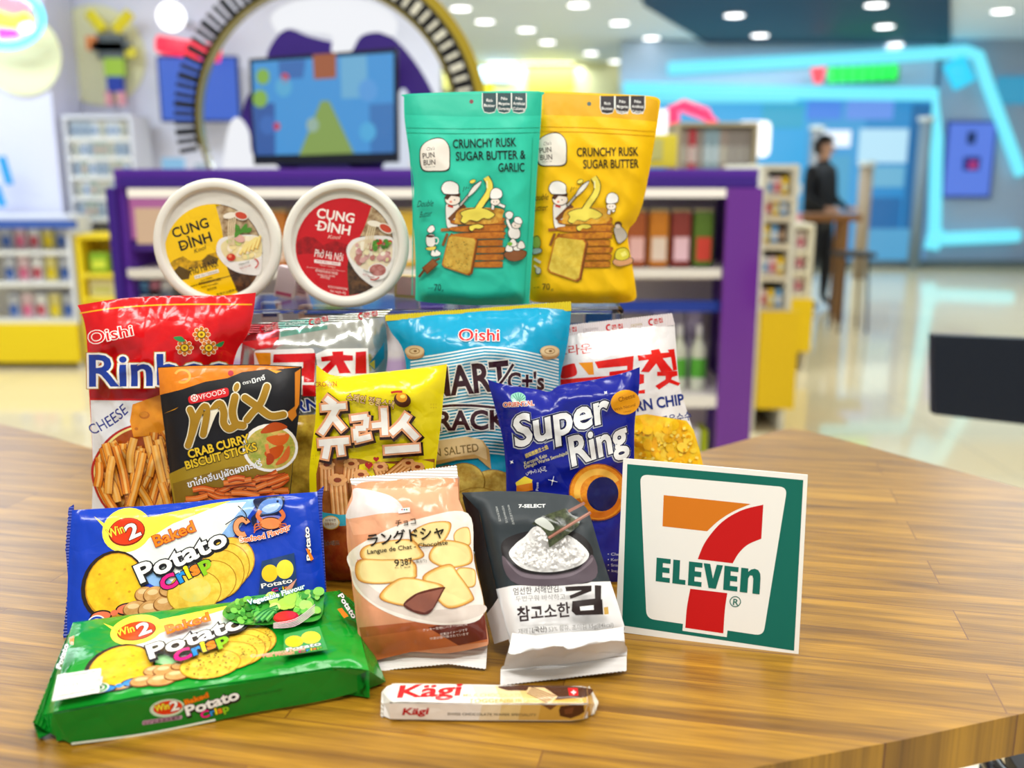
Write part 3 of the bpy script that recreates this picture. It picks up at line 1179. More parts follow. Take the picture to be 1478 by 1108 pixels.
# yellow
fr = Frame(W(860, 436, 1.158), yaw=5, lean=2)
top = Q(cr([(735, 60), (785, 44), (1100, 55), (1350, 68), (1405, 82), (1415, 100)], False, 4))
right = Q(cr([(1415, 100), (1395, 240), (1350, 500), (1320, 640), (1285, 730), (1240, 800), (1262, 950), (1282, 1080), (1288, 1140)], False))
bottom = Q(cr([(715, 1150), (760, 1168), (1000, 1172), (1240, 1168), (1288, 1140)], False))
left = Q([(735, 60), (725, 500), (710, 900), (715, 1150)])
p = Panel(fr, top, right, bottom, left, T=.017, R=(.02, .024, .085, .018), wr=.0007, base='#f6c400', kind='satin', back=('pillow', .018), seed=8, name='pouch_body')
p.z(570, 120, .2708)
p.p([(790, 52), (1345, 76), (1400, 92), (1405, 110), (1395, 205), (1100, 178), (790, 168)], '#e0a80c', kind='satin')
for y in (232, 256):
    p.s_([(780, y - 4), (1050, y + 2), (1385, y + 22)], 7, '#f6c400', off=.0007)
p.e(1035, 110, 11, 11, '#4a6460')
badges(p, [(1096, 1168), (1176, 1248), (1256, 1330)], 68, 162, '#241c20')
pun_logo(p, 758, 270)
p.t('CRUNCHY RUSK', 970, 390, 1296, 386, 46, BLK, w=.012)
p.t('SUGAR BUTTER', 1004, 454, 1298, 450, 46, BLK, w=.012)
rusk_art(p, 572, False)
p.t('Double', 722, 628, 814, 620, 34, '#4a3408', shear=.35, w=.004)
p.t('Butter', 722, 684, 808, 676, 32, '#4a3408', shear=.35, w=.004)
p.t('Net weight', 738, 1092, 772, 1088, 8, BLK)
p.t('70', 784, 1100, 824, 1100, 34, BLK, w=.006)
p.t('g', 830, 1102, 842, 1102, 12, BLK)
thing('snack_pouch', 'tall yellow stand-up pouch of rusks with a hang hole, right of the teal one', 'snack pouch', [p])

# ====================================================================== red cheese stick bag
fr = Frame(W(240, 600, 1.0), yaw=2, lean=7)
fb = lambda x: fr.floor_py(x)
QC = lambda pts: Q(pts, (90, 410, .2708))
top = QC(cr([(80, 112), (300, 78), (560, 62), (850, 60), (1032, 45)], False))
right = QC(cr([(1032, 45), (1000, 240), (930, 360), (905, 500), (925, 700), (940, 900)], False)) + [(345, 760), (350, fb(350))]
left = QC(cr([(80, 112), (118, 200), (135, 360), (142, 560), (155, 760), (165, 1000)], False)) + [(137, 740), (140, fb(140))]
bottom = [(140, fb(140)), (350, fb(350))]
p = Panel(fr, top, right, bottom, left, T=.026, R=(.05, .05, .05, .05), wr=.0014, base='#d9121a', kind='film', pleat=(.0022, 0), seed=21, name='bag_body')
p.z(90, 410, .2708)
p.s_([(92, 155), (300, 125), (600, 108), (1012, 108)], 7, '#f0b020')
p.p([(142, 490), (500, 500), (905, 490), (907, 570), (905, 600), (500, 612), (148, 608)], '#b80c16')
p.p([(150, 618), (500, 622), (908, 612), (935, 800), (960, 1300), (150, 1400), (165, 1000)], '#eceef0')
p.t('CHEESE', 160, 802, 352, 682, 58, '#1c2c8c', w=.004, bend=-14)
# chip window
win = cr([(182, 1010), (230, 880), (330, 790), (500, 745), (700, 760), (900, 800), (930, 1000), (930, 1290), (700, 1330), (400, 1260), (250, 1180)])
for f, c in ((1.07, '#b81c1c'), (1.035, '#f2e28a'), (1.0, '#a8480c')):
    p.p([(600 + (x - 600) * f, 1030 + (y - 1030) * f) for x, y in win], c, clip=True)
p.p([(375, 640), (520, 590), (620, 640), (640, 860), (520, 800), (380, 815), (360, 730)], '#f09a24', kind='food', c2='#e88818', scale=60)
p.e(438, 698, 28, 20, '#c8701a')
p.e(435, 694, 22, 14, '#e08c20')
p.e(395, 770, 10, 8, '#c8701a')
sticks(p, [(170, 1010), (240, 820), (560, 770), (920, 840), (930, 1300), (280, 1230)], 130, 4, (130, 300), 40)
p.t('Oishi', 172, 318, 400, 268, 62, '#d9121a', w=.01, out='#f6f2ea', ow=.045, grow=-.2)
p.t('Rinbee', 172, 536, 905, 528, 164, '#b8862c', w=.075)
p.t('Rinbee', 172, 536, 905, 528, 164, '#1a3a9c', w=.02, out='#f4f0e8', ow=.04)
for x, y in ((760, 265), (672, 335), (800, 335)):
    for k in range(8):
        a = k * 45
        p.e(x + 34 * math.cos(math.radians(a)), y + 30 * math.sin(math.radians(a)), 14, 13, '#f4e6c0', a, n=10)
        p.e(x + 34 * math.cos(math.radians(a)), y + 30 * math.sin(math.radians(a)), 11, 10, '#d9741c', a, n=10)
    p.e(x, y, 24, 22, '#6a4408')
    p.e(x, y, 19, 17, '#f2c81c')
    p.e(x, y, 8, 8, '#8c5c0c', n=10)
p.p([(615, 280), (655, 275), (675, 300), (640, 300)], '#2c8c4c', smooth=True)
p.p([(835, 320), (880, 300), (865, 330)], '#2c8c4c', smooth=True)
thing('snack_bag', 'large red and white bag of orange cheese sticks, far left behind the black packet', 'snack bag', [p])

# ====================================================================== silver corn chip bag


def corn_mark(p, x0, y0, x1, y1, h):
    L = math.dist((x0, y0), (x1, y1))
    ux, uy = (x1 - x0) / L, (y1 - y0) / L
    p.ring(x0 + h * .4, y0 - h * .45, h * .42, h * .5, h * .28, '#cc1424', a0=60, a1=300)
    p.t('콘칩', x0 + ux * h * .9, y0 + uy * h * .9, x1, y1, h * .85, '#cc1424', w=.02, out='#f2e8e0', ow=.03)


fr = Frame(W(455, 560, 1.055), yaw=2, lean=7)
fb = lambda x: fr.floor_py(x)
QX = lambda pts: Q(pts, (340, 380, .1895))
top = QX([(60, 540), (400, 485), (760, 440), (1130, 395)])
right = QX(cr([(1130, 395), (1150, 520), (1160, 700), (1140, 880)], False)) + [(560, 560), (556, 680), (560, fb(560))]
left = QX([(60, 540), (40, 700)]) + [(345, 560), (350, 700), (346, fb(346))]
bottom = [(346, fb(346)), (560, fb(560))]
p = Panel(fr, top, right, bottom, left, T=.024, R=(.05, .05, .045, .05), wr=.002, base='#c9ccc9', kind='foil', pleat=(.0016, 0), seed=33, name='bag_body')
p.z(340, 380, .1895)
p.p([(60, 545), (60, 590), (330, 585), (340, 480)], '#a8444c', kind='foil')
p.p([(340, 520), (700, 470), (700, 500), (345, 560)], '#7cb8ac', kind='foil')
p.p([(30, 600), (330, 560), (280, 640), (150, 655)], '#c8282c', kind='film')
p.p([(1160, 540), (1190, 560), (1150, 700), (1060, 815), (1010, 770), (1110, 640)], '#0c6c8c', clip=True)
p.p([(1015, 765), (1060, 735), (1062, 810)], '#a8a43c')
p.p(rounded([(140, 662), (600, 645), (605, 1000), (150, 1000)], 30), '#f4f2ee')
p.p([(145, 680), (268, 680), (268, 770), (180, 770)], '#f09a1c')
p.p([(165, 770), (262, 770), (262, 900), (190, 900)], '#d8141c')
p.p([(290, 692), (608, 682), (600, 905), (520, 905), (520, 858), (300, 858), (300, 800), (515, 796), (515, 752), (285, 756)], '#d8141c')
p.p([(510, 925), (610, 925), (610, 1010), (510, 1010)], '#d8141c')
p.p([(610, 690), (700, 650), (1010, 645), (1018, 840), (940, 900), (640, 920)], '#f4f2ee')
p.p([(650, 712), (740, 700), (735, 672), (820, 668), (822, 696), (895, 702), (895, 740), (825, 742), (880, 835), (790, 838), (765, 772), (690, 850), (625, 840), (725, 742), (655, 748)], '#d8141c')
p.p([(915, 675), (995, 668), (998, 838), (912, 840)], '#d8141c')
p.z(90, 410, .2708)
p.t('CORN', 1090, 705, 1370, 665, 62, '#1c2c78', w=.035, out='#f2f2ee', ow=.04)
p.p([(1020, 720), (1380, 690), (1380, 1200), (1020, 1200)], '#c8a83c', kind='food', c2='#a8842c', scale=130)
s = Panel(Frame(fr.O + fr.N * .0015, 2, 7), QX(zig((55, 470), (1195, 350), 60, 5)), QX([(1195, 350), (1130, 405)]), QX([(60, 545), (400, 495), (760, 448), (1130, 405)]), QX([(55, 470), (60, 545)]),
          T=0, wr=0, base='#b9bdb8', kind='foilseal', back=('slab', .0012), name='top_seal')
s.z(340, 380, .1895)
s.p([(70, 475), (320, 448), (330, 505), (70, 540)], '#b05058', kind='foilseal')
s.p([(330, 447), (560, 420), (700, 440), (690, 450), (340, 500)], '#8cc0b4', kind='foilseal')
for q in ((190, 520, 322, 492), (565, 466, 705, 432), (940, 420, 1082, 392)):
    corn_mark(s, *q, 42)
s.t('CROWN', 380, 475, 525, 458, 22, '#e8eee8')
s.t('CROWN', 780, 432, 885, 414, 22, '#e8e4d0')
thing('snack_bag', 'crinkled silver corn chip bag with red lettering, under the red-label bowl', 'snack bag', [p, s])

# ====================================================================== blue tortilla cracker bag
fr = Frame(W(690, 600, 1.03), yaw=0, lean=7)
fb = lambda x: fr.floor_py(x)
QD = lambda pts: Q(pts, (430, 410, .2708))
top = QD(cr([(468, 192), (640, 172), (900, 150), (1200, 128), (1458, 122)], False))
right = QD(cr([(1458, 122), (1440, 300), (1395, 520), (1400, 700), (1420, 900)], False)) + [(818, 690), (815, fb(815))]
left = QD(cr([(468, 192), (500, 260), (552, 330), (575, 420), (590, 620), (590, 900)], False)) + [(588, 690), (585, fb(585))]
bottom = [(585, fb(585)), (815, fb(815))]
p = Panel(fr, top, right, bottom, left, T=.03, R=(.055, .055, .05, .05), wr=.0012, base='#0f9cc4', kind='film', pleat=(.0018, 0), seed=44, name='bag_body')
p.z(430, 410, .2708)
# striped ribbon
for k in range(34):
    y = 345 + k * 17
    pts = []
    for i in range(15):
        u = i / 14
        x = 600 + u * 790
        pts.append((x, y + 68 * abs(u - .5) ** 1.3 * 2.2 - 8 + 16 * math.sin(u * 7) * (.4 if k < 8 else .15)))
    p.s_(pts, 8.5 if k < 25 else 6, '#e9f1ee', smooth=False)
for cx, cy in ((622, 362), (1342, 362)):
    p.p([(cx - 40, cy), (cx + 46, cy), (cx + 34, cy + 30), (cx - 28, cy + 36)], '#b88c5c', smooth=True)
    p.e(cx, cy - 6, 52, 30, '#d8b888')
    p.e(cx, cy - 8, 46, 25, '#e8cc9c')
    p.ring(cx, cy - 6, 26, 14, 5, '#b8905c')
    p.e(cx + 4, cy - 6, 9, 6, '#8c6438')
p.t('Oishi', 858, 300, 1072, 300, 62, '#d8141c', w=.014, out='#f4f2ee', ow=.035)
# big hand-drawn lettering SMART C+'s as in the photo's visible strokes
p.t('SMART', 622, 608, 1130, 556, 150, '#3a1c24', w=.03, out='#f0eee8', ow=.035)
p.s_([(1050, 560), (1100, 500), (1150, 420)], 26, '#f0eee8')
p.s_([(1055, 555), (1102, 498), (1148, 425)], 15, '#3a1c24')
p.t("C+'s", 1120, 560, 1310, 560, 90, '#3a1c24', w=.03, out='#f0eee8', ow=.035)
p.s_([(600, 690), (760, 652), (900, 645), (1080, 660), (1380, 700)], 26, '#f0eee8')
p.s_([(600, 690), (760, 652), (900, 645), (1080, 660), (1380, 700)], 14, '#3a1c24')
p.t('CRACKERS', 640, 782, 1330, 772, 100, '#3a1c24', w=.035, out='#f0eee8', ow=.035, bend=6)
p.p([(600, 862), (760, 838), (900, 815), (985, 830), (1020, 880), (1030, 985), (1000, 960), (960, 925), (850, 935), (600, 990)], '#c8a060')
p.p([(600, 856), (760, 830), (900, 810), (975, 826), (1002, 870), (1010, 935), (940, 905), (840, 918), (600, 972)], '#e4c692')
p.t('GREEN SALTED', 604, 935, 965, 888, 42, '#7a6238', w=.012)
p.p([(600, 1010), (800, 960), (1050, 1010), (1420, 940), (1430, 1400), (590, 1400)], '#a8702c', kind='food', c2='#7c5420', scale=60, clip=True)
for a, b, c_, d_, r_ in ((1060, 1085, 130, 95, 20), (880, 1060, 120, 110, -15), (960, 1180, 150, 100, 0), (1260, 1060, 130, 100, 25), (720, 1120, 130, 100, 10), (1160, 1230, 140, 100, -10)):
    p.e(a, b, c_, d_, '#8c6420', r_)
    p.e(a, b - 3, c_ * .95, d_ * .94, '#dcc060', r_, kind='food', c2='#b8903c', scale=110)
s = Panel(Frame(fr.O + fr.N * .001, 0, 7), QD(zig((466, 168), (1456, 94), 60, 5)), QD([(1456, 94), (1458, 142)]), QD([(466, 196), (900, 166), (1458, 142)]), QD([(466, 168), (466, 196)]),
          T=0, wr=0, base='#ead21c', kind='seal', back=('slab', .001), name='top_seal')
thing('snack_bag', 'large light blue bag of crackers with a yellow top seal and striped ribbon print', 'snack bag', [p, s])

# ====================================================================== white corn chip bag at the right
fr = Frame(W(915, 560, 1.05), yaw=0, lean=8)
fb = lambda x: fr.floor_py(x)
QE = lambda pts: Q(pts, (690, 420, .2707))
top = QE(cr([(440, 228), (700, 205), (900, 185), (1048, 168)], False))
right = QE(cr([(1048, 168), (1056, 300), (1075, 500), (1120, 660), (1165, 800), (1198, 925)], False)) + [(1028, 760), (1030, fb(1030))]
left = QE([(440, 228), (430, 700)]) + [(806, 760), (806, fb(806))]
bottom = [(806, fb(806)), (1030, fb(1030))]
p = Panel(fr, top, right, bottom, left, T=.026, R=(.05, .05, .05, .05), wr=.0016, base='#e6e2e0', kind='film', pleat=(.0025, 0), seed=55, name='bag_body')
p.z(690, 420, .2707)
CR = '#dc1c14'
p.t('크라운', 415, 345, 608, 325, 52, '#cc2418', w=.006)
p.p([(440, 410), (505, 385), (520, 400), (525, 445), (470, 465), (440, 460)], CR, smooth=True)
p.p([(536, 382), (612, 378), (618, 445), (590, 446)], '#f0961c')
p.p([(622, 376), (830, 345), (825, 425), (800, 445), (700, 450), (700, 430), (795, 418), (795, 398), (640, 412)], CR)
p.p([(850, 342), (925, 335), (922, 315), (965, 308), (975, 330), (1030, 325), (1035, 350), (985, 358), (1040, 425), (975, 430), (950, 385), (912, 432), (868, 430), (910, 365), (856, 372)], CR)
p.p([(1012, 312), (1046, 308), (1062, 420), (1040, 424), (1030, 360)], CR)
p.p([(440, 470), (860, 440), (885, 445), (885, 490), (850, 500), (850, 530), (890, 525), (890, 545), (440, 560)], CR)
p.p([(945, 505), (1000, 470), (1000, 452), (955, 452), (955, 430), (1062, 425), (1065, 450), (1035, 458), (1030, 470), (1078, 490), (1068, 505), (1020, 488), (965, 525)], CR)
p.t('CORN CHIP', 745, 655, 1100, 602, 56, '#20307c', w=.03)
p.t('군옥수수', 982, 712, 1140, 682, 48, '#20307c', w=.008)
p.p([(820, 665), (900, 655), (1110, 690), (1150, 740), (1185, 860), (1230, 1060), (1240, 1300), (460, 1300), (460, 700)], '#f6b81c', kind='food', c2='#f2d030', scale=80)
blobs(p, [(830, 680), (1100, 710), (1190, 900), (1215, 1000), (830, 1000)], 90, 5, (14, 34), ['#f8cc28', '#f6c41c', '#fad440', '#f4b818', '#eeac14'], sq=.8)
blobs(p, [(830, 690), (1100, 720), (1180, 900), (1200, 1000), (830, 1000)], 50, 6, (5, 12), ['#fbe070', '#e8a010', '#fadc5c'], sq=.7)
s = Panel(Frame(fr.O + fr.N * .001, 0, 8), QE(zig((440, 188), (1035, 120), 46, 5)), QE([(1035, 120), (1050, 180)]), QE([(440, 240), (750, 222), (1050, 180)]), QE([(440, 188), (440, 240)]),
          T=0, wr=0, base='#e8dcdc', kind='seal', back=('slab', .001), name='top_seal')
s.z(690, 420, .2707)
for q in ((440, 222, 526, 212), (686, 208, 772, 196), (912, 178, 985, 164)):
    corn_mark(s, *q, 30)
s.t('CROWN', 560, 215, 640, 205, 14, '#b8a8a8')
s.t('CROWN', 815, 192, 875, 182, 14, '#c8b078')
thing('snack_bag', 'white corn chip bag with red lettering and yellow corn puffs, behind the green board', 'snack bag', [p, s])

# ====================================================================== black crab curry packet
fr = Frame(W(335, 640, .95), yaw=1, lean=8)
fb = lambda x: fr.floor_py(x)
top = QC(cr([(508, 442), (700, 432), (1000, 428), (1276, 438)], False))
right = QC(cr([(1276, 438), (1272, 600), (1248, 800), (1225, 1000)], False)) + [(418, 730), (410, fb(410))]
left = QC(cr([(508, 442), (530, 650), (560, 900), (580, 1060)], False)) + [(250, 730), (258, fb(258))]
bottom = [(258, fb(258)), (410, fb(410))]
p = Panel(fr, top, right, bottom, left, T=.014, R=(.028, .028, .04, .04), wr=.0005, base='#17161a', kind='satin', seed=61, name='packet_body', back=('pillow', .012))
p.z(90, 410, .2708)
p.p([(511, 446), (700, 436), (1000, 432), (1270, 442), (1160, 452), (1120, 462), (1090, 452), (960, 468), (880, 500), (760, 520), (640, 560), (520, 590)], '#e8861c', kind='food', c2='#d87414', scale=30)
p.ring(640, 490, 40, 34, 12, '#f4a83c', a0=200, a1=480)
p.p([(1240, 470), (1270, 450), (1262, 640), (1240, 680)], '#d8801c')
for q in (([(540, 690), (620, 655), (600, 668)]), ([(1100, 455), (1170, 462), (1140, 475)])):
    p.p(q, '#e8a01c')
p.e(898, 474, 15, 15, '#b8182c')
p.p(rounded([(668, 598), (885, 548), (890, 596), (676, 640)], 20), '#d81c24')
p.e(704, 606, 20, 20, '#f4ece4')
for k in range(6):
    a = k * 60
    p.e(704 + 11 * math.cos(math.radians(a)), 606 + 11 * math.sin(math.radians(a)), 5.5, 4, '#d81c24', a, n=8)
p.t('VFOODS', 730, 616, 872, 582, 26, '#f6e6e0', w=.004)
p.t('ตรา', 964, 535, 1006, 526, 16, WHT, w=.01)
p.t('มิกซ์', 1016, 528, 1084, 506, 24, WHT, w=.018)
p.p([(1190, 690), (1240, 650), (1250, 700), (1225, 730)], '#c8781c')
# brush lettering "mix"
st = [([(682, 668), (700, 720), (690, 800), (672, 858)], 36), ([(692, 800), (725, 700), (762, 650), (772, 690), (752, 800)], 36),
      ([(755, 790), (800, 680), (840, 635), (862, 680), (862, 740), (890, 770), (925, 752)], 38),
      ([(922, 600), (908, 680), (925, 740), (965, 752)], 40), ([(975, 605), (1040, 650), (1110, 700), (1180, 694)], 38), ([(1092, 545), (1060, 630), (1010, 690), (985, 722)], 36)]
for g, c in ((12, '#f2ead0'), (0, '#a87e1c')):
    for pts, w_ in st:
        p.s_(pts, w_ + g, c)
        p.e(pts[0][0], pts[0][1], (w_ + g) / 2, (w_ + g) / 2, c, n=14)
        p.e(pts[-1][0], pts[-1][1], (w_ + g) / 2, (w_ + g) / 2, c, n=14)
    p.e(930, 548, 14 + g / 2, 24 + g / 2, c, 20)
p.p([(570, 1010), (700, 950), (900, 880), (1040, 900), (1235, 880), (1215, 1100), (600, 1180), (585, 1090)], '#a8881c')
p.p([(590, 1060), (900, 970), (1225, 960), (1215, 1110), (610, 1190)], '#8c6c18')
p.e(1110, 870, 148, 128, '#f2ede2')
p.e(1112, 872, 132, 112, '#d8b85c', kind='food', c2='#98a43c', scale=120)
for pts, w_, c in (([(1060, 790), (1130, 760), (1200, 760)], 50, '#b8480c'), ([(1090, 820), (1160, 830), (1210, 800)], 60, '#d8601c'), ([(1080, 900), (1130, 900), (1180, 860)], 64, '#c8500c'),
                   ([(1095, 960), (1110, 930), (1100, 900)], 44, '#b03c0c'), ([(1140, 960), (1190, 920), (1210, 860)], 36, '#d8682c'), ([(1090, 850), (1100, 900)], 26, '#e88444'), ([(1150, 800), (1190, 795)], 16, '#f0a060')):
    p.s_(pts, w_, c, taper=2)
p.t('CRAB CURRY', 680, 926, 1002, 838, 44, '#e8c024', w=.03, out='#2a2010', ow=.045)
p.t('BISCUIT STICKS', 666, 984, 1042, 882, 42, '#e8c024', w=.03, out='#2a2010', ow=.045)
p.t('ขาไก่กลิ่นปูผัดผงกะหรี่', 676, 1082, 1068, 966, 34, WHT, w=.02)
sticks(p, [(640, 1095), (900, 1035), (1225, 985), (1215, 1170), (640, 1230)], 40, 7, (90, 180), 26, ('#e0641c', '#d4581a', '#e87828'), '#8c3410', (-30, 20), '#f0904c')
thing('snack_packet', 'black packet of crab curry biscuit sticks with gold brush lettering', 'snack packet', [p])

# ====================================================================== yellow churros bag
fr = Frame(W(545, 680, .95), yaw=-3, lean=6)
fb = lambda x: fr.floor_py(x)
top = QD(cr([(98, 430), (200, 488), (430, 470), (700, 440), (795, 425)], False))
right = QD(cr([(795, 425), (780, 560), (760, 760), (735, 960)], False)) + [(618, 760), (610, fb(610))]
left = QD(cr([(98, 430), (95, 700), (70, 900), (62, 1010), (64, 1108)], False)) + [(448, 760), (462, fb(462))]
bottom = [(462, fb(462)), (610, fb(610))]
p = Panel(fr, top, right, bottom, left, T=.02, R=(.035, .035, .025, .025), wr=.0009, base='#f0dc10', kind='film', seed=72, name='bag_body', back=('pillow', .018))
p.z(430, 410, .2708)
p.p([(112, 940), (220, 925), (330, 930), (400, 950), (730, 930), (722, 1100), (690, 1560), (120, 1540), (64, 1120), (100, 1000)], '#a8642c', kind='food', c2='#8c4c20', scale=50, clip=True)
p.p([(330, 960), (400, 950), (560, 960), (640, 930), (725, 950), (720, 1010), (300, 1030)], '#f0dc10')


def churro(a, b, w):
    L = math.dist(a, b)
    nx, ny = -(b[1] - a[1]) / L, (b[0] - a[0]) / L
    p.s_([a, b], w * 1.08, '#8c4a1c', smooth=False)
    for k in (-.36, -.12, .12, .36):
        A = (a[0] + nx * w * k, a[1] + ny * w * k)
        B = (b[0] + nx * w * k, b[1] + ny * w * k)
        p.s_([A, B], w * .21, '#dc9450', smooth=False)
        p.s_([(A[0] - nx * 2, A[1]), (B[0] - nx * 2, B[1])], w * .08, '#f2bc80', smooth=False)
    r_ = w * .56
    for k in range(7):
        an = k * 51.4
        p.e(a[0] + r_ * .62 * math.cos(math.radians(an)), a[1] + r_ * .4 * math.sin(math.radians(an)), r_ * .36, r_ * .26, '#e8a868', n=10)
    p.e(a[0], a[1], r_ * .4, r_ * .24, '#8c3c1c', n=10)


churro((285, 955), (275, 1060), 80)
churro((155, 960), (160, 1100), 80)
churro((440, 970), (470, 1060), 76)
churro((590, 950), (480, 1040), 70)
churro((640, 970), (640, 1100), 70)
churro((215, 1040), (235, 1280), 96)
churro((340, 1010), (345, 1240), 80)
p.t('CROWN', 92, 545, 212, 540, 26, '#b8481c', w=.004)
p.t('스페인 정통스낵', 262, 612, 512, 658, 40, '#f0c88c', w=.006, out='#4a1c0c', ow=.06, kind='film')
p.e(560, 615, 46, 38, '#4a2410', 20)
p.e(556, 600, 30, 26, '#e8981c', 20)
p.e(562, 596, 14, 10, '#f6dc60')
p.s_([(500, 575), (530, 570), (560, 570)], 12, '#b82c1c')
heart(p, 382, 962, 22, '#b01c1c')
heart(p, 421, 928, 16, '#b01c1c')
BR = '#2c140c'
glyphs = [([(155, 602), (205, 640)], 34), ([(132, 655), (262, 645)], 32), ([(215, 650), (170, 730), (128, 792)], 34), ([(190, 700), (250, 770)], 32),
          ([(118, 842), (278, 828)], 36), ([(165, 850), (150, 925)], 34), ([(232, 845), (240, 905)], 32),
          ([(290, 712), (375, 700)], 30), ([(372, 702), (366, 762)], 30), ([(312, 765), (368, 762)], 28), ([(312, 765), (318, 828)], 28), ([(315, 826), (395, 806)], 30),
          ([(400, 750), (465, 742)], 30), ([(462, 655), (470, 800)], 34),
          ([(590, 690), (555, 740), (500, 790)], 36), ([(565, 740), (640, 818)], 36), ([(468, 880), (652, 866)], 38)]
for g, dx, dy, c in ((34, 3, 8, BR), (20, -2, 0, '#f0a878'), (0, 0, 0, '#f6f2ea')):
    for pts, w_ in glyphs:
        a, b = pts[0], pts[-1]
        L = math.dist(a, b)
        ex, ey = (b[0] - a[0]) / L * g / 2, (b[1] - a[1]) / L * g / 2
        q = [(a[0] - ex + dx, a[1] - ey + dy)] + [(m_[0] + dx, m_[1] + dy) for m_ in pts[1:-1]] + [(b[0] + ex + dx, b[1] + ey + dy)]
        p.s_(q, w_ + g, c, smooth=len(q) > 2)
    if g == 34:
        p.s_([(590, 690), (600, 672)], 20, c, smooth=False)
for y in (628, 645, 900, 915):
    x = 710 if y < 700 else 72
    p.t(':::', x, y + 12, x + 34, y + 12, 10, '#b88c18')
# lower band with the round seal and script
p.z(440, 640, .16238)
p.p([(60, 560), (110, 545), (180, 600), (330, 620), (760, 590), (1140, 560), (1140, 640), (330, 720), (170, 700), (80, 610)], '#2ca0b4')
p.p([(70, 640), (160, 680), (330, 720), (1140, 650), (1120, 1200), (110, 1200)], '#8c2c14', kind='food', c2='#a8541c', scale=40)
p.e(242, 690, 80, 62, '#e8b83c')
p.e(242, 690, 70, 54, '#f2e8cc')
p.t('더 바삭한', 195, 680, 290, 676, 24, '#5a3014', w=.01)
p.t('정통츄러스', 190, 712, 292, 712, 24, '#c8882c', w=.01)
p.t('츄러스래드', 115, 890, 320, 885, 40, '#3c1008', w=.02, out='#e8c8a8', ow=.02)
thing('snack_bag', 'bright yellow bag of churro snacks with white outlined lettering', 'snack bag', [p])

# ====================================================================== blue cheese ring bag
fr = Frame(W(815, 690, .945), yaw=-2, lean=7)
fb = lambda x: fr.floor_py(x)
top = QE(cr([(50, 470), (130, 495), (300, 520), (380, 535), (440, 500), (600, 475), (760, 440), (862, 405)], False))
right = QE(cr([(862, 405), (858, 520), (835, 700), (832, 900)], False)) + [(900, 740), (897, fb(897))]
left = QE(cr([(50, 470), (85, 600), (130, 780), (148, 950), (150, 1080)], False)) + [(735, 760), (745, fb(745))]
bottom = [(745, fb(745)), (897, fb(897))]
p = Panel(fr, top, right, bottom, left, T=.02, R=(.035, .035, .022, .03), wr=.0014, base='#101c8c', kind='film', seed=83, name='bag_body', pleat=(.0012, 0), back=('pillow', .016))
p.z(690, 420, .2707)
p.p([(175, 560), (190, 545), (225, 540), (252, 560), (245, 590), (185, 590)], '#8cc8b0', smooth=True)
for k in range(7):
    a = math.radians(200 + k * 23)
    p.s_([(215, 592), (215 + 40 * math.cos(a), 580 + 38 * math.sin(a))], 3, '#1c6c5c', smooth=False)
p.t('ORIENTAL', 135, 618, 298, 608, 24, '#b8341c', w=.03, out='#f4ecd8', ow=.06)
blk = ('#f4f4f2')
for txt, a in (('Super', (205, 830, 700, 690, 160)), ('Ring', (505, 930, 800, 830, 150))):
    p.t(txt, a[0] - 2, a[1] + 2, a[2] - 2, a[3] + 2, a[4], '#b8bcc8', w=.075, shear=.18, kind='film')
    p.t(txt, *a, '#14143c', w=.06, shear=.18)
    p.t(txt, *a, blk, w=.028, shear=.18)
p.e(785, 592, 78, 66, '#f6a81c', -10)
p.t('Cheese', 752, 590, 838, 565, 24, '#9c5414', w=.01)
p.t('With Natural', 728, 640, 840, 612, 16, '#9c5414')
p.t('Colouring', 775, 648, 815, 640, 7, '#9c5414')
p.t('超級脆脆芝士圈', 255, 888, 375, 838, 22, '#e8d060', w=.01)
p.t('Keropok Keju', 250, 928, 368, 882, 20, '#e0d8a0', w=.006)
p.t('Dengan Warna Semulajadi', 250, 945, 480, 868, 18, '#e0d8a0', w=.006)
p.t('سوبر رينج', 256, 975, 364, 945, 24, '#e8e8e8', w=.004)
p.p([(200, 1020), (250, 985), (290, 1005), (285, 1028), (205, 1040)], '#ecd43c', smooth=False)
p.p([(205, 1036), (290, 1020), (292, 1060), (205, 1075)], '#d87c1c')
for a, b, r_ in ((398, 1010, 24), (180, 910, 9), (680, 540, 8)):
    p.s_([(a - r_, b - 6), (a + r_, b + 6)], 3, '#e8f0ff', smooth=False)
    p.s_([(a + 6, b - r_), (a - 6, b + r_)], 3, '#e8f0ff', smooth=False)
    p.e(a, b, 6, 6, '#ffffff', n=10)
p.e(642, 1070, 158, 152, '#a8541c', 0)
p.e(640, 1070, 150, 146, '#f09c24', 0, kind='food', c2='#e0801c', scale=170)
p.ring(640, 1070, 112, 108, 34, '#f6bc4c', a0=150, a1=330)
p.ring(640, 1085, 112, 108, 30, '#d8741c', a0=10, a1=170)
p.e(664, 1080, 84, 92, '#0c1458', 12)
p.e(340, 1150, 60, 40, '#d87c1c', 10)
p.t('Pose', 322, 1062, 322, 1018, 14, '#e8e8e8')
p.z(660, 690, .2796)
for i, l in enumerate(('• Cheese flavoured', '• Keropok berperisa', '• Snack rangup', '• keju')):
    p.t(l, 776, 396 + i * 28, 776 + len(l) * 11.5, 400 + i * 28, 14, '#d8dce8')
thing('snack_bag', 'shiny dark blue bag with a large orange cheese ring and white lettering', 'snack bag', [p])
# ====================================================================== potato crisp packs


def seal_strip(fr, edge, inner, base, name='end_seal', kind='sealh', th=.0008, n=16, amp=2.2):
    """crimped strip between the zigzag outer edge and the inner edge, both given top to bottom in image rows"""
    return Panel(fr, [edge[0], inner[0]], list(inner), [edge[-1], inner[-1]], zig(edge[0], edge[-1], n, amp) if len(edge) == 2 else list(edge),
                 T=0, wr=0, base=base, kind=kind, back=('slab', th), name=name)


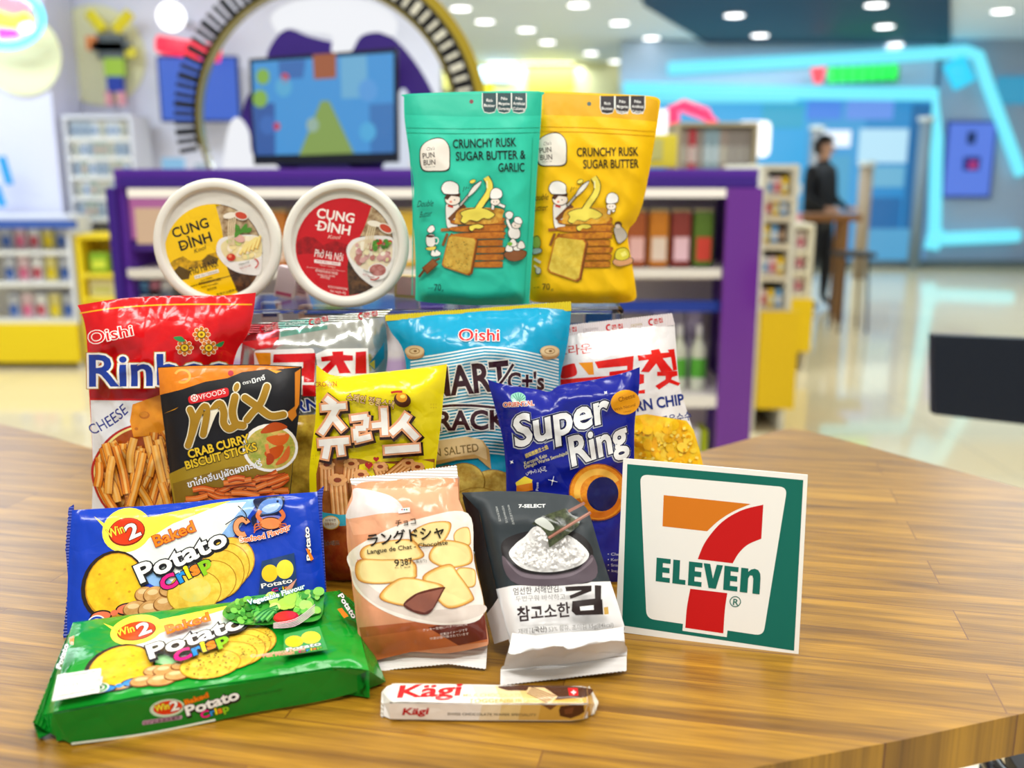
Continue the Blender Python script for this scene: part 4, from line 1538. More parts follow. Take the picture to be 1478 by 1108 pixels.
def potato_art(p, main, lite, bow, veg, P, k=1.0):
    """P maps pack artwork coordinates (0..1000 across, 0..500 down) to zoomed picture coordinates"""
    A = lambda *q: [P(a, b) for a, b in q]
    E = lambda cx, cy, r1, r2, c, a0=0, a1=360, n=26, **kw: p.p([P(cx + r1 * math.cos(math.radians(a0 + (a1 - a0) * i / n)), cy + r2 * math.sin(math.radians(a0 + (a1 - a0) * i / n))) for i in range(n)], c, **kw)
    # light beam behind the lettering
    p.p(A((230, 60), (640, 0), (760, 0), (560, 260), (480, 420), (300, 300), (140, 200)), lite)
    p.p(A((250, 80), (600, 10), (700, 10), (520, 230), (430, 330), (300, 240), (190, 180)), '#eef4ee')
    p.p(A((80, 20), (160, 78), (300, 40), (560, 6), (640, 0), (400, 75), (250, 155), (200, 160)), '#f6e44c')
    E(215, 85, 100, 88, '#f6e44c')
    E(215, 92, 74, 56, '#7c1408')
    E(215, 90, 70, 52, '#dc3810')
    a, b = P(144, 112), P(208, 92)
    p.t('Win', a[0], a[1], b[0], b[1], 36 * k, '#f4e43c', w=.015, out='#6c1408', ow=.02)
    a, b = P(228, 124), P(272, 108)
    p.t('2', a[0], a[1], b[0], b[1], 58 * k, '#f8f4ec', w=.03, out='#6c1408', ow=.03)
    # plain round crisp in place of the face
    E(165, 300, 128, 138, '#2a1c10')
    E(170, 300, 116, 128, '#c88c14')
    E(170, 298, 111, 122, '#f4cc24', kind='food', c2='#eeb81c', scale=110)
    for q in ((110, 250), (210, 240), (150, 350), (230, 330), (180, 290)):
        E(*q, 6, 5, '#d89c18', n=8)
    # bow
    E(120, 415, 44, 24, '#14100c')
    E(222, 398, 46, 25, '#14100c')
    E(120, 415, 38, 18, bow)
    E(222, 398, 40, 19, bow)
    E(172, 408, 15, 12, bow)
    # potatoes
    for cx, cy, r1, r2 in ((290, 345, 36, 28), (330, 352, 42, 32), (255, 400, 46, 30), (318, 408, 50, 34), (372, 392, 44, 30), (385, 340, 34, 24)):
        E(cx, cy + 3, r1 + 4, r2 + 4, '#7c4a1c')
        E(cx, cy, r1, r2, '#dca868', kind='food', c2='#c8904c', scale=110)
        E(cx - 8, cy - 10, r1 * .5, r2 * .35, '#ecc890')
    # crisps fan
    for i, (cx, cy) in enumerate(((632, 250), (612, 272), (590, 298), (552, 325), (486, 360))):
        r1, r2 = (92, 96) if i < 3 else ((98, 84) if i == 3 else (104, 84))
        E(cx, cy, r1 + 4, r2 + 4, '#b8841c')
        E(cx, cy, r1, r2, '#f2cf4a', kind='food', c2='#e8b834', scale=140)
    if veg:
        r = random.Random(6)
        for _ in range(60):
            u = r.uniform(0, 6.28)
            q = r.uniform(0, .9) ** .5
            E(486 + 96 * q * math.cos(u), 360 + 76 * q * math.sin(u), 3.4, 3, '#6c6418', n=6)
        for _ in range(40):
            x = r.uniform(590, 710)
            E(x, 330 - (x - 590) * .75 + r.uniform(-40, 40), 3.2, 3, '#6c6418', n=6)
    else:
        E(490, 352, 62, 48, '#dcd06c', kind='food', c2='#e8cc50', scale=90)
    # lettering
    a, b = P(335, 162), P(494, 112)
    p.t('Baked', a[0], a[1], b[0], b[1], 44 * k, '#f08414', w=.025, out='#a81c0c', ow=.03)
    a, b = P(278, 300), P(622, 178)
    p.t('Potato', a[0] + 5, a[1] + 7, b[0] + 5, b[1] + 7, 72 * k, '#14141c', w=.07)
    p.t('Potato', a[0], a[1], b[0], b[1], 72 * k, '#f6f6f2', w=.03, out='#14141c', ow=.04)
    cols = ['#e81c84', '#1c8cdc', '#f4dc1c', '#f0841c', '#8cc81c']
    a, b = P(366, 345), P(556, 262)
    p.word('Crisp', a[0], a[1], b[0], b[1], 52 * k, cols, w=.045, out='#14141c', ow=.045)
    # small inner pack
    q = A((755, 262), (885, 240), (890, 395), (738, 400))
    p.p(q, '#1c3c6c' if not veg else '#3ca04c')
    E(785, 315, 32, 36, '#f4cc24')
    E(845, 305, 34, 40, '#f0dc3c')
    a, b = P(752, 374), P(872, 362)
    p.t('Potato', a[0], a[1], b[0], b[1], 18 * k, '#f6f6f2', w=.02, out='#14141c', ow=.04)
    a, b = P(790, 394), P(872, 384)
    p.word('Crisp', a[0], a[1], b[0], b[1], 13 * k, cols, w=.02, out='#14141c', ow=.04)
    # round halal-style seal
    E(105, 440, 36, 30, '#f2f2ec')
    E(105, 440, 31, 25, main)
    E(105, 440, 22, 17, '#f2f2ec')
    E(105, 440, 14, 10, main)


def bil(TL, TR, BR_, BL_):
    def f(a, b):
        u, v = a / 1000, b / 500
        x = (TL[0] * (1 - u) + TR[0] * u) * (1 - v) + (BL_[0] * (1 - u) + BR_[0] * u) * v
        y = (TL[1] * (1 - u) + TR[1] * u) * (1 - v) + (BL_[1] * (1 - u) + BR_[1] * u) * v
        return (x, y)
    return f


QF = lambda pts: Q(pts, (30, 680, .361))
# ---- blue pack leaning behind the green one
BB = '#0c3cb8'
fr = Frame(WZ(95, 925), yaw=9, lean=30)
fb = lambda x: fr.floor_py(x)
top = QF(cr([(205, 155), (500, 138), (850, 108), (1185, 82)], False))
right = QF(cr([(1185, 82), (1195, 200), (1212, 400), (1220, 500)], False)) + [(469, 870), (466, fb(466))]
left = QF(cr([(205, 155), (195, 300), (188, 450), (185, 600)], False)) + [(97, 905), (98, fb(98))]
bottom = [(98, fb(98)), (466, fb(466))]
p = Panel(fr, top, right, bottom, left, T=.008, R=(.015, .015, .015, .012), wr=.0006, base=BB, kind='film', back=('slab', .02), seed=91, name='wrapper')
p.z(30, 680, .361)
P = bil((215, 165), (1195, 90), (1225, 560), (195, 680))
potato_art(p, BB, '#8cb8ec', '#f07850', False, P)
# seafood drawing
p.p([(930, 120), (960, 108), (1050, 102), (1045, 150), (1010, 180), (960, 180), (935, 220), (922, 190), (945, 160)], '#141c3c', smooth=True)
p.p([(950, 150), (975, 118), (1030, 108), (1048, 125), (1035, 158), (990, 172), (960, 168)], '#5c84c8', smooth=True)
p.p([(965, 155), (990, 135), (1035, 130), (1025, 155), (990, 168)], '#a8c4e8', smooth=True)
p.e(1028, 122, 5, 5, '#141c3c', n=10)
p.p([(945, 200), (960, 185), (1035, 180), (1040, 215), (1010, 235), (960, 230)], '#7c78c0', smooth=True)
p.e(1000, 210, 46, 26, '#3c1408')
p.e(1000, 210, 42, 22, '#e8884c')
for sx in (-1, 1):
    p.s_([(1000 + sx * 36, 200), (1000 + sx * 52, 180), (1000 + sx * 40, 158)], 16, '#d8703c')
    for k in range(3):
        p.s_([(1000 + sx * 34, 214 + k * 6), (1000 + sx * 58, 212 + k * 12), (1000 + sx * 66, 228 + k * 10)], 5, '#c8602c')
p.ring(888, 225, 26, 30, 26, '#3c1408', a0=60, a1=330)
p.ring(888, 225, 26, 30, 20, '#e89460', a0=62, a1=328)
p.s_([(905, 200), (880, 180), (820, 215)], 4, '#14141c')
p.s_([(905, 200), (900, 170), (870, 140)], 4, '#14141c')
p.t('Seafood Flavour', 880, 285, 1080, 232, 22, '#f07838', w=.03, out='#f4f0ea', ow=.05, bend=-10)
p.t('Potato', 1165, 355, 1152, 225, 20, '#f4f4f0', w=.03, out='#0c1030', ow=.06)
p.p([(1140, 310), (1152, 312), (1172, 352), (1160, 360)], '#f0841c')
p.p([(1060, 470), (1105, 430), (1085, 470), (1065, 490)], '#e09c84')
sl = Panel(Frame(fr.O - fr.N * .006, 9, 30), QF([(212, 132), (212, 160)]), QF([(212, 160), (200, 500), (196, 700)]), QF([(164, 690), (196, 700)]), QF(dens([(212, 132), (192, 145), (188, 170)], 8)[:-1] + zig((188, 170), (175, 330), 9, 4)[:-1] + [(190, 440)] + zig((186, 470), (164, 690), 12, 4)),
           T=0, wr=0, base='#0a2c98', kind='sealh', back=('slab', .0008), name='end_seal')
sr = Panel(Frame(fr.O - fr.N * .006, 9, 30), QF([(1180, 84), (1212, 58)]), QF([(1212, 58), (1205, 110), (1206, 200), (1222, 480)]), QF([(1200, 480), (1222, 480)]), QF([(1180, 84), (1190, 200), (1200, 480)]),
           T=0, wr=0, base='#0a2c98', kind='sealh', back=('slab', .0008), name='end_seal')
thing('cracker_pack', 'long blue pack of potato crisps with seafood print, leaning behind the green pack', 'snack pack', [p, sl, sr])

# ---- green pack lying flat
GG = '#0c9428'
H = .03
A0 = WZ(77, 1027, TZ + H)
A1 = WZ(480, 963, TZ + H)
yaw = math.degrees(math.atan2(A1[1] - A0[1], A1[0] - A0[0]))
fr = Frame(A0 - np.array([0, 0, .004]), yaw=yaw, lean=90)
QG = lambda pts: Q(pts, (40, 840, .3518))
top = QG(cr([(185, 165), (500, 125), (900, 75), (1268, 36)], False))
right = QG([(1268, 36), (1345, 120), (1372, 250), (1400, 362)])
bottom = QG(cr([(105, 532), (500, 462), (900, 402), (1250, 352), (1400, 362)], False))
left = QG([(185, 165), (140, 360), (105, 532)])
p = Panel(fr, top, right, bottom, left, T=.004, R=(.008, .012, .008, .008), wr=.0006, base=GG, kind='film', back=('slab', H - .006), seed=95, name='wrapper')
p.z(40, 840, .3518)
P = bil((190, 150), (1290, 30), (1370, 340), (110, 560))
P0_ = bil((190, 168), (1275, 38), (1385, 345), (115, 528))
P = lambda a, b: P0_(a + 34 * (1 - a / 1000), b)
potato_art(p, GG, '#a8e0a0', '#2c8cd8', True, P, .8)
# vegetables
p.p([(800, 150), (860, 95), (1000, 70), (1195, 55), (1215, 110), (1190, 180), (1060, 190), (960, 200), (850, 190)], '#3c9c34', smooth=True)
blobs(p, [(812, 150), (870, 100), (960, 95), (940, 190), (850, 190)], 60, 3, (8, 18), ['#2c8c2c', '#4cb03c', '#1c741c', '#6cc44c'])
blobs(p, [(1100, 70), (1200, 65), (1200, 150), (1100, 160)], 34, 4, (10, 24), ['#6cc43c', '#94d850', '#4ca82c', '#b0e068'])
blobs(p, [(1000, 90), (1090, 80), (1090, 140), (1010, 140)], 8, 5, (20, 34), ['#a8d84c', '#c8e878'])
for k in range(3):
    p.s_([(935 + k * 22, 195), (970 + k * 18, 165), (1030 - k * 8, 140 + k * 12)], 24, '#1c7c24')
    p.s_([(937 + k * 22, 192), (972 + k * 18, 162), (1028 - k * 8, 138 + k * 12)], 8, '#6cc45c')
p.e(1062, 182, 52, 26, '#b01414', -6)
p.e(1058, 176, 44, 18, '#e82820', -6)
for k in range(5):
    p.s_([(1010, 208 + k * 5), (1100, 190 + k * 7), (1180, 130 + k * 8)], 2.5, '#f0d8d8')
p.t('Vegetable Flavour', 908, 130, 1140, 62, 20, '#e8f6f0', w=.03, out='#147c84', ow=.06, bend=-4)
p.t('Convenience Packs', 918, 352, 1140, 318, 12, '#e8b8a0', w=.03)
p.t('Pek Mudah', 968, 352, 1095, 336, 13, '#e89880', w=.03)
p.t('Potato', 1275, 95, 1335, 190, 22, '#f4f4f0', w=.03, out='#0c3014', ow=.06)
p.p([(1272, 150), (1290, 145), (1318, 180), (1300, 188)], '#f0841c')
p.t('Potato', 140, 400, 172, 300, 20, '#f4f4f0', w=.03, out='#0c3014', ow=.06)
p.p([(175, 270), (195, 262), (192, 300), (178, 296)], '#f0841c')
p.p([(128, 425), (306, 398), (298, 498), (104, 535)], '#eef0e6')
for k in range(4):
    a = [(145 + k * 44, 458 - k * 7), (182 + k * 44, 452 - k * 7), (178 + k * 44, 490 - k * 7), (140 + k * 44, 497 - k * 7)]
    p.p(a, '#6c8c70')
    cx, cy = sum(q[0] for q in a) / 4, sum(q[1] for q in a) / 4
    p.p([(cx + (x - cx) * .9, cy + (y - cy) * .9) for x, y in a], '#eef0e6')
    p.t(('90', '15', '21', '270')[k], 150 + k * 44, 480 - k * 7, 172 + k * 44, 476 - k * 7, 13, '#3c5c44')
p.t('คุณค่าทางโภชนาการต่อ 1 ซอง', 150, 440, 285, 415, 10, '#3c5c44')
p.t('ควรแบ่งกิน พลังงาน น้ำตาล ไขมัน', 118, 522, 285, 490, 8, '#3c5c44')
# front side panel with its own print
fs = Frame(A0 - np.array([0, 0, .004]) + np.array([math.sin(math.radians(yaw)), -math.cos(math.radians(yaw)), 0]) * .0006, yaw=yaw, lean=0)
side = Panel(fs, QG(cr([(105, 540), (500, 472), (900, 412), (1250, 362), (1400, 368)], False)), QG([(1400, 368), (1385, 440)]), QG(cr([(176, 662), (600, 604), (900, 540), (1200, 488), (1385, 440)], False)), QG([(105, 540), (176, 662)]),
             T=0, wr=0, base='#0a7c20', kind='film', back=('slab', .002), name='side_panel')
side.z(40, 840, .3518)
side.e(572, 516, 72, 36, '#c8dcc0', -8)
side.e(575, 514, 60, 28, '#dc3810', -8)
side.t('Win', 524, 530, 582, 518, 26, '#f4e43c', w=.03, out='#6c1408', ow=.03)
side.t('2', 590, 528, 622, 520, 38, '#f8f4ec', w=.03, out='#6c1408', ow=.03)
side.p(rounded([(470, 568), (634, 544), (634, 560), (470, 586)], 7), '#b890a8')
side.t('烘烤蔬菜香脆薯餅', 478, 584, 626, 558, 13, '#4c1c34', w=.01)
side.t('Baked', 648, 502, 742, 470, 20, '#f08414', w=.035, out='#a81c0c', ow=.035)
side.t('Potato', 660, 552, 872, 482, 40, '#14141c', w=.075)
side.t('Potato', 656, 546, 868, 476, 40, '#f6f6f2', w=.035, out='#14141c', ow=.04)
side.word('Crisp', 712, 558, 826, 524, 27, ['#e81c84', '#1c8cdc', '#f4dc1c', '#f0841c', '#8cc81c'], w=.04, out='#14141c', ow=.04)
side.t('Biskut kentang rangup perisa sayur', 895, 470, 1045, 442, 10, '#085018')
side.s_([(180, 660), (480, 620), (770, 562)], 9, '#e8f0e0')
# twisted ends and crimped seals as small faceted wedges


def wedge(pts3, name, color, root, org, kind='film'):
    V = [np.array(q) - org for q in pts3]
    return V


def green_ends(root, org):
    g3 = lambda x, y, z: WZ(*QG([(x, y)])[0], TZ + z)
    m = mat(GG, 'film')
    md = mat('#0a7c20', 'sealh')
    # left gusset: from end of the block to the seal
    b = {'tb': g3(185, 165, .026), 'tf': g3(105, 532, .026), 'bf': g3(176, 662, .001), 's0': g3(168, 210, .014), 's1': g3(60, 545, .012), 's2': g3(90, 618, .005)}
    V = [b[k] - org for k in ('tb', 'tf', 'bf', 's0', 's1', 's2')]
    mesh_obj('gusset', V, [(0, 1, 4, 3), (1, 2, 5, 4), (0, 3, 5, 2)], m, root)
    zz = lambda a, b_, n, am: zig(a, b_, n, am)
    e1 = [g3(x, y, .016) for x, y in zz((160, 220), (20, 572), 16, 4)]
    e1 += [g3(x, y, .004) for x, y in zz((20, 572), (42, 640), 5, 4)]
    inner = [b['s0'], b['s1'], b['s2']]
    pts = [e - org for e in e1] + [i - org for i in inner[::-1]]
    n = len(pts)
    up = np.array([0, 0, .0009])
    cen = len(e1)
    V = pts + [q - up for q in pts]
    Fc = []
    # fan between zigzag and inner line
    k0 = 33
    for i in range(cen - 1):
        if i < k0 - 1:
            Fc.append((i, i + 1, n - 1) if i < k0 // 2 else (i, i + 1, n - 2))
        else:
            Fc.append((i, i + 1, n - 3))
    Fc.append((k0 // 2, n - 2, n - 1))
    Fc.append((k0 - 1, n - 3, n - 2))
    Fc += [tuple(j + n for j in f[::-1]) for f in list(Fc)]
    mesh_obj('end_seal', V, Fc, md, root)
    # right gusset tapering to its seal
    c = {'tb': g3(1268, 36, .026), 'tm': g3(1345, 120, .027), 'tf': g3(1400, 362, .026), 'bf': g3(1385, 442, .001), 's0': g3(1342, 92, .020), 's1': g3(1470, 408, .004), 'tf0': g3(1250, 352, .030), 'bf0': g3(1250, 478, .001)}
    V = [c[k] - org for k in ('tb', 'tm', 'tf', 'bf', 's0', 's1', 'tf0', 'bf0')]
    mesh_obj('gusset', V, [(0, 1, 4), (1, 2, 5, 4), (2, 3, 5), (3, 7, 6, 2)], m, root)
    z2 = [g3(x, y, .021) for x, y in zz((1275, 32), (1344, 90), 8, 4)]
    V = [q - org for q in z2] + [c['tb'] - org, c['s0'] - org]
    k = len(z2)
    Fc = [(i, i + 1, k if i < k // 2 else k + 1) for i in range(k - 1)] + [(k // 2, k + 1, k)]
    V2 = V + [v - up for v in V]
    Fc += [tuple(j + len(V) for j in f[::-1]) for f in Fc]
    mesh_obj('end_seal', V2, Fc, md, root)


thing('cracker_pack', 'long green pack of potato crisps with vegetable print, lying flat at the front left', 'snack pack', [p, side], extra=[green_ends])

# ====================================================================== chocolate cookie pack
QS = lambda pts: Q(pts, (440, 650, .3701))
fr = Frame(WZ(620, 958, TZ + .006), yaw=-4, lean=27)
top = QS(cr([(180, 128), (300, 118), (440, 108), (597, 98)], False))
right = QS(cr([(597, 98), (600, 190), (630, 280), (662, 450), (690, 600), (715, 730), (712, 760)], False))
bottom = QS(cr([(232, 838), (300, 800), (420, 785), (560, 790), (712, 760)], False))
left = QS(cr([(180, 128), (184, 170), (162, 240), (168, 380), (190, 560), (212, 740), (232, 838)], False))
p = Panel(fr, top, right, bottom, left, T=.02, R=(.02, .02, .03, .03), wr=.0011, base='#d8946c', kind='film', back=('slab', .012), seed=103, name='wrapper', pleat=(.001, .0015))
p.z(440, 650, .3701)
p.p([(186, 150), (597, 140), (600, 190), (640, 290), (190, 330), (165, 260)], '#e8a882')
p.p([(230, 150), (330, 175), (378, 215), (372, 240), (300, 245), (200, 262), (162, 264), (165, 235), (186, 190), (190, 150)], '#e2d8d4', smooth=True)
p.p([(212, 690), (700, 640), (712, 745), (420, 782), (240, 828)], '#b05c34')
p.p([(215, 730), (500, 690), (706, 690), (712, 745), (420, 784), (238, 826)], '#c46c3c')
p.p([(480, 690), (700, 640), (712, 735), (600, 760)], '#6c2c20')
# plate
p.p([(172, 400), (300, 320), (450, 265), (636, 245), (660, 430), (695, 640), (560, 680), (400, 660), (280, 610), (200, 540), (180, 470)], '#f0e8dc', smooth=True)
p.p([(190, 470), (300, 560), (480, 620), (688, 600), (690, 640), (560, 672), (420, 650), (280, 600), (205, 530)], '#ded0c4', smooth=True)
cookie(p, [(440, 300), (500, 278), (568, 280), (560, 330), (520, 370), (440, 370), (410, 330)])
cookie(p, [(600, 305), (638, 300), (648, 345), (640, 370), (590, 360), (580, 330)])
cookie(p, [(490, 390), (540, 350), (620, 360), (650, 385), (648, 440), (560, 458), (490, 432)])
cookie(p, [(240, 370), (400, 345), (450, 380), (455, 420), (300, 440), (220, 420)])
cookie(p, [(600, 458), (660, 462), (668, 500), (660, 530), (620, 530), (590, 490)])
cookie(p, [(206, 430), (300, 425), (420, 430), (438, 480), (420, 500), (300, 520), (208, 505)])
cookie(p, [(460, 490), (560, 442), (600, 480), (655, 560), (650, 590), (560, 615), (500, 560)])
cookie(p, [(290, 570), (370, 498), (480, 508), (545, 535), (480, 600), (380, 605)])
p.p([(385, 600), (430, 560), (490, 540), (545, 532), (540, 550), (500, 620), (470, 640), (420, 628)], '#5a281c', smooth=True)
p.p([(390, 600), (440, 562), (540, 538), (500, 615), (468, 632), (425, 622)], '#8c5444')
p.p([(365, 228), (410, 222), (412, 240), (366, 246)], '#f2f4ee')
for k, c in enumerate(('#c82c3c', '#2c5ca8', '#2c8c4c')):
    p.e(380 + k * 9, 231, 3.5, 3, c, n=8)
p.t('チョコ', 356, 296, 434, 286, 26, '#30241c', w=.012)
p.t('ラングドシャ', 250, 372, 545, 335, 48, '#1c140c', w=.022)
p.t('Langue de Chat - Chocolate', 246, 404, 558, 366, 17, '#30241c', w=.012)
p.t('9', 352, 452, 370, 450, 26, '#30241c', w=.01)
p.s_([(375, 424), (376, 460)], 1.5, '#30241c', smooth=False)
p.t('387', 378, 450, 422, 442, 25, '#30241c', w=.01)
p.t('(1個当り)', 424, 440, 476, 434, 13, '#30241c')
p.t('枚入', 352, 460, 368, 459, 6, '#30241c')
p.t('kcal', 390, 458, 412, 455, 6, '#30241c')
p.t('クッキー生地にバター12%使用', 462, 705, 634, 680, 10, '#f6e6dc', w=.006)
p.t('写真はイメージです', 530, 722, 636, 702, 10, '#f6e6dc', w=.006)
p.t('中身は個包装されています', 490, 738, 640, 718, 10, '#f6e6dc', w=.006)
p.t('おやつ', 205, 432, 232, 428, 8, '#c8502c')
st_ = Panel(Frame(fr.O + fr.N * .001, -4, 27), QS(zig((176, 112), (592, 60), 34, 4)), QS([(592, 60), (597, 106)]), QS([(182, 132), (300, 150), (400, 128), (597, 106)]), QS([(176, 112), (182, 132)]),
            T=0, wr=0, base='#eeece8', kind='sealh', back=('slab', .001), name='top_seal')
fr2 = Frame(WZ(620, 960, TZ + .0035), yaw=-4, lean=55)
sb_ = Panel(fr2, QS(cr([(230, 835), (300, 795), (420, 780), (560, 785), (712, 755)], False)), QS([(712, 755), (706, 848)]), QS(zig((278, 864), (350, 850), 5, -3)[:-1] + zig((350, 850), (560, 830), 14, -3)[:-1] + zig((560, 830), (706, 850), 10, -3)), QS([(230, 835), (278, 864)]),
            T=0, wr=0, base='#e9e6e0', kind='sealh', back=('slab', .001), name='bottom_seal')
thing('cookie_pack', 'tan pack of chocolate cookies with white crimped ends, front centre', 'cookie pack', [p, st_, sb_])

# ====================================================================== seaweed pack
QW = lambda pts: Q(pts, (660, 690, .2796))
fr = Frame(WZ(800, 945, TZ + .012), yaw=-2, lean=30)
DK = '#2c3438'
top = QW(cr([(20, 72), (200, 66), (420, 70), (590, 92), (640, 130)], False))
right = QW(cr([(640, 130), (680, 180), (740, 380), (790, 535), (830, 650), (860, 760)], False))
bottom = QW(cr([(170, 900), (270, 930), (500, 900), (700, 860), (860, 760)], False))
left = QW(cr([(20, 72), (60, 240), (90, 480), (140, 700), (160, 820), (170, 900)], False))
top = QW(cr([(110, 168), (60, 120), (22, 78), (200, 68), (420, 72), (590, 92), (640, 130)], False, 4)[0:])
top = QW([(22, 74), (200, 66), (420, 70), (590, 90), (640, 130)])
left = QW([(22, 74), (112, 168), (160, 400), (200, 570), (240, 760), (290, 905)])
bottom = QW([(290, 905), (500, 930), (700, 900), (860, 790)])
right = QW(cr([(640, 130), (680, 180), (740, 380), (790, 535), (830, 650), (862, 760), (860, 790)], False))
p = Panel(fr, top, right, bottom, left, T=.012, R=(.014, .018, .035, .02), wr=.0007, base=DK, kind='satin', back=('slab', .03), seed=113, name='wrapper', pleat=(.0006, .001))
p.z(660, 690, .2796)
p.p([(200, 572), (280, 555), (500, 540), (790, 532), (830, 650), (862, 760), (860, 790), (700, 900), (500, 930), (290, 905), (240, 760)], '#eceae8', kind='satin')
p.t('7-SELECT', 318, 152, 455, 150, 17, '#e6e8e6', w=.03)
for i, l in enumerate(('엄선한 김을', '두번 구워 바삭한', '참고소한 김')):
    pass
for i, (x, l) in enumerate(((262, '바삭고소한김의맛'), (232, '두번구워바삭하고참'), (200, '서해안조미김맛'))):
    p.t(l, x - 4, 140 + i * 3, x + 12 + (3 - i) * 4, 240 - i * 8, 12, '#b8bcb8')
# bowl
p.p([(226, 345), (300, 290), (460, 262), (620, 282), (694, 355), (700, 440), (690, 535), (500, 545), (310, 548), (260, 470)], '#1a1416', smooth=True)
p.p([(232, 400), (330, 480), (480, 498), (620, 470), (697, 395), (692, 530), (310, 546)], '#5c5058', smooth=True)
p.p([(250, 420), (330, 486), (480, 504), (620, 478), (694, 410), (688, 440), (600, 500), (480, 520), (330, 505)], '#7c7078', smooth=True)
rice = [(268, 395), (300, 340), (350, 300), (400, 250), (450, 280), (480, 300), (560, 290), (640, 340), (680, 400), (620, 455), (480, 485), (340, 465)]
p.p(rice, '#ecebe8', smooth=True)
blobs(p, [(285, 395), (320, 340), (380, 310), (560, 305), (630, 345), (665, 400), (600, 445), (480, 470), (350, 455)], 300, 9, (8, 12), ['#f6f5f2', '#efedea', '#fbfaf8', '#e6e4e0'], sq=.55)
blobs(p, [(395, 300), (388, 265), (400, 240), (470, 260), (470, 330), (420, 330)], 40, 10, (8, 12), ['#f4f3f0', '#e8e6e4', '#fbfaf8'], sq=.55)
p.p([(385, 245), (440, 205), (560, 165), (590, 200), (635, 215), (625, 255), (570, 300), (475, 368), (462, 300), (430, 262)], '#24281c', kind='food', c2='#4c5438', scale=200)
p.p([(400, 232), (440, 212), (480, 240), (500, 270), (480, 280), (440, 262)], '#c8ccc4', smooth=True)
p.s_([(470, 318), (580, 250), (686, 186)], 16, '#8a5848')
p.s_([(470, 316), (580, 248), (684, 184)], 5, '#b88470')
p.s_([(572, 182), (655, 138)], 15, '#8a5848', smooth=False)
p.t('엄선한 서해안김', 292, 606, 522, 590, 36, '#2c2420', w=.008)
p.t('을', 526, 592, 544, 590, 18, '#8c8884')
p.t('두번구워 바삭하고', 304, 640, 556, 628, 28, '#8c8884', w=.002)
p.t('참고소한', 316, 738, 582, 712, 72, '#2c1c1c', w=.024)
KB = '#241614'
for q in ([(556, 566), (690, 560), (690, 588), (610, 620), (582, 628), (578, 612), (640, 585), (560, 590)], [(706, 558), (740, 560), (738, 655), (708, 655)],
          [(592, 640), (720, 625), (745, 632), (750, 708), (610, 712), (588, 690)]):
    p.p(q, KB)
p.p([(630, 668), (700, 660), (702, 684), (634, 688)], '#eceae8', kind='satin')
p.p([(752, 672), (774, 668), (778, 706), (755, 708)], '#c8a04c')
p.t('재래김(국산) 53% 함유, 조미김 15g(84kcal)', 318, 806, 802, 770, 27, '#7c7874', w=.003)
p.t('(국산)', 388, 798, 462, 790, 27, '#3c3430', w=.01)
# left gusset side
fl = Frame(WZ(742, 925, TZ + .004) + np.array([0, 0, 0]), yaw=0, lean=30)


def weed_side(root, org):
    F0 = fr
    def on(x, y, d):
        px, py = QW([(x, y)])[0]
        l = p.p2l(np.array([[px, py]]), flat=True)[0]
        return F0.O + l[0] * F0.X + l[1] * F0.Y + d * F0.N
    outer = [(18, 80), (60, 240), (95, 450), (145, 690), (185, 850)]
    inner = [(30, 84), (112, 170), (160, 400), (212, 620), (270, 830)]
    V, Fc, mi = [], [], []
    for (a, b), (c, d_) in zip(outer, inner):
        V += [on(a, b, -.02) - org, on((a + c) / 2 + 4, (b + d_) / 2, -.006) - org, on(c, d_, .004) - org]
    for i in range(4):
        for j in (0, 1):
            k = i * 3 + j
            Fc.append((k, k + 3, k + 4, k + 1))
            mi.append(1 if i >= 3 else 0)
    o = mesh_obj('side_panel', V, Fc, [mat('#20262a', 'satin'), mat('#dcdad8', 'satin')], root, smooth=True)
    for f, m_ in zip(o.data.polygons, mi):
        f.material_index = m_
    # soft folded foot running out to the crimped seal
    e = lambda x, y, z: WZ(*QW([(x, y)])[0], TZ + z) - org
    rows = [[on(285, 800, .008) - org, on(400, 815, .014) - org, on(560, 800, .015) - org, on(720, 790, .014) - org, on(850, 770, .006) - org],
            [e(262, 905, .03), e(400, 880, .04), e(560, 872, .043), e(720, 850, .04), e(866, 838, .03)],
            [e(238, 960, .014), e(400, 925, .022), e(560, 915, .02), e(720, 900, .022), e(878, 888, .014)],
            [e(224, 988, .008), e(400, 972, .009), e(560, 958, .010), e(720, 942, .009), e(874, 925, .008)]]
    V, Fc = [], []
    rr = random.Random(4)
    gn, gm = 25, 16

    def lag(a, t):
        k = t * (len(a) - 1)
        i = min(len(a) - 2, int(k))
        f = k - i
        f = f * f * (3 - 2 * f)
        return a[i] * (1 - f) + a[i + 1] * f
    for i in range(gn):
        for j in range(gm):
            q = lag([lag(r_, i / (gn - 1)) for r_ in rows], j / (gm - 1))
            env = math.sin(math.pi * j / (gm - 1))
            q = q + np.array([0, -.4, .9]) * env * .0035 * (math.sin(i * 1.1 + j * .5) * .6 + math.sin(i * .6 - j * .9 + 1) * .6 + rr.uniform(-.25, .25))
            V.append(q)
    for i in range(gn - 1):
        for j in range(gm - 1):
            a = i * gm + j
            Fc.append((a, a + 1, a + gm + 1, a + gm))
    # underside closes onto the table
    n0 = len(V)
    for i in range(gn):
        V.append(np.array([V[i * gm][0], V[i * gm][1], V[(i + 1) * gm - 1][2] - .006]))
    mesh_obj('folded_end', V, Fc, mat('#e6e4e2', 'satin'), root, smooth=True)


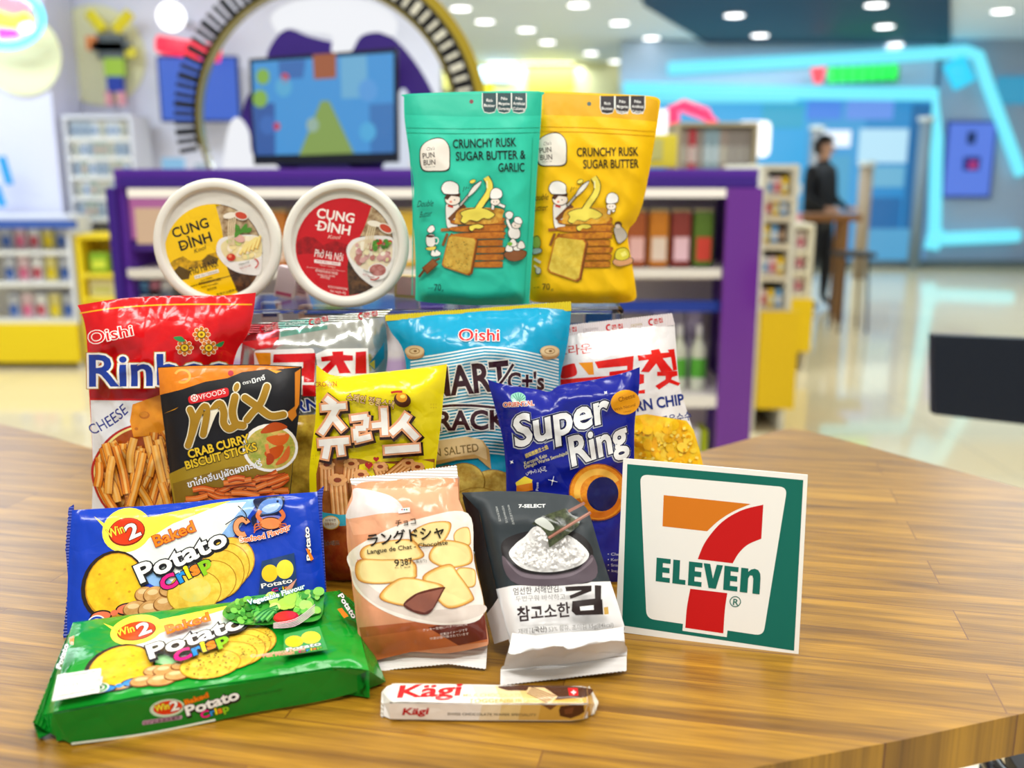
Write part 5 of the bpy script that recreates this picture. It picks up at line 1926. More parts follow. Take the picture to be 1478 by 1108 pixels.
fs2 = Frame(WZ(800, 975, TZ + .004), yaw=3, lean=66)
sb2 = Panel(fs2, QW([(224, 984), (400, 966), (560, 952), (720, 936), (874, 918)]), QW([(874, 918), (874, 990)]), QW(zig((222, 1066), (874, 990), 32, -4)), QW([(224, 984), (222, 1066)]),
            T=0, wr=0, base='#e9e7e4', kind='sealh', back=('slab', .001), name='bottom_seal')
thing('seaweed_pack', 'charcoal and white seaweed pack showing a bowl of rice with chopsticks', 'snack pack', [p, sb2], extra=[weed_side])

# ====================================================================== wafer bar
QK = lambda pts: Q(pts, (530, 970, .2368))
HB = .0165
B0 = WZ(566, 1013, TZ + HB)
B1 = WZ(846, 1015, TZ + HB)
yaw = math.degrees(math.atan2(B1[1] - B0[1], B1[0] - B0[0]))
fr = Frame(B0 - np.array([0, 0, .003]), yaw=yaw, lean=90)
CRM = '#f2ece4'
p = Panel(fr, QK([(150, 72), (600, 78), (1000, 84), (1340, 92)]), QK([(1340, 92), (1345, 190)]), QK([(150, 182), (600, 190), (1345, 192)]), QK([(150, 72), (150, 182)]),
          T=.003, R=(.004, .004, .004, .004), wr=.0002, base=CRM, kind='film', back=('slab', HB - .004), seed=121, name='wrapper', h=.003)
p.z(530, 970, .2368)
GO = '#d8a850'
for k, c in enumerate(('#eee0c0', '#e6cc98', '#deba74', GO)):
    x = 640 + k * 140
    p.p([(x, 82 + k), (1335, 94), (1340, 188), (x + 40, 188)], c)
p.t('Kägi', 188, 156, 560, 140, 74, '#cc1420', w=.03, shear=.3)
p.t('MILK CHOCOLATE', 585, 150, 940, 150, 20, '#dcc084', w=.006)
p.t('TOGGENBURG', 620, 186, 985, 188, 24, '#d8a84c', w=.01)
p.p([(830, 84), (1335, 94), (1338, 150), (1240, 160), (1130, 165), (1040, 120), (920, 112), (850, 110)], '#4c2c1c', smooth=True)
p.p([(970, 120), (985, 92), (1080, 95), (1160, 150), (1125, 188), (1090, 188)], '#e8c490')
for k in range(5):
    p.s_([(975 + k * 6, 128 - k * 9), (1100 + k * 12, 186 - k * 9)], 5, '#5a3420', smooth=False)
p.p([(1222, 98), (1282, 98), (1286, 145), (1232, 145)], '#d81c24')
p.s_([(1258, 112), (1258, 138)], 7, '#f8f4f0', smooth=False)
p.s_([(1243, 125), (1273, 125)], 7, '#f8f4f0', smooth=False)
fs = Frame(B0 + np.array([math.sin(math.radians(yaw)), -math.cos(math.radians(yaw)), 0]) * .0005 - np.array([0, 0, .003]), yaw=yaw, lean=0)
sd = Panel(fs, QK([(135, 188), (600, 194), (1345, 196)]), QK([(1345, 196), (1320, 285)]), QK([(140, 284), (600, 292), (1240, 296), (1320, 285)]), QK([(135, 188), (140, 284)]),
           T=0, wr=0, base='#ece4da', kind='film', back=('slab', .002), name='side_panel')
sd.z(530, 970, .2368)
for k, c in enumerate(('#e4d2b0', '#dcc084', '#d0a85c', '#c89a40')):
    x = 700 + k * 120
    sd.p([(x, 196), (1342, 197), (1318, 284), (1240, 293), (x - 20, 290)], c)
sd.t('Kägi', 216, 258, 368, 254, 40, '#b81420', w=.03, shear=.25)
sd.t('SWISS CHOCOLATE WAFER SPECIALITY', 490, 260, 1030, 266, 15, '#5c5040', w=.012)
sd.p([(1178, 205), (1250, 196), (1320, 198), (1325, 240), (1290, 262), (1240, 280), (1175, 265), (1168, 230)], '#4c2814')
sd.p([(1200, 225), (1260, 210), (1250, 250), (1205, 255)], '#6c3c20')
sd.p([(1060, 196), (1160, 196), (1118, 228)], '#6c4428')


def bar_ends(root, org):
    g = lambda x, y, z: WZ(*QK([(x, y)])[0], TZ + z)
    up = .001
    # left twisted end
    ptsT = [(150, 76, .0150), (150, 182, .0150), (142, 284, .0008), (90, 262, .001), (100, 190, .008), (95, 120, .010), (175, 66, .013)]
    V = [g(*q) - org for q in ptsT]
    V.append(g(120, 150, .013) - org)
    c = 7
    Fc = [(0, 1, c), (1, 4, c), (4, 5, c), (5, 6, c), (6, 0, c), (1, 2, 4), (2, 3, 4)]
    mesh_obj('gusset', V, Fc, mat('#ebe6de', 'film'), root)
    V = [g(*q) - org for q in ((175, 66, .013), (120, 85, .012), (88, 120, .010), (84, 180, .008), (82, 262, .001), (95, 272, .001), (100, 190, .0085), (97, 120, .0105))]
    V2 = V + [v - np.array([0, 0, .0008]) for v in V]
    Fc = [(0, 1, 7), (1, 2, 7), (2, 3, 6, 7), (3, 4, 5, 6)]
    mesh_obj('end_seal', V2, Fc + [tuple(i + 8 for i in f[::-1]) for f in Fc], mat('#dcd6cc', 'sealh'), root)
    V = [g(*q) - org for q in ((1340, 94, .0150), (1345, 190, .0150), (1320, 284, .0008), (1365, 258, .001), (1385, 190, .007), (1360, 100, .011))]
    mesh_obj('gusset', V, [(0, 1, 4, 5), (1, 2, 3, 4)], mat('#c89a48', 'film'), root)
    z1 = zig((1352, 84), (1408, 180), 9, 4)
    z2 = zig((1408, 180), (1382, 250), 7, 4)
    E_ = [g(x, y, .0115 - .004 * i / len(z1)) - org for i, (x, y) in enumerate(z1)] + [g(x, y, .0075 - .006 * i / len(z2)) - org for i, (x, y) in enumerate(z2[1:])]
    I_ = [g(1345, 90, .0125) - org, g(1385, 190, .007) - org, g(1365, 258, .001) - org]
    V = E_ + I_
    n = len(E_)
    Fc = []
    for i in range(n - 1):
        Fc.append((i, i + 1, n if i < 9 else (n + 1 if i < 24 else n + 2)))
    Fc += [(9, n + 1, n), (24, n + 2, n + 1)]
    nn = len(V)
    V2 = V + [v - np.array([0, 0, .0008]) for v in V]
    mesh_obj('end_seal', V2, Fc + [tuple(i + nn for i in f[::-1]) for f in Fc], mat('#d8d0c0', 'seal'), root)


thing('wafer_bar', 'slim white and gold wrapped chocolate wafer bar lying in front', 'chocolate bar', [p, sd], extra=[bar_ends])
# ====================================================================== table


def ext_poly(name, pts, z0, z1, m, parent=None, org=(0, 0, 0)):
    n = len(pts)
    V = [(x - org[0], y - org[1], z0 - org[2]) for x, y in pts] + [(x - org[0], y - org[1], z1 - org[2]) for x, y in pts]
    Fc = [tuple(range(n))[::-1], tuple(range(n, 2 * n))] + [(i, (i + 1) % n, n + (i + 1) % n, n + i) for i in range(n)]
    return mesh_obj(name, V, Fc, m, parent)


def nodes(m):
    return m.node_tree.nodes, m.node_tree.links, m.node_tree.nodes['Principled BSDF']


def wood():
    m = bpy.data.materials.new('oak_staves')
    m.use_nodes = True
    N, L, b = nodes(m)
    tc = N.new('ShaderNodeTexCoord')
    mp = N.new('ShaderNodeMapping')
    mp.inputs['Rotation'].default_value = (0, 0, math.radians(12))
    L.new(tc.outputs['Object'], mp.inputs['Vector'])
    br = N.new('ShaderNodeTexBrick')
    br.inputs['Scale'].default_value = 1.0
    br.inputs['Brick Width'].default_value = .55
    br.inputs['Row Height'].default_value = .062
    br.inputs['Mortar Size'].default_value = .0007
    br.inputs['Mortar Smooth'].default_value = .6
    br.offset = .37
    br.inputs['Color1'].default_value = (0, 0, 0, 1)
    br.inputs['Color2'].default_value = (1, 1, 1, 1)
    br.inputs['Mortar'].default_value = (.5, .5, .5, 1)
    L.new(mp.outputs['Vector'], br.inputs['Vector'])
    # stretched grain, shifted per stave
    ad = N.new('ShaderNodeVectorMath')
    ad.operation = 'ADD'
    sc_ = N.new('ShaderNodeVectorMath')
    sc_.operation = 'SCALE'
    sc_.inputs['Scale'].default_value = 3.0
    L.new(br.outputs['Color'], sc_.inputs[0])
    L.new(mp.outputs['Vector'], ad.inputs[0])
    L.new(sc_.outputs[0], ad.inputs[1])
    m2 = N.new('ShaderNodeMapping')
    m2.inputs['Scale'].default_value = (2.2, 34, 1)
    L.new(ad.outputs[0], m2.inputs['Vector'])
    n1 = N.new('ShaderNodeTexNoise')
    n1.inputs['Scale'].default_value = 2.0
    n1.inputs['Detail'].default_value = 5
    n1.inputs['Distortion'].default_value = .6
    L.new(m2.outputs['Vector'], n1.inputs['Vector'])
    m3 = N.new('ShaderNodeMapping')
    m3.inputs['Scale'].default_value = (9, 260, 1)
    L.new(ad.outputs[0], m3.inputs['Vector'])
    n2 = N.new('ShaderNodeTexNoise')
    n2.inputs['Scale'].default_value = 2.0
    n2.inputs['Detail'].default_value = 3
    L.new(m3.outputs['Vector'], n2.inputs['Vector'])
    r = N.new('ShaderNodeValToRGB')
    r.color_ramp.elements[0].position = .3
    r.color_ramp.elements[0].color = (*lin('#7a5210'), 1)
    r.color_ramp.elements[1].position = .68
    r.color_ramp.elements[1].color = (*lin('#be8c22'), 1)
    L.new(n1.outputs['Fac'], r.inputs['Fac'])
    mx = N.new('ShaderNodeMix')
    mx.data_type = 'RGBA'
    mx.blend_type = 'MULTIPLY'
    mx.inputs['Factor'].default_value = .55
    r2 = N.new('ShaderNodeValToRGB')
    r2.color_ramp.elements[0].position = .35
    r2.color_ramp.elements[0].color = (.5, .45, .4, 1)
    r2.color_ramp.elements[1].position = .6
    r2.color_ramp.elements[1].color = (1, 1, 1, 1)
    L.new(n2.outputs['Fac'], r2.inputs['Fac'])
    L.new(r.outputs['Color'], mx.inputs['A'])
    L.new(r2.outputs['Color'], mx.inputs['B'])
    mx2 = N.new('ShaderNodeMix')
    mx2.data_type = 'RGBA'
    mx2.blend_type = 'MULTIPLY'
    mx2.inputs['Factor'].default_value = 1
    r3 = N.new('ShaderNodeValToRGB')
    r3.color_ramp.elements[0].color = (.86, .84, .80, 1)
    r3.color_ramp.elements[1].color = (1.0, 1.0, 1.0, 1)
    L.new(br.outputs['Color'], r3.inputs['Fac'])
    L.new(mx.outputs['Result'], mx2.inputs['A'])
    L.new(r3.outputs['Color'], mx2.inputs['B'])
    mx3 = N.new('ShaderNodeMix')
    mx3.data_type = 'RGBA'
    L.new(br.outputs['Fac'], mx3.inputs['Factor'])
    L.new(mx2.outputs['Result'], mx3.inputs['A'])
    mx3.inputs['B'].default_value = (*lin('#6a3c10'), 1)
    L.new(mx3.outputs['Result'], b.inputs['Base Color'])
    b.inputs['Roughness'].default_value = .31
    b.inputs['Specular IOR Level'].default_value = .75
    bp = N.new('ShaderNodeBump')
    bp.inputs['Strength'].default_value = .12
    bp.inputs['Distance'].default_value = .001
    L.new(n2.outputs['Fac'], bp.inputs['Height'])
    L.new(bp.outputs['Normal'], b.inputs['Normal'])
    return m


tp_ = [(-700, 620), (-300, 612), (0, 611), (60, 626), (137, 648), (260, 672), (420, 690), (600, 694), (760, 690), (900, 672), (1010, 652), (1085, 632), (1120, 621), (1142, 618), (1165, 621),
       (1230, 638), (1478, 705), (1800, 792), (2050, 870), (2100, 900), (2060, 935), (1800, 975), (1478, 1029), (1300, 1068), (1105, 1104), (900, 1150), (600, 1230), (100, 1300), (-600, 1300), (-1500, 1100), (-1500, 800)]
P2 = [WZ(x, y, TZ)[:2] for x, y in tp_]
WOOD = wood()
TO = (0.1, 1.0, 0)
tb_ = empty('wooden_table', TO, 'large golden oak table with a pointed far corner, carrying all the snacks', 'table')
ext_poly('tabletop', P2[::-1], TZ - .036, TZ, WOOD, tb_, TO)
for dx, dy in ((-.75, 0), (.35, 0.1)):
    bm = bmesh.new()
    tube(bm, [(dx, dy, .02), (dx, dy, TZ - .036)], .045, 16)
    bm_obj('table_leg', bm, mat('#3c3c40', 'metal'), tb_, smooth=True)
    box('foot_plate', (dx, dy, .01), (.5, .5, .02), mat('#3c3c40', 'metal'), tb_, .004)

# ---- clear display riser behind the bags
RZ = 1.2065
CL = mat('#f4fafa', 'clear')
ri = empty('display_riser', (-.14, 1.195, TZ), 'clear acrylic riser holding up the noodle bowls and pouches', 'display riser')
for nm, c, s_ in (('shelf', (0, 0, RZ - TZ - .0025), (.54, .15, .005)), ('side_panel', (-.268, 0, (RZ - TZ - .005) / 2), (.004, .15, RZ - TZ - .005)), ('side_panel', (.268, 0, (RZ - TZ - .005) / 2), (.004, .15, RZ - TZ - .005)),
                  ('shelf', (0, 0, .14), (.532, .15, .004))):
    box(nm, c, s_, CL, ri, .0006)


def packet(name, label, cat, px0, px1, py0, z, Y, c, band=None, tilt=0, depth=.018, group=None, stripes=None):
    a, b = W(px0, py0, Y), W(px1, py0, Y)
    w_, h_ = b[0] - a[0], a[2] - z
    r = empty(name, ((a[0] + b[0]) / 2, Y + depth / 2, z), label, cat, group)
    r.rotation_euler = (0, math.radians(tilt), 0)
    ct = box('carton', (0, 0, h_ / 2), (w_, depth, h_), mat(c, 'plain'), r, .001)
    if band:
        box('printed_band', (0, -depth / 2 - .0004, h_ * band[1]), (w_ * .8, .0008, h_ * band[2]), mat(band[0], 'plain'), ct)
    if stripes:
        for k in range(6):
            box('coil', (w_ * .15, -depth / 2 - .001, h_ * (.2 + .12 * k)), (w_ * .5, .003, h_ * .06), mat(stripes, 'plain'), ct, .001)
    return r


packet('small_carton', 'narrow pale pink carton leaning between the two noodle bowls', 'carton', 392, 420, 385, RZ, 1.22, '#f2dde4', ('#d8648c', .14, .1), 12, stripes=None)
packet('small_carton', 'pink striped tube pack beside the narrow pink carton, between the noodle bowls', 'carton', 418, 440, 392, RZ, 1.235, '#e8c8d0', None, 14, stripes='#b8848c')
packet('gift_card', 'pink and tan card pack, right of the red-label bowl, left of the teal pouch', 'card', 568, 603, 398, RZ, 1.22, '#d8b87c', ('#eab0b4', .55, .8), 4)
packet('small_carton', 'small blue carton under the yellow pouch, top right inside the riser', 'carton', 846, 884, 452, TZ + .142, 1.18, '#2c64b8', ('#a8d8e8', .8, .2))
packet('small_carton', 'small lilac and white carton under the yellow pouch, left of the blue one', 'carton', 806, 842, 452, TZ + .142, 1.18, '#c8c8dc', ('#5c6cac', .8, .16))
packet('small_carton', 'small violet carton inside the riser beneath the teal pouch', 'carton', 604, 640, 448, TZ + .142, 1.18, '#6c3cac')
packet('small_carton', 'small silver carton inside the riser below the gap between the bowls', 'carton', 376, 402, 440, TZ + .142, 1.18, '#dcdce4', ('#3c4c8c', .92, .1))
packet('small_carton', 'small pinkish carton inside the riser under the red-label bowl', 'carton', 430, 520, 446, TZ + .142, 1.18, '#e8c8b8', ('#5c70a8', .96, .06))

# ====================================================================== room shell
CZ = 3.1


def floor_mat():
    m = bpy.data.materials.new('polished_tiles')
    m.use_nodes = True
    N, L, b = nodes(m)
    tc = N.new('ShaderNodeTexCoord')
    br = N.new('ShaderNodeTexBrick')
    br.offset = 0
    br.inputs['Scale'].default_value = 1
    br.inputs['Brick Width'].default_value = .8
    br.inputs['Row Height'].default_value = .8
    br.inputs['Mortar Size'].default_value = .004
    br.inputs['Color1'].default_value = (*lin('#f2dfb4'), 1)
    br.inputs['Color2'].default_value = (*lin('#eedaae'), 1)
    br.inputs['Mortar'].default_value = (*lin('#cdbfa2'), 1)
    L.new(tc.outputs['Object'], br.inputs['Vector'])
    L.new(br.outputs['Color'], b.inputs['Base Color'])
    b.inputs['Roughness'].default_value = .06
    b.inputs['Specular IOR Level'].default_value = 1.0
    return m


def quad(name, pts, m, kind='structure'):
    o = mesh_obj(name, pts, [tuple(range(len(pts)))], m)
    if kind:
        o['kind'] = kind
    return o


def slab(name, x0, x1, y0, y1, z0, z1, m, kind='structure'):
    bm = bmesh.new()
    bx(bm, (0, 0, (z1 - z0) / 2), (x1 - x0, y1 - y0, z1 - z0))
    o = bm_obj(name, bm, m, None, ((x0 + x1) / 2, (y0 + y1) / 2, z0))
    if kind:
        o['kind'] = kind
    return o


slab('floor', -9, 12, -4, 22, -.1, 0, floor_mat())
slab('ceiling', -9, 12, -4, 22, CZ, CZ + .1, mat('#e8f0fc', 'plain'))
# dark lowered ceiling field near the entrance
dk = [WZ(x, y, CZ) for x, y in ((905, -60), (930, 0), (1068, 86), (1372, 66), (1372, -10), (1372, -60))]
m_dk = mat('#081838', 'plain')
ext_poly('ceiling_field', [q[:2] for q in dk], CZ - .06, CZ - .002, m_dk)['kind'] = 'structure'
dk = [WZ(x, y, CZ) for x, y in ((1378, 64), (1378, 78), (1750, 78), (1750, 56))]
ext_poly('ceiling_field', [q[:2] for q in dk], CZ - .06, CZ - .002, m_dk)['kind'] = 'structure'
slab('wall_left', -9, W(635, 100, 7.6)[0], 7.6, 7.75, 0, CZ, mat('#e4e4f4', 'plain'))
slab('wall_back', -9, 12, 20, 20.2, 0, CZ, mat('#d8dce4', 'plain'))
slab('wall_side', -9.1, -9, -4, 20, 0, CZ, mat('#e8e8f0', 'plain'))
slab('wall_right', 12, 12.1, -4, 20, 0, CZ, mat('#7c90a8', 'plain'))
# protruding wall pier on the left
pr = W(70, 100, 7.1)[0]
slab('wall_pier', -9, pr, 7.1, 7.59, 0, CZ, mat('#dcdcf2', 'plain'))


def prect(name, x0, y0, x1, y1, Y, depth, m, parent=None, bev=0.0, kind=None, lbl=None, org=None):
    """box whose front face fills the given rows and columns as seen at distance Y"""
    a, b = W(x0, y0, Y), W(x1, y1, Y)
    zt, zb = a[2], b[2]
    xa, xb = W(x0, (y0 + y1) / 2, Y)[0], W(x1, (y0 + y1) / 2, Y)[0]
    c = np.array([(xa + xb) / 2, Y + depth / 2, (zt + zb) / 2])
    s_ = (xb - xa, depth, zt - zb)
    bm = bmesh.new()
    if parent is not None:
        cc = c - np.array(parent.location)
        bx(bm, cc, s_, bev)
        return bm_obj(name, bm, m, parent)
    bx(bm, (0, 0, s_[2] / 2), s_, bev)
    o = bm_obj(name, bm, m, None, (c[0], c[1], zb))
    if kind:
        o['kind'] = kind
    if lbl:
        tag(o, *lbl)
    return o


def root_at(name, px, py, Y, label, cat, group=None):
    return empty(name, W(px, py, Y), label, cat, group)


E = lambda c, s_: mat(c, 'emit', None, 60.0, s_)
PL = lambda c: mat(c, 'plain')

# ====================================================================== ceiling lamps


def lamp_proto(r, z, label):
    o = empty('ceiling_lamp', (0, 0, 0), label, 'ceiling lamp', None)
    bm = bmesh.new()
    tube(bm, [(0, 0, -.012), (0, 0, 0)], r * 1.12, 20)
    bm_obj('trim_ring', bm, PL('#f0f0f0'), o)
    bm = bmesh.new()
    tube(bm, [(0, 0, -.016), (0, 0, -.0125)], r, 20)
    bm_obj('diffuser', bm, E('#ffffff', 5.0), o)
    return o


def copy_thing(o, loc, label=None, group=None):
    r = o.copy()
    COL.objects.link(r)
    r.location = loc
    if label:
        r['label'] = label
    if group:
        r['group'] = group
    for ch in o.children:
        c = ch.copy()
        COL.objects.link(c)
        c.parent = r
        for g in ch.children:
            d = g.copy()
            COL.objects.link(d)
            d.parent = c
    return r


lp = lamp_proto(.105, CZ, 'round white lamp in the dark blue ceiling above the entrance')
first = True
for x, y in ((1060, 21), (1097, 50), (1129, 73), (1264, 6), (1277, 37), (1292, 63)):
    q = WZ(x, y, CZ - .062)
    if first:
        lp.location = q.tolist()
        lp['group'] = 'lamps in the dark ceiling'
        first = False
    else:
        copy_thing(lp, q.tolist())
for x, y in ((894, 32), (940, 54), (888, 88), (921, 97), (665, 11), (835, 6), (760, 42), (853, 76), (790, 60), (1446, 15), (610, 30), (700, 30), (800, 95)):
    q = WZ(x, y, CZ)
    copy_thing(lp, q.tolist(), 'round white lamp in the pale ceiling deep in the shop' if x < 1400 else 'round white lamp in the pale ceiling patch at the top right', 'lamps in the pale ceiling' if x < 1400 else None)
    # a lone lamp keeps no group

# ====================================================================== left wall pieces
for x, y, r_ in ((30, 78, 55), (140, 80, 66)):
    q = W(x, y, 7.08 if x < 60 else 7.58)
    bm = bmesh.new()
    tube(bm, [(0, 0, 0), (0, .015, 0)], r_ / FPX * q[1], 40)
    tag(bm_obj('wall_disc', bm, PL('#f2efc4'), None, q.tolist()), 'large pale yellow disc on the left wall, ' + ('under the neon ring' if x < 60 else 'behind the blocky figure'), 'wall disc')
# blocky cut-out figure on the wall
fg = root_at('wall_figure', 160, 155, 7.45, 'blocky cut-out figure of yellow, grey, green and blue blocks on the left wall', 'wall decoration')
for nm, x0, y0, x1, y1, c in (('body_block', 140, 48, 178, 84, '#5c6468'), ('body_block', 132, 60, 186, 74, '#6c7478'), ('body_block', 150, 84, 178, 110, '#a8cc48'), ('leg_block', 154, 110, 176, 132, '#2c44a8'),
                              ('foot_block', 152, 132, 160, 152, '#e8a0a8'), ('foot_block', 170, 132, 178, 152, '#e8a0a8'), ('side_block', 124, 52, 142, 72, '#e88c50'), ('side_block', 180, 68, 194, 82, '#e8dc40')):
    prect(nm, x0, y0, x1, y1, 7.45, .06, PL(c), fg)
for sx, a0 in ((-1, 0), (1, 0)):
    q0, q1 = W(158 + sx * 8, 44, 7.45), W(158 + sx * 30, 18, 7.45)
    bm = bmesh.new()
    tube(bm, [q0 - np.array(fg.location), q1 - np.array(fg.location)], .042, 4)
    bm_obj('yellow_arm', bm, PL('#ecdc30'), fg)
# neon ring top left
nr = root_at('neon_sign', 12, 60, 6.9, 'glowing cyan ring sign with warm coloured tubes at the top left', 'neon sign')


def neon(name, pts, r, c, s_, parent, Y=None, closed=False, n=8):
    bm = bmesh.new()
    P = [np.array(q) - np.array(parent.location) for q in pts]
    tube(bm, P, r, n, closed)
    return bm_obj(name, bm, E(c, s_), parent, smooth=True)


ringp = [W(10 + 50 * math.cos(t), 28 + 38 * math.sin(t), 6.9) for t in np.linspace(0, 2 * math.pi, 33)[:-1]]
neon('neon_tube', ringp, .025, '#50d8f4', 3.0, nr, closed=True)
neon('neon_tube', [W(-10, 0, 6.88), W(30, 12, 6.88), W(36, 4, 6.88)], .05, '#f08090', 2.5, nr)
neon('neon_tube', [W(-10, 24, 6.88), W(18, 34, 6.88), W(40, 28, 6.88)], .05, '#f8d840', 2.5, nr)
neon('neon_tube', [W(0, 48, 6.88), W(24, 46, 6.88)], .035, '#e838c0', 2.5, nr)
neon('neon_tube', [W(36, 36, 6.86), W(40, 44, 6.86)], .045, '#ffffff', 3, nr)
# wall screen with its red header
ws = root_at('wall_screen', 288, 178, 7.3, 'blue wall screen seen through the left side of the arch', 'screen')
prect('bezel', 228, 80, 345, 176, 7.3, .06, PL('#202c5c'), ws, .01)
prect('display', 231, 83, 342, 173, 7.29, .01, E('#2c60d0', .9), ws)
hb = root_at('red_header', 272, 86, 7.25, 'glowing red bar sign above the blue wall screen', 'sign')
q0, q1 = W(228, 63, 7.25), W(316, 78, 7.25)
bm = bmesh.new()
tube(bm, [q0 - np.array(hb.location), q1 - np.array(hb.location)], .06, 10)
bm_obj('light_bar', bm, E('#f02040', 1.6), hb, smooth=True)
prect('backing', 230, 66, 314, 80, 7.3, .02, PL('#b8b8c8'), hb)
# bright round spot on the wall
q = W(247, 24, 7.2)
rt = empty('wall_lamp', q, 'bright round white lamp on the left wall above the red header', 'lamp')
bm = bmesh.new()
bmesh.ops.create_uvsphere(bm, u_segments=20, v_segments=12, radius=.095)
bm_obj('globe', bm, E('#ffffff', 2.5), rt, smooth=True)
bm = bmesh.new()
tube(bm, [(0, .08, 0), (0, .4, 0)], .03, 10)
bm_obj('bracket', bm, PL('#d0d0d8'), rt)


def shelf_unit(label, x0, y0, x1, y1, Y, depth, rows, frame, board, feet=None, name='display_shelf'):
    """upright shop shelf with boards at the image rows given"""
    zb = 0 if feet is None else feet
    xa, xb = W(x0, min((y0 + y1) / 2, y0 + 70), Y)[0], W(x1, min((y0 + y1) / 2, y0 + 70), Y)[0]
    r = empty(name, ((xa + xb) / 2, Y + depth / 2, zb), label, 'shelf')
    zt = W(x0, y0, Y)[2]
    L0 = np.array(r.location)
    t = .03
    w_ = xb - xa
    H_ = zt - zb
    box('side_panel', (-w_ / 2 + t / 2, 0, H_ / 2), (t, depth, H_), frame, r, .004)
    box('side_panel', (w_ / 2 - t / 2, 0, H_ / 2), (t, depth, H_), frame, r, .004)
    box('back_panel', (0, depth / 2 - t / 2, H_ / 2), (w_ - 2 * t, t, H_), board, r)
    box('top_board', (0, -.002, H_ + t / 2), (w_, depth, t), frame, r, .004)
    zs = []
    for y in rows:
        z_ = W(x0, y, Y)[2]
        zs.append(z_)
        box('shelf_board', (0, -.01, z_ - zb - t / 2), (w_ - 2 * t, depth - .03, t), board, r, .003)
    return r, zs, xa, xb


def goods(name, label, cat, group, x0, x1, n, z, Y, h, cols, depth=.08, gap=.15, kindf='box', jit=.1, seed=1, top=None):
    """a row of separate packets standing on a shelf"""
    r = random.Random(seed)
    st = (x1 - x0) / n
    protos = {}
    for i in range(n):
        c = cols[i % len(cols)] if seed % 2 else r.choice(cols)
        if c not in protos:
            w_ = st * (1 - gap)
            root = empty(name, (0, 0, 0))
            if kindf == 'box':
                wr = box('wrapper', (0, 0, h / 2), (w_, depth, h), PL(c[0]), root, min(w_, h) * .1)
                box('front_label', (0, -depth / 2 - .001, h * .42), (w_ * .7, .003, h * .38), PL(c[1]), wr)
            elif kindf == 'bottle':
                bm = bmesh.new()
                tube(bm, [(0, 0, 0), (0, 0, h * .08), (0, 0, h * .62), (0, 0, h * .78), (0, 0, h * .85)], [w_ * .45, w_ * .5, w_ * .5, w_ * .2, w_ * .18], 14)
                bm_obj('bottle_body', bm, PL(c[0]), root, smooth=False)
                bm = bmesh.new()
                tube(bm, [(0, 0, h * .2), (0, 0, h * .5)], w_ * .51, 14)
                bm_obj('bottle_label', bm, PL(c[1]), root)
                bm = bmesh.new()
                tube(bm, [(0, 0, h * .85), (0, 0, h)], w_ * .2, 10)
                bm_obj('cap', bm, PL('#f0f0f0'), root)
            elif kindf == 'bag':
                bm = bmesh.new()
                bx(bm, (0, 0, h / 2), (w_, depth * .5, h), min(w_, h) * .18)
                wr = bm_obj('wrapper', bm, PL(c[0]), root)
                box('header_card', (0, 0, h * .94), (w_ * .9, depth * .2, h * .2), PL(c[2]), root)
                box('front_label', (0, -depth * .26, h * .33), (w_ * .72, .004, h * .42), PL(c[1]), wr)
            protos[c] = root
            o = root
            o.location = (x0 + st * (i + .5), Y, z)
        else:
            o = copy_thing(protos[c], (x0 + st * (i + .5), Y, z))
        tag(o, label.replace('<c>', c[-1]), cat, group)


# low product shelf and its yellow plinth, far left
sh, zs, xa, xb = shelf_unit('low white shelf of hanging goods on a yellow plinth at the far left', -120, 318, 106, 520, 6.7, .36, (362, 408, 462), PL('#e4e4e8'), PL('#e8e4dc'))
prect('plinth', -120, 468, 113, 523, 6.66, .05, PL('#f2d21c'), sh)
cc = [('#c8ccd8', '#3c64b0', '#2c4c9c', 'blue'), ('#e4c8d0', '#e06c90', '#f4f0f4', 'pink'), ('#f0f0f4', '#c84c5c', '#2c4c9c', 'white and red'), ('#e8dc8c', '#f0d418', '#f0f0f4', 'yellow')]
for k, (z_, nm) in enumerate(zip(zs, ('top', 'middle', 'bottom'))):
    goods('hanging_packet', '<c> packet hanging in the %s row of the far left shelf' % nm, 'packet', 'packets on the far left shelf, %s row' % nm, W(0, 400, 6.75)[0], W(100, 400, 6.75)[0], 5, z_ + .002, 6.82, .17, cc, .1, .2, 'bag', seed=k * 2 + 1)
prect('header_board', -60, 318, 108, 330, 6.66, .04, PL('#3c5ca8'), sh)
# yellow shelf next to it
sh, zs, xa, xb = shelf_unit('bright yellow shelf unit between the far left shelf and the purple display', 114, 345, 178, 480, 6.7, .34, (395, 430), PL('#f4d420'), PL('#f6dc3c'))
goods('green_pack', 'green pack on the yellow shelf unit, <c>', 'packet', None, W(122, 390, 6.7)[0], W(156, 390, 6.7)[0], 1, zs[0] + .002, 6.8, .14, [('#8cb42c', '#d8e048', '#fff', 'standing on its upper board')], .1)
goods('cream_pack', 'cream pack on the yellow shelf unit, <c>', 'packet', None, W(122, 425, 6.7)[0], W(166, 425, 6.7)[0], 1, zs[1] + .002, 6.8, .12, [('#e8e0b0', '#c8c46c', '#fff', 'standing on its lower board')], .1)
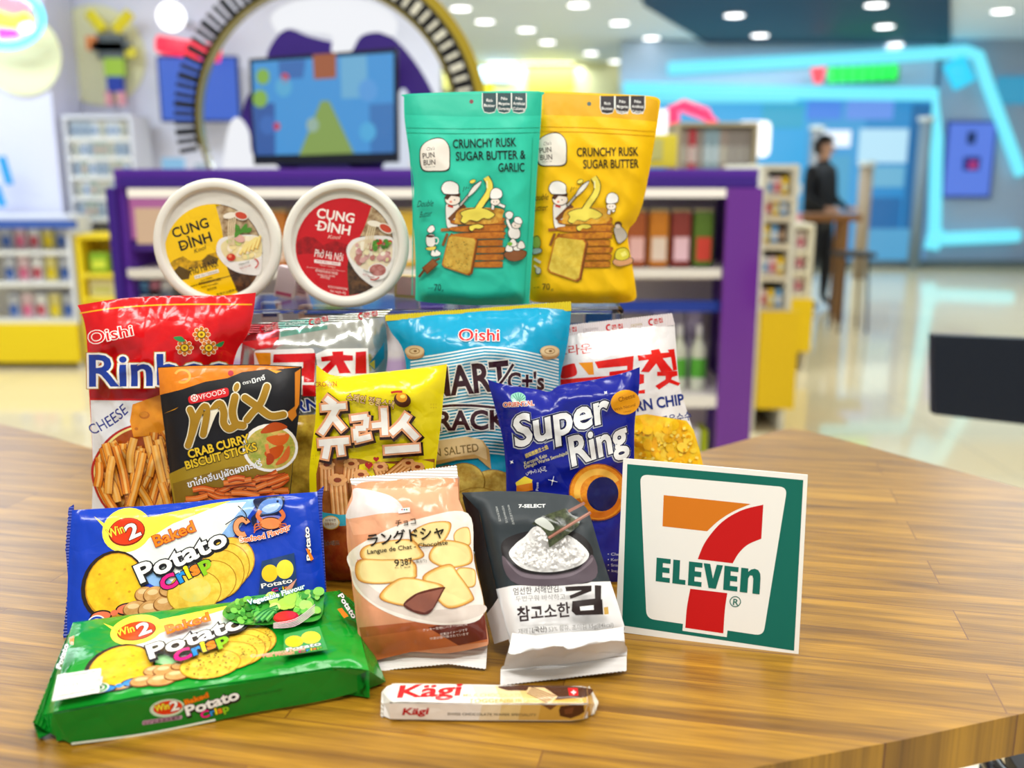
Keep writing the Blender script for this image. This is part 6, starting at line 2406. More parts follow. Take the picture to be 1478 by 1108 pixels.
# wall cabinet of small boxes
sh, zs, xa, xb = shelf_unit('tall white shelf full of small grey-blue boxes against the left wall', 95, 172, 196, 340, 7.15, .36, (198, 226, 254, 284, 314), PL('#d8d8e0'), PL('#e6e4e0'))
cg = [('#b0bcc8', '#7c90ac', '', 'grey-blue'), ('#ccc8b8', '#9ca4a0', '', 'beige'), ('#d8dce0', '#6c8cb8', '', 'pale'), ('#a8b8b0', '#c8a89c', '', 'sage')]
for k, z_ in enumerate(zs):
    goods('small_box', '<c> box on board %s of the tall white wall shelf' % ('one', 'two', 'three', 'four', 'five')[k], 'box', 'boxes on the tall white wall shelf, board %s' % ('one', 'two', 'three', 'four', 'five')[k],
          xa + .05, xb - .05, 8, z_ + .002, 7.22, .11, cg, .1, seed=k * 2 + 2)
prect('counter', -60, 305, 100, 318, 7.05, .0, PL('#eef'), None) if False else None
# teal bits at the left frame edge
t1 = root_at('blue_cutout', 10, 268, 6.95, 'small bright blue leaning cut-out at the left edge of the photo', 'cut-out')
for a, b in (((2, 226), (14, 266)), ((-6, 268), (4, 298))):
    q0, q1 = W(*a, 6.95), W(*b, 6.95)
    bm = bmesh.new()
    tube(bm, [q0 - np.array(t1.location), q1 - np.array(t1.location)], .03, 6)
    bm_obj('blue_bar', bm, PL('#2ca0e0'), t1)
q = root_at('small_monitor', 250, 254, 6.8, 'small pale blue monitor left of the arch foot', 'monitor')
prect('screen', 234, 228, 264, 253, 6.8, .05, E('#8cc8f0', .8), q)
box('pedestal', (0, .04, -q.location.z / 2), (.1, .06, q.location.z), PL('#c8c8d0'), q, .005)
q = root_at('small_monitor', 290, 254, 6.8, 'small grey monitor just left of the arch foot, right of the blue one', 'monitor')
prect('screen', 281, 236, 296, 253, 6.8, .05, PL('#98a8b8'), q)
box('pedestal', (0, .04, -q.location.z / 2), (.1, .06, q.location.z), PL('#c8c8d0'), q, .005)

# ====================================================================== purple gondola
GY = 3.3
PU = PL('#3c1c88')
PU2 = PL('#5a2ca0')
G, zs, xa, xb = shelf_unit('long purple display shelf behind the table, full of packets and bottles', 170, 257, 1091, 800, GY, .55, (390, 573, 720), PU2, PL('#f4ecea'), name='purple_display')
prect('top_fascia', 170, 257, 1091, 271, GY - .03, .03, PU, G, .004)
prect('light_strip', 184, 272, 1060, 285, GY - .012, .012, E('#fff4e0', 1.0), G)
prect('front_post', 1040, 271, 1091, 690, GY - .03, .028, mat('#6c2c98', 'gloss'), G, .004)
prect('front_post', 170, 271, 183, 690, GY - .03, .028, PU, G, .004)
prect('price_rail', 184, 388, 1040, 400, GY - .02, .012, PL('#e8e4dc'), G)
prect('price_rail', 184, 571, 1040, 588, GY - .02, .012, PL('#ece8e0'), G)
prect('blue_header', 184, 434, 1040, 450, GY + .02, .01, PL('#2440a0'), G)
pk = [('#a8582c', '#e8b8b0', '#f0dc90', 'brown and pink'), ('#c87c24', '#e8d4c0', '#ece0a0', 'orange'), ('#8c3c34', '#f0c8d0', '#e8d8a0', 'dark red'), ('#5c7c2c', '#d84838', '#f0e4b0', 'green and red')]
xr = lambda px, y=400: W(px, y, GY)[0]
goods('hanging_packet', '<c> packet hanging in the purple display, upper row, right end', 'packet', 'packets in the upper row of the purple display, right end', xr(905), xr(1036), 4, zs[0] + .004, GY + .1, .19, pk, .12, .1, 'bag', seed=3)
pk2 = [('#e8c040', '#f4f0e8', '#f0dc90', 'yellow'), ('#e8a040', '#f4f0e8', '#f0dc90', 'orange'), ('#e8d8b0', '#c86c4c', '#f4ecd0', 'cream'), ('#c87c34', '#f0d8c0', '#ece0a0', 'brown')]
goods('hanging_packet', '<c> packet in the upper row of the purple display, left of the yellow pouch', 'packet', 'packets along the upper row of the purple display', xr(262), xr(900), 17, zs[0] + .004, GY + .1, .19, pk2, .12, .1, 'bag', seed=5)
goods('glass_bottle', 'pale bottle in the second row of the purple display, behind the snack bags', 'bottle', 'bottles along the second row of the purple display', xr(262), xr(900), 16, zs[1] + .002, GY + .12, .235, [('#d8d4d8', '#b8a0c8', '', '')], .1, .18, 'bottle', seed=3)
q = prect('backlit_poster', 184, 286, 245, 345, GY + .04, .01, E('#d878b8', .6), G)
prect('backlit_poster', 196, 300, 236, 352, GY + .035, .004, E('#f0c8a0', .7), G)
prect('backlit_poster', 184, 348, 245, 362, GY + .04, .01, PL('#4c2c88'), G)
goods('boxed_item', '<c> box at the left end of the purple display, under the pink poster', 'box', 'boxes at the left end of the purple display', xr(186), xr(236), 3, zs[0] + .004 - .18, GY + .12, .13,
      [('#6ca8d8', '#f0f0f4', '', 'light blue'), ('#d88ca0', '#f0e8e8', '', 'pink'), ('#f0f0f0', '#6c8cc8', '', 'white')], .1, seed=3)
goods('tall_box', '<c> carton in the lowest visible row at the left end of the purple display', 'box', 'cartons low at the left end of the purple display', xr(186), xr(236), 3, W(186, 470, GY)[2], GY + .12, .12,
      [('#a8c8e8', '#f0f0f4', '', 'pale blue'), ('#e0e0ec', '#8c6cc0', '', 'white')], .1, seed=3)
goods('glass_bottle', 'pale bottle with a green label at the right end of the purple display', 'bottle', 'bottles with green labels in the purple display', xr(978), xr(1038), 2, zs[1] + .002, GY + .12, .235, [('#d8dcc8', '#5cb03c', '', '')], .1, .18, 'bottle', seed=3)
goods('glass_bottle', 'darker bottle with a grey label in the purple display, left of the green-label bottles', 'bottle', 'darker bottles in the purple display', xr(905), xr(975), 2, zs[1] + .002, GY + .12, .235, [('#8c8c9c', '#c8c8d4', '', '')], .1, .18, 'bottle', seed=3)
goods('lidded_jar', '<c> jar behind the bottles in the purple display', 'jar', 'jars behind the bottles in the purple display', xr(960), xr(1038), 3, zs[1] + .002, GY + .3, .27, [('#c4b8d0', '#e4e0ec', '', 'lilac'), ('#b0a8b8', '#d8d4dc', '', 'grey')], .1, .1, 'box', seed=3)
goods('small_carton', '<c> carton in the lowest row at the right end of the purple display', 'carton', 'cartons in the lowest row of the purple display', xr(1000), xr(1038), 3, zs[2] + .002, GY + .1, .24,
      [('#3c6cc0', '#e8e8f0', '', 'blue'), ('#e8e4e8', '#d84860', '', 'white and red'), ('#b8c828', '#3c8c3c', '', 'lime')], .1, seed=3)
# things on top of the gondola
ZT = W(500, 257, GY)[2] + .034
q = empty('yellow_carton', (W(960, 240, GY)[0], GY + .15, ZT), 'yellow carton standing on the purple display, right of the yellow pouch', 'carton')
box('carton', (0, 0, .055), (.11, .1, .11), PL('#e8d840'), q, .006)
box('front_label', (-.02, -.052, .06), (.05, .003, .07), PL('#c8c878'), q)
q = empty('price_plate', (W(700, 250, GY)[0], GY + .02, ZT), 'long low white plate on the purple display behind the pouches', 'plate')
box('plate', (0, 0, .012), (.5, .05, .024), PL('#e8ecec'), q, .004)

# ---- round arch with lettering band, standing on the gondola
AY = 3.45
ac = W(472, 176, AY)
s1 = AY / FPX * .99
R0 = 177 * s1
ar = empty('round_arch', (ac[0], AY, ZT), 'large round black and gold arch with a lettered rim, standing on the purple display', 'arch')
aL = np.array(ar.location)


def arcpts(r, t0, t1, n, dy=0.0):
    return [(ac[0] + r * math.cos(t), AY + dy, ac[2] + r * math.sin(t)) for t in np.linspace(math.radians(t0), math.radians(t1), n)]


def flatarc(name, r0, r1, t0, t1, dy, th, m, n=60):
    V, Fc = [], []
    for i in range(n + 1):
        t = math.radians(t0 + (t1 - t0) * i / n)
        for rr, yy in ((r0, 0), (r1, 0), (r1, th), (r0, th)):
            V.append((ac[0] + rr * math.cos(t) - aL[0], AY + dy + yy - aL[1], ac[2] + rr * math.sin(t) - aL[2]))
    for i in range(n):
        for j in range(4):
            a, b = i * 4 + j, i * 4 + (j + 1) % 4
            Fc.append((a, b, b + 4, a + 4))
    Fc += [(0, 1, 2, 3), (4 * n + 3, 4 * n + 2, 4 * n + 1, 4 * n)]
    return mesh_obj(name, V, Fc, m, ar)


flatarc('gold_rim', R0 + 2 * s1, R0 + 7 * s1, -21, 201, 0, .05, mat('#8c8040', 'gloss'))
flatarc('black_band', R0 + 7 * s1, R0 + 36 * s1, -10, 76, .005, .04, PL('#15151c'))
flatarc('yellow_band', R0 + 36 * s1, R0 + 50 * s1, 8, 76, .01, .03, PL('#b09a20'))
flatarc('black_band', R0 + 7 * s1, R0 + 12 * s1, 100, 190, .005, .04, PL('#15151c'))
rr_ = random.Random(3)
for k in range(30):
    t = 84 + k * 3.55 if k < 30 else 0
    bm = bmesh.new()
    rm = R0 + 24 * s1
    t_ = math.radians(t + 4)
    c = (ac[0] + rm * math.cos(t_) - aL[0], AY - .004 - aL[1], ac[2] + rm * math.sin(t_) - aL[2])
    hgt = 24 * s1
    r_ = bmesh.ops.create_cube(bm, size=1)
    for v in r_['verts']:
        x, z_ = v.co.x * hgt, v.co.z * s1 * (6 if k % 3 else 9)
        v.co = (c[0] + x * math.cos(t_) - z_ * math.sin(t_), c[1] + v.co.y * .02, c[2] + x * math.sin(t_) + z_ * math.cos(t_))
    bm_obj('rim_letter', bm, PL('#20242c'), ar)
for k in range(18):
    t_ = math.radians(-6 + k * 4.6)
    bm = bmesh.new()
    rm = R0 + 21 * s1
    c = (ac[0] + rm * math.cos(t_) - aL[0], AY - .012 - aL[1], ac[2] + rm * math.sin(t_) - aL[2])
    r_ = bmesh.ops.create_cube(bm, size=1)
    for v in r_['verts']:
        x, z_ = v.co.x * 19 * s1, v.co.z * s1 * (5 if k % 3 else 8)
        v.co = (c[0] + x * math.cos(t_) - z_ * math.sin(t_), c[1] + v.co.y * .02, c[2] + x * math.sin(t_) + z_ * math.cos(t_))
    bm_obj('rim_letter', bm, PL('#e8e8d8'), ar)
# backing board: white cloud shapes over purple
bk = [(ac[0] + R0 * math.cos(t) - aL[0], ac[2] + R0 * math.sin(t) - aL[2]) for t in np.linspace(math.radians(-21), math.radians(201), 60)]


def board(name, pts, y0, y1, m, parent):
    n = len(pts)
    V = [(x, y0, z_) for x, z_ in pts] + [(x, y1, z_) for x, z_ in pts]
    Fc = [tuple(range(n)), tuple(range(n, 2 * n))[::-1]] + [(i, (i + 1) % n, n + (i + 1) % n, n + i) for i in range(n)]
    return mesh_obj(name, V, Fc, m, parent)


def pxl(pts, Y, L0):
    out = []
    for x, y in pts:
        q_ = W(x, y, Y) - L0
        out.append((q_[0], q_[2]))
    return out


inner_l = cr([(352, 251), (348, 200), (352, 150), (372, 120), (395, 100), (385, 80), (400, 52), (418, 42), (445, 52), (478, 60), (500, 60), (520, 50), (545, 42), (568, 55), (592, 80), (618, 120), (640, 175), (640, 251)], False, 4)
board('purple_board', pxl(inner_l, AY + .06, aL), .06, .075, PL('#3c2088'), ar)
wl = cr([(392, 22), (420, 4), (470, -4), (520, -2), (556, 12), (572, 30), (568, 52), (545, 46), (520, 52), (505, 75), (480, 76), (478, 52), (445, 46), (418, 40), (400, 46)], True, 4)
board('cloud_board', pxl(wl, AY + .05, aL), .045, .058, E('#f8faff', .9), ar)
wl = cr([(334, 178), (346, 170), (360, 190), (366, 225), (395, 236), (398, 246), (330, 250), (326, 215)], True, 4)
board('cloud_board', pxl(wl, AY + .05, aL), .035, .048, E('#f8faff', .9), ar)
wl = cr([(575, 140), (588, 132), (594, 180), (596, 240), (606, 248), (560, 248), (555, 236), (576, 220)], True, 4)
board('cloud_board', pxl(wl, AY + .05, aL), .035, .048, E('#e8f0ff', .8), ar)

# ---- television in front of the arch
tv = empty('television', W(464, 256, 3.38), 'wide television showing a blue and green game picture, in front of the round arch', 'television')
tl = np.array(tv.location)


def tvq(name, pts, y0, th, m, Y=3.36, par=None):
    return board(name, [(x, z_) for x, z_ in pxl(pts, Y, tl)], y0, y0 + th, m, par or tv)


tvq('bezel', [(357, 84), (572, 68), (574, 234), (364, 238)], 0.0, .04, PL('#101828'))
tvd = tvq('display', [(362, 89), (567, 75), (568, 220), (368, 224)], -.004, .004, E('#3c9ce4', .8))
for q_, c in (([(362, 150), (395, 148), (396, 223), (368, 224)], '#1c5cb0'), ([(490, 82), (528, 79), (530, 140), (492, 142)], '#70bce8'), ([(400, 88), (440, 85), (436, 112), (402, 114)], '#2c70c0'), ([(532, 150), (567, 148), (568, 220), (534, 221)], '#2c7cc8')):
    tvq('picture_patch', q_, -.0055, .001, E(c, .75), par=tvd)
tvq('picture_patch', [(430, 224), (462, 145), (474, 145), (510, 221)], -.006, .002, E('#8cac50', .75), par=tvd)
tvq('picture_patch', [(450, 78), (484, 76), (484, 112), (452, 114)], -.006, .002, E('#b05c30', .7), par=tvd)
for cx_, cy_, r_, c in ((378, 110, 10, '#8cc048'), (374, 142, 11, '#8cc048'), (408, 125, 12, '#58b8e8'), (410, 112, 6, '#d83848'), (385, 180, 12, '#3070c8'), (398, 182, 5, '#d83848'), (530, 130, 14, '#58a8f0'), (530, 190, 12, '#4cb8f0'), (450, 180, 9, '#a0c0b0')):
    tvq('picture_patch', [(cx_ + r_ * math.cos(t), cy_ + r_ * 1.2 * math.sin(t)) for t in np.linspace(0, 6.28, 13)[:-1]], -.007, .002, E(c, .75), par=tvd)
tvq('stand', [(430, 236), (500, 236), (510, 249), (420, 249)], .01, .02, PL('#2c1c68'))

# ====================================================================== deep shop, upper middle
ky = root_at('yellow_kiosk', 800, 250, 17.0, 'yellow and white kiosk with bright white signs, deep in the shop', 'kiosk')
prect('fascia', 668, 44, 905, 150, 17.0, .5, PL('#e8e0a8'), ky)
prect('wall', 640, 150, 930, 330, 17.2, .5, PL('#c8d4c8'), ky)
for x0, y0, x1, y1, c in ((700, 50, 712, 140, '#e8d420'), (760, 92, 830, 130, '#f0e048'), (640, 60, 690, 130, '#d8d070'), (830, 60, 900, 90, '#f0e890')):
    prect('yellow_panel', x0, y0, x1, y1, 16.95, .05, PL(c), ky)
prect('lit_sign', 702, 62, 745, 92, 16.9, .08, E('#ffffff', 2.2), ky)
prect('lit_sign', 752, 66, 828, 92, 16.9, .08, E('#fffff0', 2.2), ky)
prect('blue_window', 692, 96, 744, 118, 16.9, .05, PL('#a8c8d8'), ky)

# ====================================================================== entrance
EY = 14.0
wr_ = W(1478, 200, EY)[0] + 3
slab('wall_entrance', W(1350, 200, EY)[0], wr_, EY, EY + .2, 0, CZ, mat('#a4b4cc', 'plain'))
o = prect('wall_lintel', 896, 60, 1352, 132, EY, .2, PL('#b4c8e0'), kind='structure')
CY_ = '#70e2f4'
n1 = root_at('neon_light', 1180, 385, EY - .1, 'outer cyan neon line running over the entrance and slanting down at the right', 'neon light')
neon('neon_tube', [W(*q_, EY - .1) for q_ in ((965, 99), (1200, 86), (1395, 74), (1412, 80), (1425, 120), (1474, 252))], .085, CY_, 1.2, n1)
n2 = root_at('neon_light', 1180, 385, EY - .12, 'inner cyan neon line framing the entrance doors, with a foot turning right', 'neon light')
neon('neon_tube', [W(*q_, EY - .12) for q_ in ((900, 128), (1100, 133), (1350, 136), (1352, 200), (1349, 345))], .09, CY_, 1.2, n2)
neon('neon_tube', [W(*q_, EY - .12) for q_ in ((1349, 345), (1470, 340))], .09, CY_, 1.2, n2)
neon('neon_tube', [W(*q_, EY - .12) for q_ in ((1352, 330), (1344, 360))], .11, CY_, 1.2, n2)
q = root_at('neon_light', 1440, 110, EY - .1, 'short thick cyan light hanging inside the outer neon line', 'neon light')
neon('neon_tube', [W(1376, 88, EY - .3), W(1392, 122, EY - .3)], .16, '#2cc8ec', 1.2, q)
# far right streaks
q = root_at('neon_light', 1478, 130, EY + .5, 'pale cyan light panel at the right edge of the photo, behind the slanting neon', 'neon light')
prect('light_panel', 1440, 110, 1540, 150, EY - .05, .05, E('#3cb0dc', .7), q)
# green and red sign
gs = root_at('lit_sign', 1235, 122, EY - .4, 'glowing green sign with a red mark at its left, hung over the entrance', 'sign')
bm = bmesh.new()
r_ = bmesh.ops.create_cube(bm, size=1)
q0, q1 = W(1196, 110, EY - .4), W(1298, 104, EY - .4)
ang = math.atan2(q1[2] - q0[2], q1[0] - q0[0])
for k in range(6):
    pass
bm.free()
for k in range(7):
    x = 1203 + k * 14.5
    prect('green_letter', x - 5.5, 97 - k * .9, x + 5.5, 119 - k * .9, EY - .4, .08, E('#08e048', 1.6), gs, .02)
prect('letter_tray', 1196, 96, 1298, 118, EY - .3, .05, E('#08a838', .9), gs)
q_ = pxl([(1172, 98), (1193, 96), (1186, 120), (1178, 120)], EY - .4, np.array(gs.location))
board('red_mark', q_, 0, .08, E('#f02838', 1.6), gs)
# doors and glazing; the lit corridor beyond is put into their own glow
dr = prect('window_1', 896, 134, 1160, 385, EY + .1, .05, E('#38ace8', .95), kind='structure')
dr = prect('door_1', 1160, 134, 1243, 385, EY + .1, .05, E('#44a4e0', .9), kind='structure')
dr = prect('door_2', 1243, 134, 1346, 385, EY + .1, .05, E('#2c94d8', .85), kind='structure')
glow = root_at('door_glow', 1250, 385, EY + .05, 'pale glowing patches on the blue glass entrance doors', 'door glow')  # brightness behind the glass, put into emissive patches
for x0, y0, x1, y1, c, s_ in ((1185, 188, 1228, 212, '#e8f4ff', 1.2), (1240, 186, 1310, 235, '#b8e4f8', 1.0), (1165, 145, 1215, 172, '#4c8cf0', .9), (1222, 142, 1290, 172, '#6c9cf4', .9), (1240, 240, 1305, 270, '#78c4e8', .8),
                              (1240, 285, 1300, 330, '#1c70b4', .8), (1180, 225, 1225, 300, '#58b4e0', .8), (1250, 330, 1330, 383.5, '#5cb0e0', .8), (905, 140, 1150, 148, '#78e0f0', 1.1), (1310, 150, 1340, 330, '#1c74b8', .7), (1100, 150, 1160, 185, '#38b8e0', .8)):
    prect('glow_patch', x0, y0, x1, y1, EY + .07, .02, E(c, s_), glow)
for x, y0, y1, c, dd, lb in ((1172, 188, 300, '#8c8c8c', .3, 'grey metal post left of the entrance doors, rising behind the person'), (1240, 240, 384, '#a8947c', 1.6, 'beige metal post standing before the middle of the doors'),
                             (1322, 175, 340, '#7c8c98', .4, 'grey metal post at the right door edge')):
    q_ = root_at('gate_post', x, y1, EY - dd, lb, 'post')
    q_.location.z = 0
    a = W(x, y0, EY - dd)[2]
    bm = bmesh.new()
    tube(bm, [(0, 0, 0), (0, 0, a)], .085, 10)
    bm_obj('post', bm, PL(c), q_, smooth=True)
    bm = bmesh.new()
    tube(bm, [(0, 0, a), (0, 0, a + .06)], .11, 10)
    bm_obj('cap', bm, PL('#d0d4d0'), q_)
# poster by the door
po = root_at('wall_poster', 1399, 286, EY - .1, 'blue lit poster with a small figure, on the grey wall right of the entrance', 'poster')
prect('frame', 1363, 174, 1436, 286, EY - .06, .05, PL('#3c50a0'), po, .01)
prect('print', 1367, 178, 1432, 282, EY - .07, .012, E('#5c84f0', .85), po)
prect('printed_figure', 1396, 190, 1408, 208, EY - .075, .006, PL('#28407c'), po, .02)
prect('printed_figure', 1390, 226, 1414, 246, EY - .075, .006, PL('#3040a0'), po, .02)
prect('printed_figure', 1398, 232, 1410, 244, EY - .08, .006, E('#b82c80', .8), po, .02)
# threshold step
prect('trim_1', 1100, 378, 1560, 392, EY - .3, .3, PL('#5c6464'), kind='structure')
# dark floor mat line
# red / magenta frame and white light boxes
q_ = root_at('neon_light', 980, 215, 9.5, 'glowing red and magenta frame right of the yellow pouch', 'neon light')
neon('neon_tube', [W(*a, 9.5) for a in ((972, 215), (972, 156), (985, 152), (1020, 165), (1028, 175), (1026, 205))], .055, '#f43060', 1.8, q_)
prect('lit_box', 946, 158, 968, 214, 9.6, .2, E('#ffffff', 1.6), q_)
box('pole', (0, .06, -q_.location.z / 2 + .1), (.05, .05, q_.location.z + .2), PL('#a0a4ac'), q_)
q_ = root_at('light_box', 1090, 228, 9.2, 'bright white square light box above the goods shelf', 'light box')
prect('lit_face', 1066, 174, 1114, 226, 9.2, .2, E('#ffffff', 1.7), q_, .05)
prect('blue_side', 1030, 180, 1064, 200, 9.25, .1, PL('#2c68d8'), q_)
box('pole', (0, .1, -(q_.location.z) / 2 + .05), (.05, .05, q_.location.z + .1), PL('#a0a4ac'), q_)
# rail of tall goods behind the purple display
sh, zs, xa, xb = shelf_unit('beige rack of tall grey and brown goods behind the purple display, right', 975, 182, 1092, 420, 7.6, .5, (250, 300), PL('#b8a888'), PL('#b0a490'))
goods('tall_pack', '<c> tall pack on the beige rack behind the purple display', 'packet', 'tall packs on the beige rack', xa + .04, xb - .04, 9, zs[0] + .002, 7.7, .33, [('#8c8078', '#b0a8a0', '', 'grey'), ('#a08c80', '#c8c0b0', '', 'taupe'), ('#b83c44', '#d8c8c0', '', 'red'), ('#8ca0a8', '#c8d4d8', '', 'blue-grey')], .1, .12, seed=4)
# goods shelf right of the gondola, running away
sh, zs, xa, xb = shelf_unit('cream shelf of colourful goods just right of the purple display', 1096, 246, 1150, 600, 5.0, .9, (282, 312, 352, 398, 445), PL('#e0dccc'), PL('#dcd0b8'))
cr_ = [('#e8e8ec', '#5c9cd8', '', 'white and blue'), ('#e8c8c8', '#d85c6c', '', 'pink'), ('#f0c820', '#e8e4c0', '', 'yellow'), ('#70a8d8', '#f0f0f0', '', 'blue'), ('#5c4438', '#c8a888', '', 'brown')]
for k, z_ in enumerate(zs):
    nm = ('first', 'second', 'third', 'fourth', 'fifth')[k]
    goods('boxed_item', '<c> item on the %s board from the top of the cream shelf' % nm, 'box', 'items on the %s board of the cream shelf' % nm, xa + .035, xb - .035, 3, z_ + .002, 5.1, .09, cr_[k % 3:] + cr_[:k % 3], .1, .1, seed=2 * k + 1)
prect('yellow_base', 1096, 450, 1150, 590, 4.97, .03, PL('#f0c818'), sh)
sh, zs, xa, xb = shelf_unit('short yellow-based shelf with white and blue packs, in front of the person', 1112, 330, 1172, 500, 6.6, .7, (362, 392, 425), PL('#e8dcc0'), PL('#e4d8b8'))
for k, z_ in enumerate(zs):
    nm = ('top', 'middle', 'lowest')[k]
    goods('slanted_pack', '<c> pack on the %s board of the short yellow-based shelf' % nm, 'packet', 'packs on the %s board of the short shelf' % nm, xa + .035, xb - .035, 3, z_ + .002, 6.72, .12,
          [('#f0f0f2', '#4c8cd8', '', 'white and blue'), ('#3c9ce0', '#f0f0f0', '', 'blue'), ('#f0dcd8', '#d8607c', '', 'pink')], .1, .1, seed=2 * k + 1)
prect('yellow_base', 1112, 432, 1172, 508, 6.57, .03, PL('#f4c810'), sh)
# blue item pile on the far aisle
q_ = root_at('hanging_display', 1145, 300, 8.3, 'pale blue and white hanging display left of the person', 'display')
for k, c in enumerate(('#8cc0e8', '#e8ecf4', '#6cb0e8', '#f0a0b0', '#5ca0e0')):
    prect('hanging_card', 1126 + (k % 2) * 6, 242 + k * 22, 1158, 260 + k * 22, 8.3 + .01 * k, .1, PL(c), q_, .02)
prect('pole', 1140, 236, 1144, 420, 8.42, .03, PL('#c0c0c0'), q_)

# ====================================================================== bar table and person near the entrance
bt = root_at('bar_table', 1190, 440, 9.0, 'tall brown wooden bar table in front of the black-clad person', 'table')
bt.location.z = 0
xx0, xx1 = W(1148, 310, 9)[0] - bt.location.x, W(1232, 310, 9)[0] - bt.location.x
zt = W(1190, 308, 9)[2]
box('tabletop', ((xx0 + xx1) / 2, .0, zt - .03), (xx1 - xx0, .5, .06), PL('#8c5a2c'), bt, .01)
for x, y in ((xx0 + .05, -.2), (xx1 - .14, -.2), (xx0 + .05, .2), (xx1 - .06, .2)):
    box('leg', (x, y, (zt - .06) / 2), (.07, .05, zt - .06), PL('#8c6030'), bt, .006)
st = root_at('bar_stool', 1226, 440, 8.3, 'thin dark bar stool right of the brown bar table', 'stool')
st.location.z = 0
sx = 0
box('seat', (0, 0, .66), (.3, .3, .04), PL('#3c3430'), st, .01)
for x in (-.12, .12):
    for y in (-.12, .12):
        bm = bmesh.new()
        tube(bm, [(x, y, 0), (x * .8, y * .8, .64)], .012, 6)
        bm_obj('leg', bm, PL('#3c3430'), st)


def person(label, px, Y, H_, skin_c, top_c, leg_c, yaw):
    x = W(px, 300, Y)[0]
    r = empty('person', (x, Y, 0), label, 'person')
    r.rotation_euler.z = math.radians(yaw)
    k = H_ / 1.68
    J = {'pel': (0, 0, .90), 'wa': (0, 0, 1.05), 'ch': (0, .0, 1.25), 'ne': (0, -.01, 1.42), 'nk': (0, -.02, 1.47), 'he': (0, -.03, 1.56), 'ht': (0, -.02, 1.64)}
    ed = [('pel', 'wa'), ('wa', 'ch'), ('ch', 'ne'), ('ne', 'nk'), ('nk', 'he'), ('he', 'ht')]
    rad = {'pel': (.19, .14), 'wa': (.17, .13), 'ch': (.2, .14), 'ne': (.08, .07), 'nk': (.05, .05), 'he': (.075, .09), 'ht': (.06, .07)}
    for s_, n_ in ((-1, 'l'), (1, 'r')):
        for a, q, rr in (('hip', (s_ * .09, 0, .84), (.105, .105)), ('kn', (s_ * .1, -.02 - .04 * (s_ > 0), .48), (.075, .075)), ('an', (s_ * .11, .02 - .06 * (s_ > 0), .09), (.036, .036)), ('to', (s_ * .12, -.13 - .06 * (s_ > 0), .035), (.035, .028)),
                         ('sh', (s_ * .17, 0, 1.36), (.06, .06)), ('el', (s_ * .22, -.02, 1.08), (.042, .042)), ('wr', (s_ * .18, -.2, .98), (.028, .028)), ('ha', (s_ * .16, -.28, .99), (.03, .018))):
            J[a + n_] = q
            rad[a + n_] = rr
        ed += [('pel', 'hip' + n_), ('hip' + n_, 'kn' + n_), ('kn' + n_, 'an' + n_), ('an' + n_, 'to' + n_), ('ch', 'sh' + n_), ('sh' + n_, 'el' + n_), ('el' + n_, 'wr' + n_), ('wr' + n_, 'ha' + n_)]
        for f in range(5):
            fn = 'f%d%s' % (f, n_)
            if f == 4:
                J[fn] = (s_ * .12, -.26, 1.01)
            else:
                J[fn] = (s_ * (.135 + .017 * f), -.345 + .008 * abs(f - 1.5), .975)
            rad[fn] = (.009, .009)
            ed.append(('ha' + n_, fn))
    ks = list(J)
    me = bpy.data.meshes.new('body')
    me.from_pydata([tuple(c * k for c in J[a]) for a in ks], [(ks.index(a), ks.index(b)) for a, b in ed], [])
    ob = bpy.data.objects.new('body', me)
    COL.objects.link(ob)
    sk = ob.modifiers.new('s', 'SKIN')
    for i, a in enumerate(ks):
        me.skin_vertices[0].data[i].radius = tuple(c * k for c in rad[a])
    me.skin_vertices[0].data[0].use_root = True
    ob.modifiers.new('u', 'SUBSURF').levels = 2
    dg = bpy.context.evaluated_depsgraph_get()
    m2 = bpy.data.meshes.new_from_object(ob.evaluated_get(dg))
    bpy.data.objects.remove(ob)
    for c in (skin_c, top_c, leg_c, '#181414'):
        m2.materials.append(PL(c))
    for p_ in m2.polygons:
        c = p_.center / k
        arm = abs(c.x) > .13 and c.z < 1.3 and c.z > .9
        hand = c.y < -.2 and .9 < c.z < 1.06
        p_.material_index = 0 if hand or c.z > 1.45 else (3 if c.z < .1 else (2 if c.z < .88 else 1))
        p_.use_smooth = True
    m2.name = 'body'
    b = bpy.data.objects.new('body', m2)
    COL.objects.link(b)
    b.parent = r
    # hair as a cap over the skull, features on the face
    bm = bmesh.new()
    bmesh.ops.create_uvsphere(bm, u_segments=18, v_segments=12, radius=1)
    for v in bm.verts:
        v.co = (v.co.x * .098 * k, (-.012 + v.co.y * .108) * k, (1.585 + v.co.z * .112) * k)
    bmesh.ops.delete(bm, geom=[v for v in bm.verts if v.co.y < -.05 * k and v.co.z < 1.6 * k or v.co.z < 1.46 * k], context='VERTS')
    bm_obj('hair', bm, PL('#100c0c'), r, smooth=True)
    for s_ in (-1, 1):
        bm = bmesh.new()
        bmesh.ops.create_uvsphere(bm, u_segments=8, v_segments=6, radius=.009 * k)
        bmesh.ops.translate(bm, verts=bm.verts[:], vec=(s_ * .03 * k, -.118 * k, 1.565 * k))
        bm_obj('eye', bm, PL('#181010'), r)
    bm = bmesh.new()
    tube(bm, [(0, -.112 * k, 1.57 * k), (0, -.135 * k, 1.535 * k)], [.006 * k, .013 * k], 6)
    bm_obj('nose', bm, PL(skin_c), r)
    box('mouth', (0, -.118 * k, 1.505 * k), (.04 * k, .008 * k, .007 * k), PL('#9c4c40'), r)
    return r


person('person in loose black clothes standing at the brown bar table by the entrance', 1182, 9.7, 1.68, '#c89a80', '#0c0c12', '#14141c', 40)

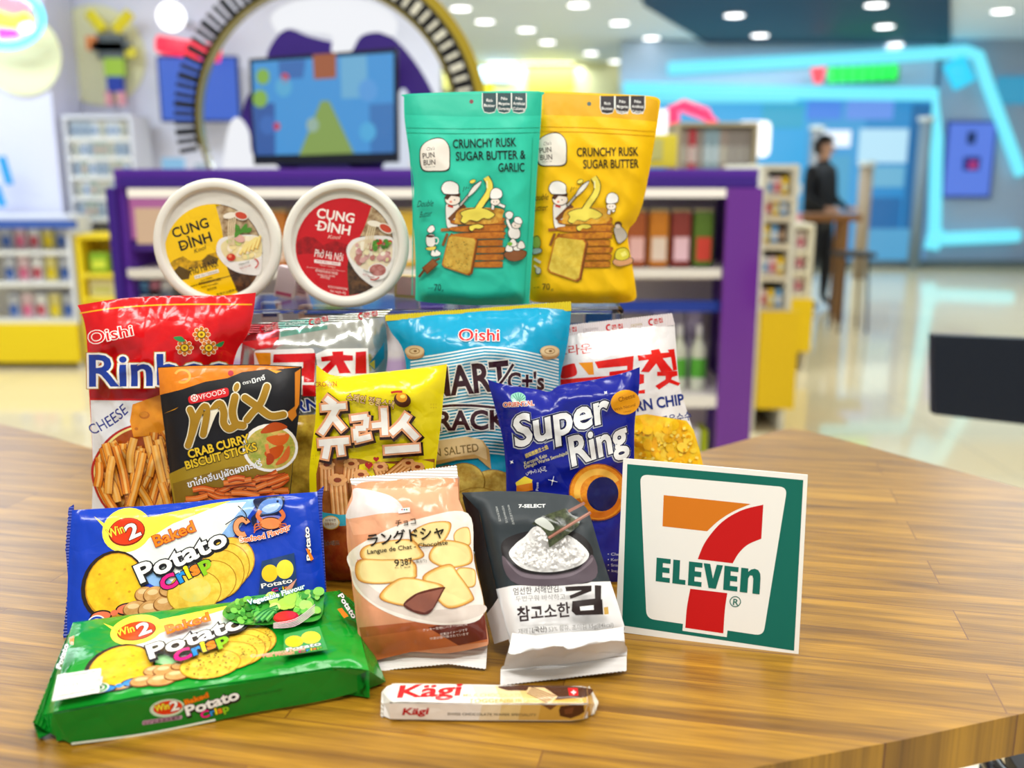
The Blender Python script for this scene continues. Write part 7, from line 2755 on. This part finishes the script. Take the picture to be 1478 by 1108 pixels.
# ====================================================================== dark panel at the right
dp = root_at('navy_panel', 1425, 600, 2.3, 'dark navy blank panel standing beyond the table at the right edge', 'panel')  # dark rectangle of unknown kind, built as a panel on a post
dp.location.z = 0
dL = np.array(dp.location)
pts = [(1348, 484), (1560, 492), (1560, 622), (1349, 598)]
board('panel', pxl(pts, 2.3, dL), 0, .03, mat('#101a2a', 'plain'), dp)
xq = W(1530, 600, 2.3)[0] - dL[0]
box('post', (xq, .05, .42), (.04, .04, .84), mat('#1c2028', 'metal'), dp, .004)
box('foot_plate', (xq, .05, .01), (.4, .4, .02), mat('#1c2028', 'metal'), dp, .004)
# stool under the near right edge of the table
sq = WZ(1475, 1102, .62)
so = empty('metal_stool', (sq[0] + .12, sq[1] - .02, 0), 'dark metal stool under the near right edge of the table', 'stool')
bm = bmesh.new()
tube(bm, [(.16 * math.cos(t), .16 * math.sin(t), .62) for t in np.linspace(0, 2 * math.pi, 29)[:-1]], .013, 10, True)
bm_obj('seat_ring', bm, mat('#303036', 'gloss'), so, smooth=True)
bm = bmesh.new()
tube(bm, [(0, 0, .60), (0, 0, .625)], .135, 28)
bm_obj('seat', bm, mat('#4a4a50', 'plain'), so)
for t in (45, 135, 225, 315):
    a = math.radians(t)
    bm = bmesh.new()
    tube(bm, [(.155 * math.cos(a), .155 * math.sin(a), .615), (.2 * math.cos(a), .2 * math.sin(a), .012)], .011, 8)
    bm_obj('leg', bm, mat('#303036', 'gloss'), so, smooth=True)

# ====================================================================== light
w = bpy.data.worlds.new('shop_ambient')  # added ambient fill, let in where the room shell stays open
sc.world = w
w.use_nodes = True
bg = w.node_tree.nodes['Background']
bg.inputs[0].default_value = (.93, .96, 1.0, 1)
bg.inputs[1].default_value = WORLD


def area(x, y, z, sx_, sy_, pw, rx=0, ry=0, color=(1, .98, .95)):
    l = bpy.data.lights.new('ceiling_panel', 'AREA')
    l.shape = 'RECTANGLE'
    l.size = sx_
    l.size_y = sy_
    l.energy = pw
    l.color = color
    o_ = bpy.data.objects.new('ceiling_panel', l)
    COL.objects.link(o_)
    o_.location = (x, y, z)
    o_.rotation_euler = (math.radians(rx), math.radians(ry), 0)
    return o_


for x, y, pw in ((-1.3, .2, 26), (.2, -.4, 30), (1.5, .6, 26), (0, 1.6, 16), (-1.8, 2.4, 14), (1.8, 2.6, 14)):
    area(x, y, CZ - .03, 1.2, .3, pw * KEY)
for x, y, pw in ((-4, 5.5, 60), (0, 5.5, 50), (4, 6, 40), (-3, 10, 60), (2, 12, 60), (0, 17, 80), (7, 10, 30), (4, 12.6, 40), (5.5, 9, 40)):  # added area lights, those near the entrance put in to brighten it
    area(x, y, CZ - .08, 2.4, 1.0, pw * 1.4, color=(.78, .9, 1))
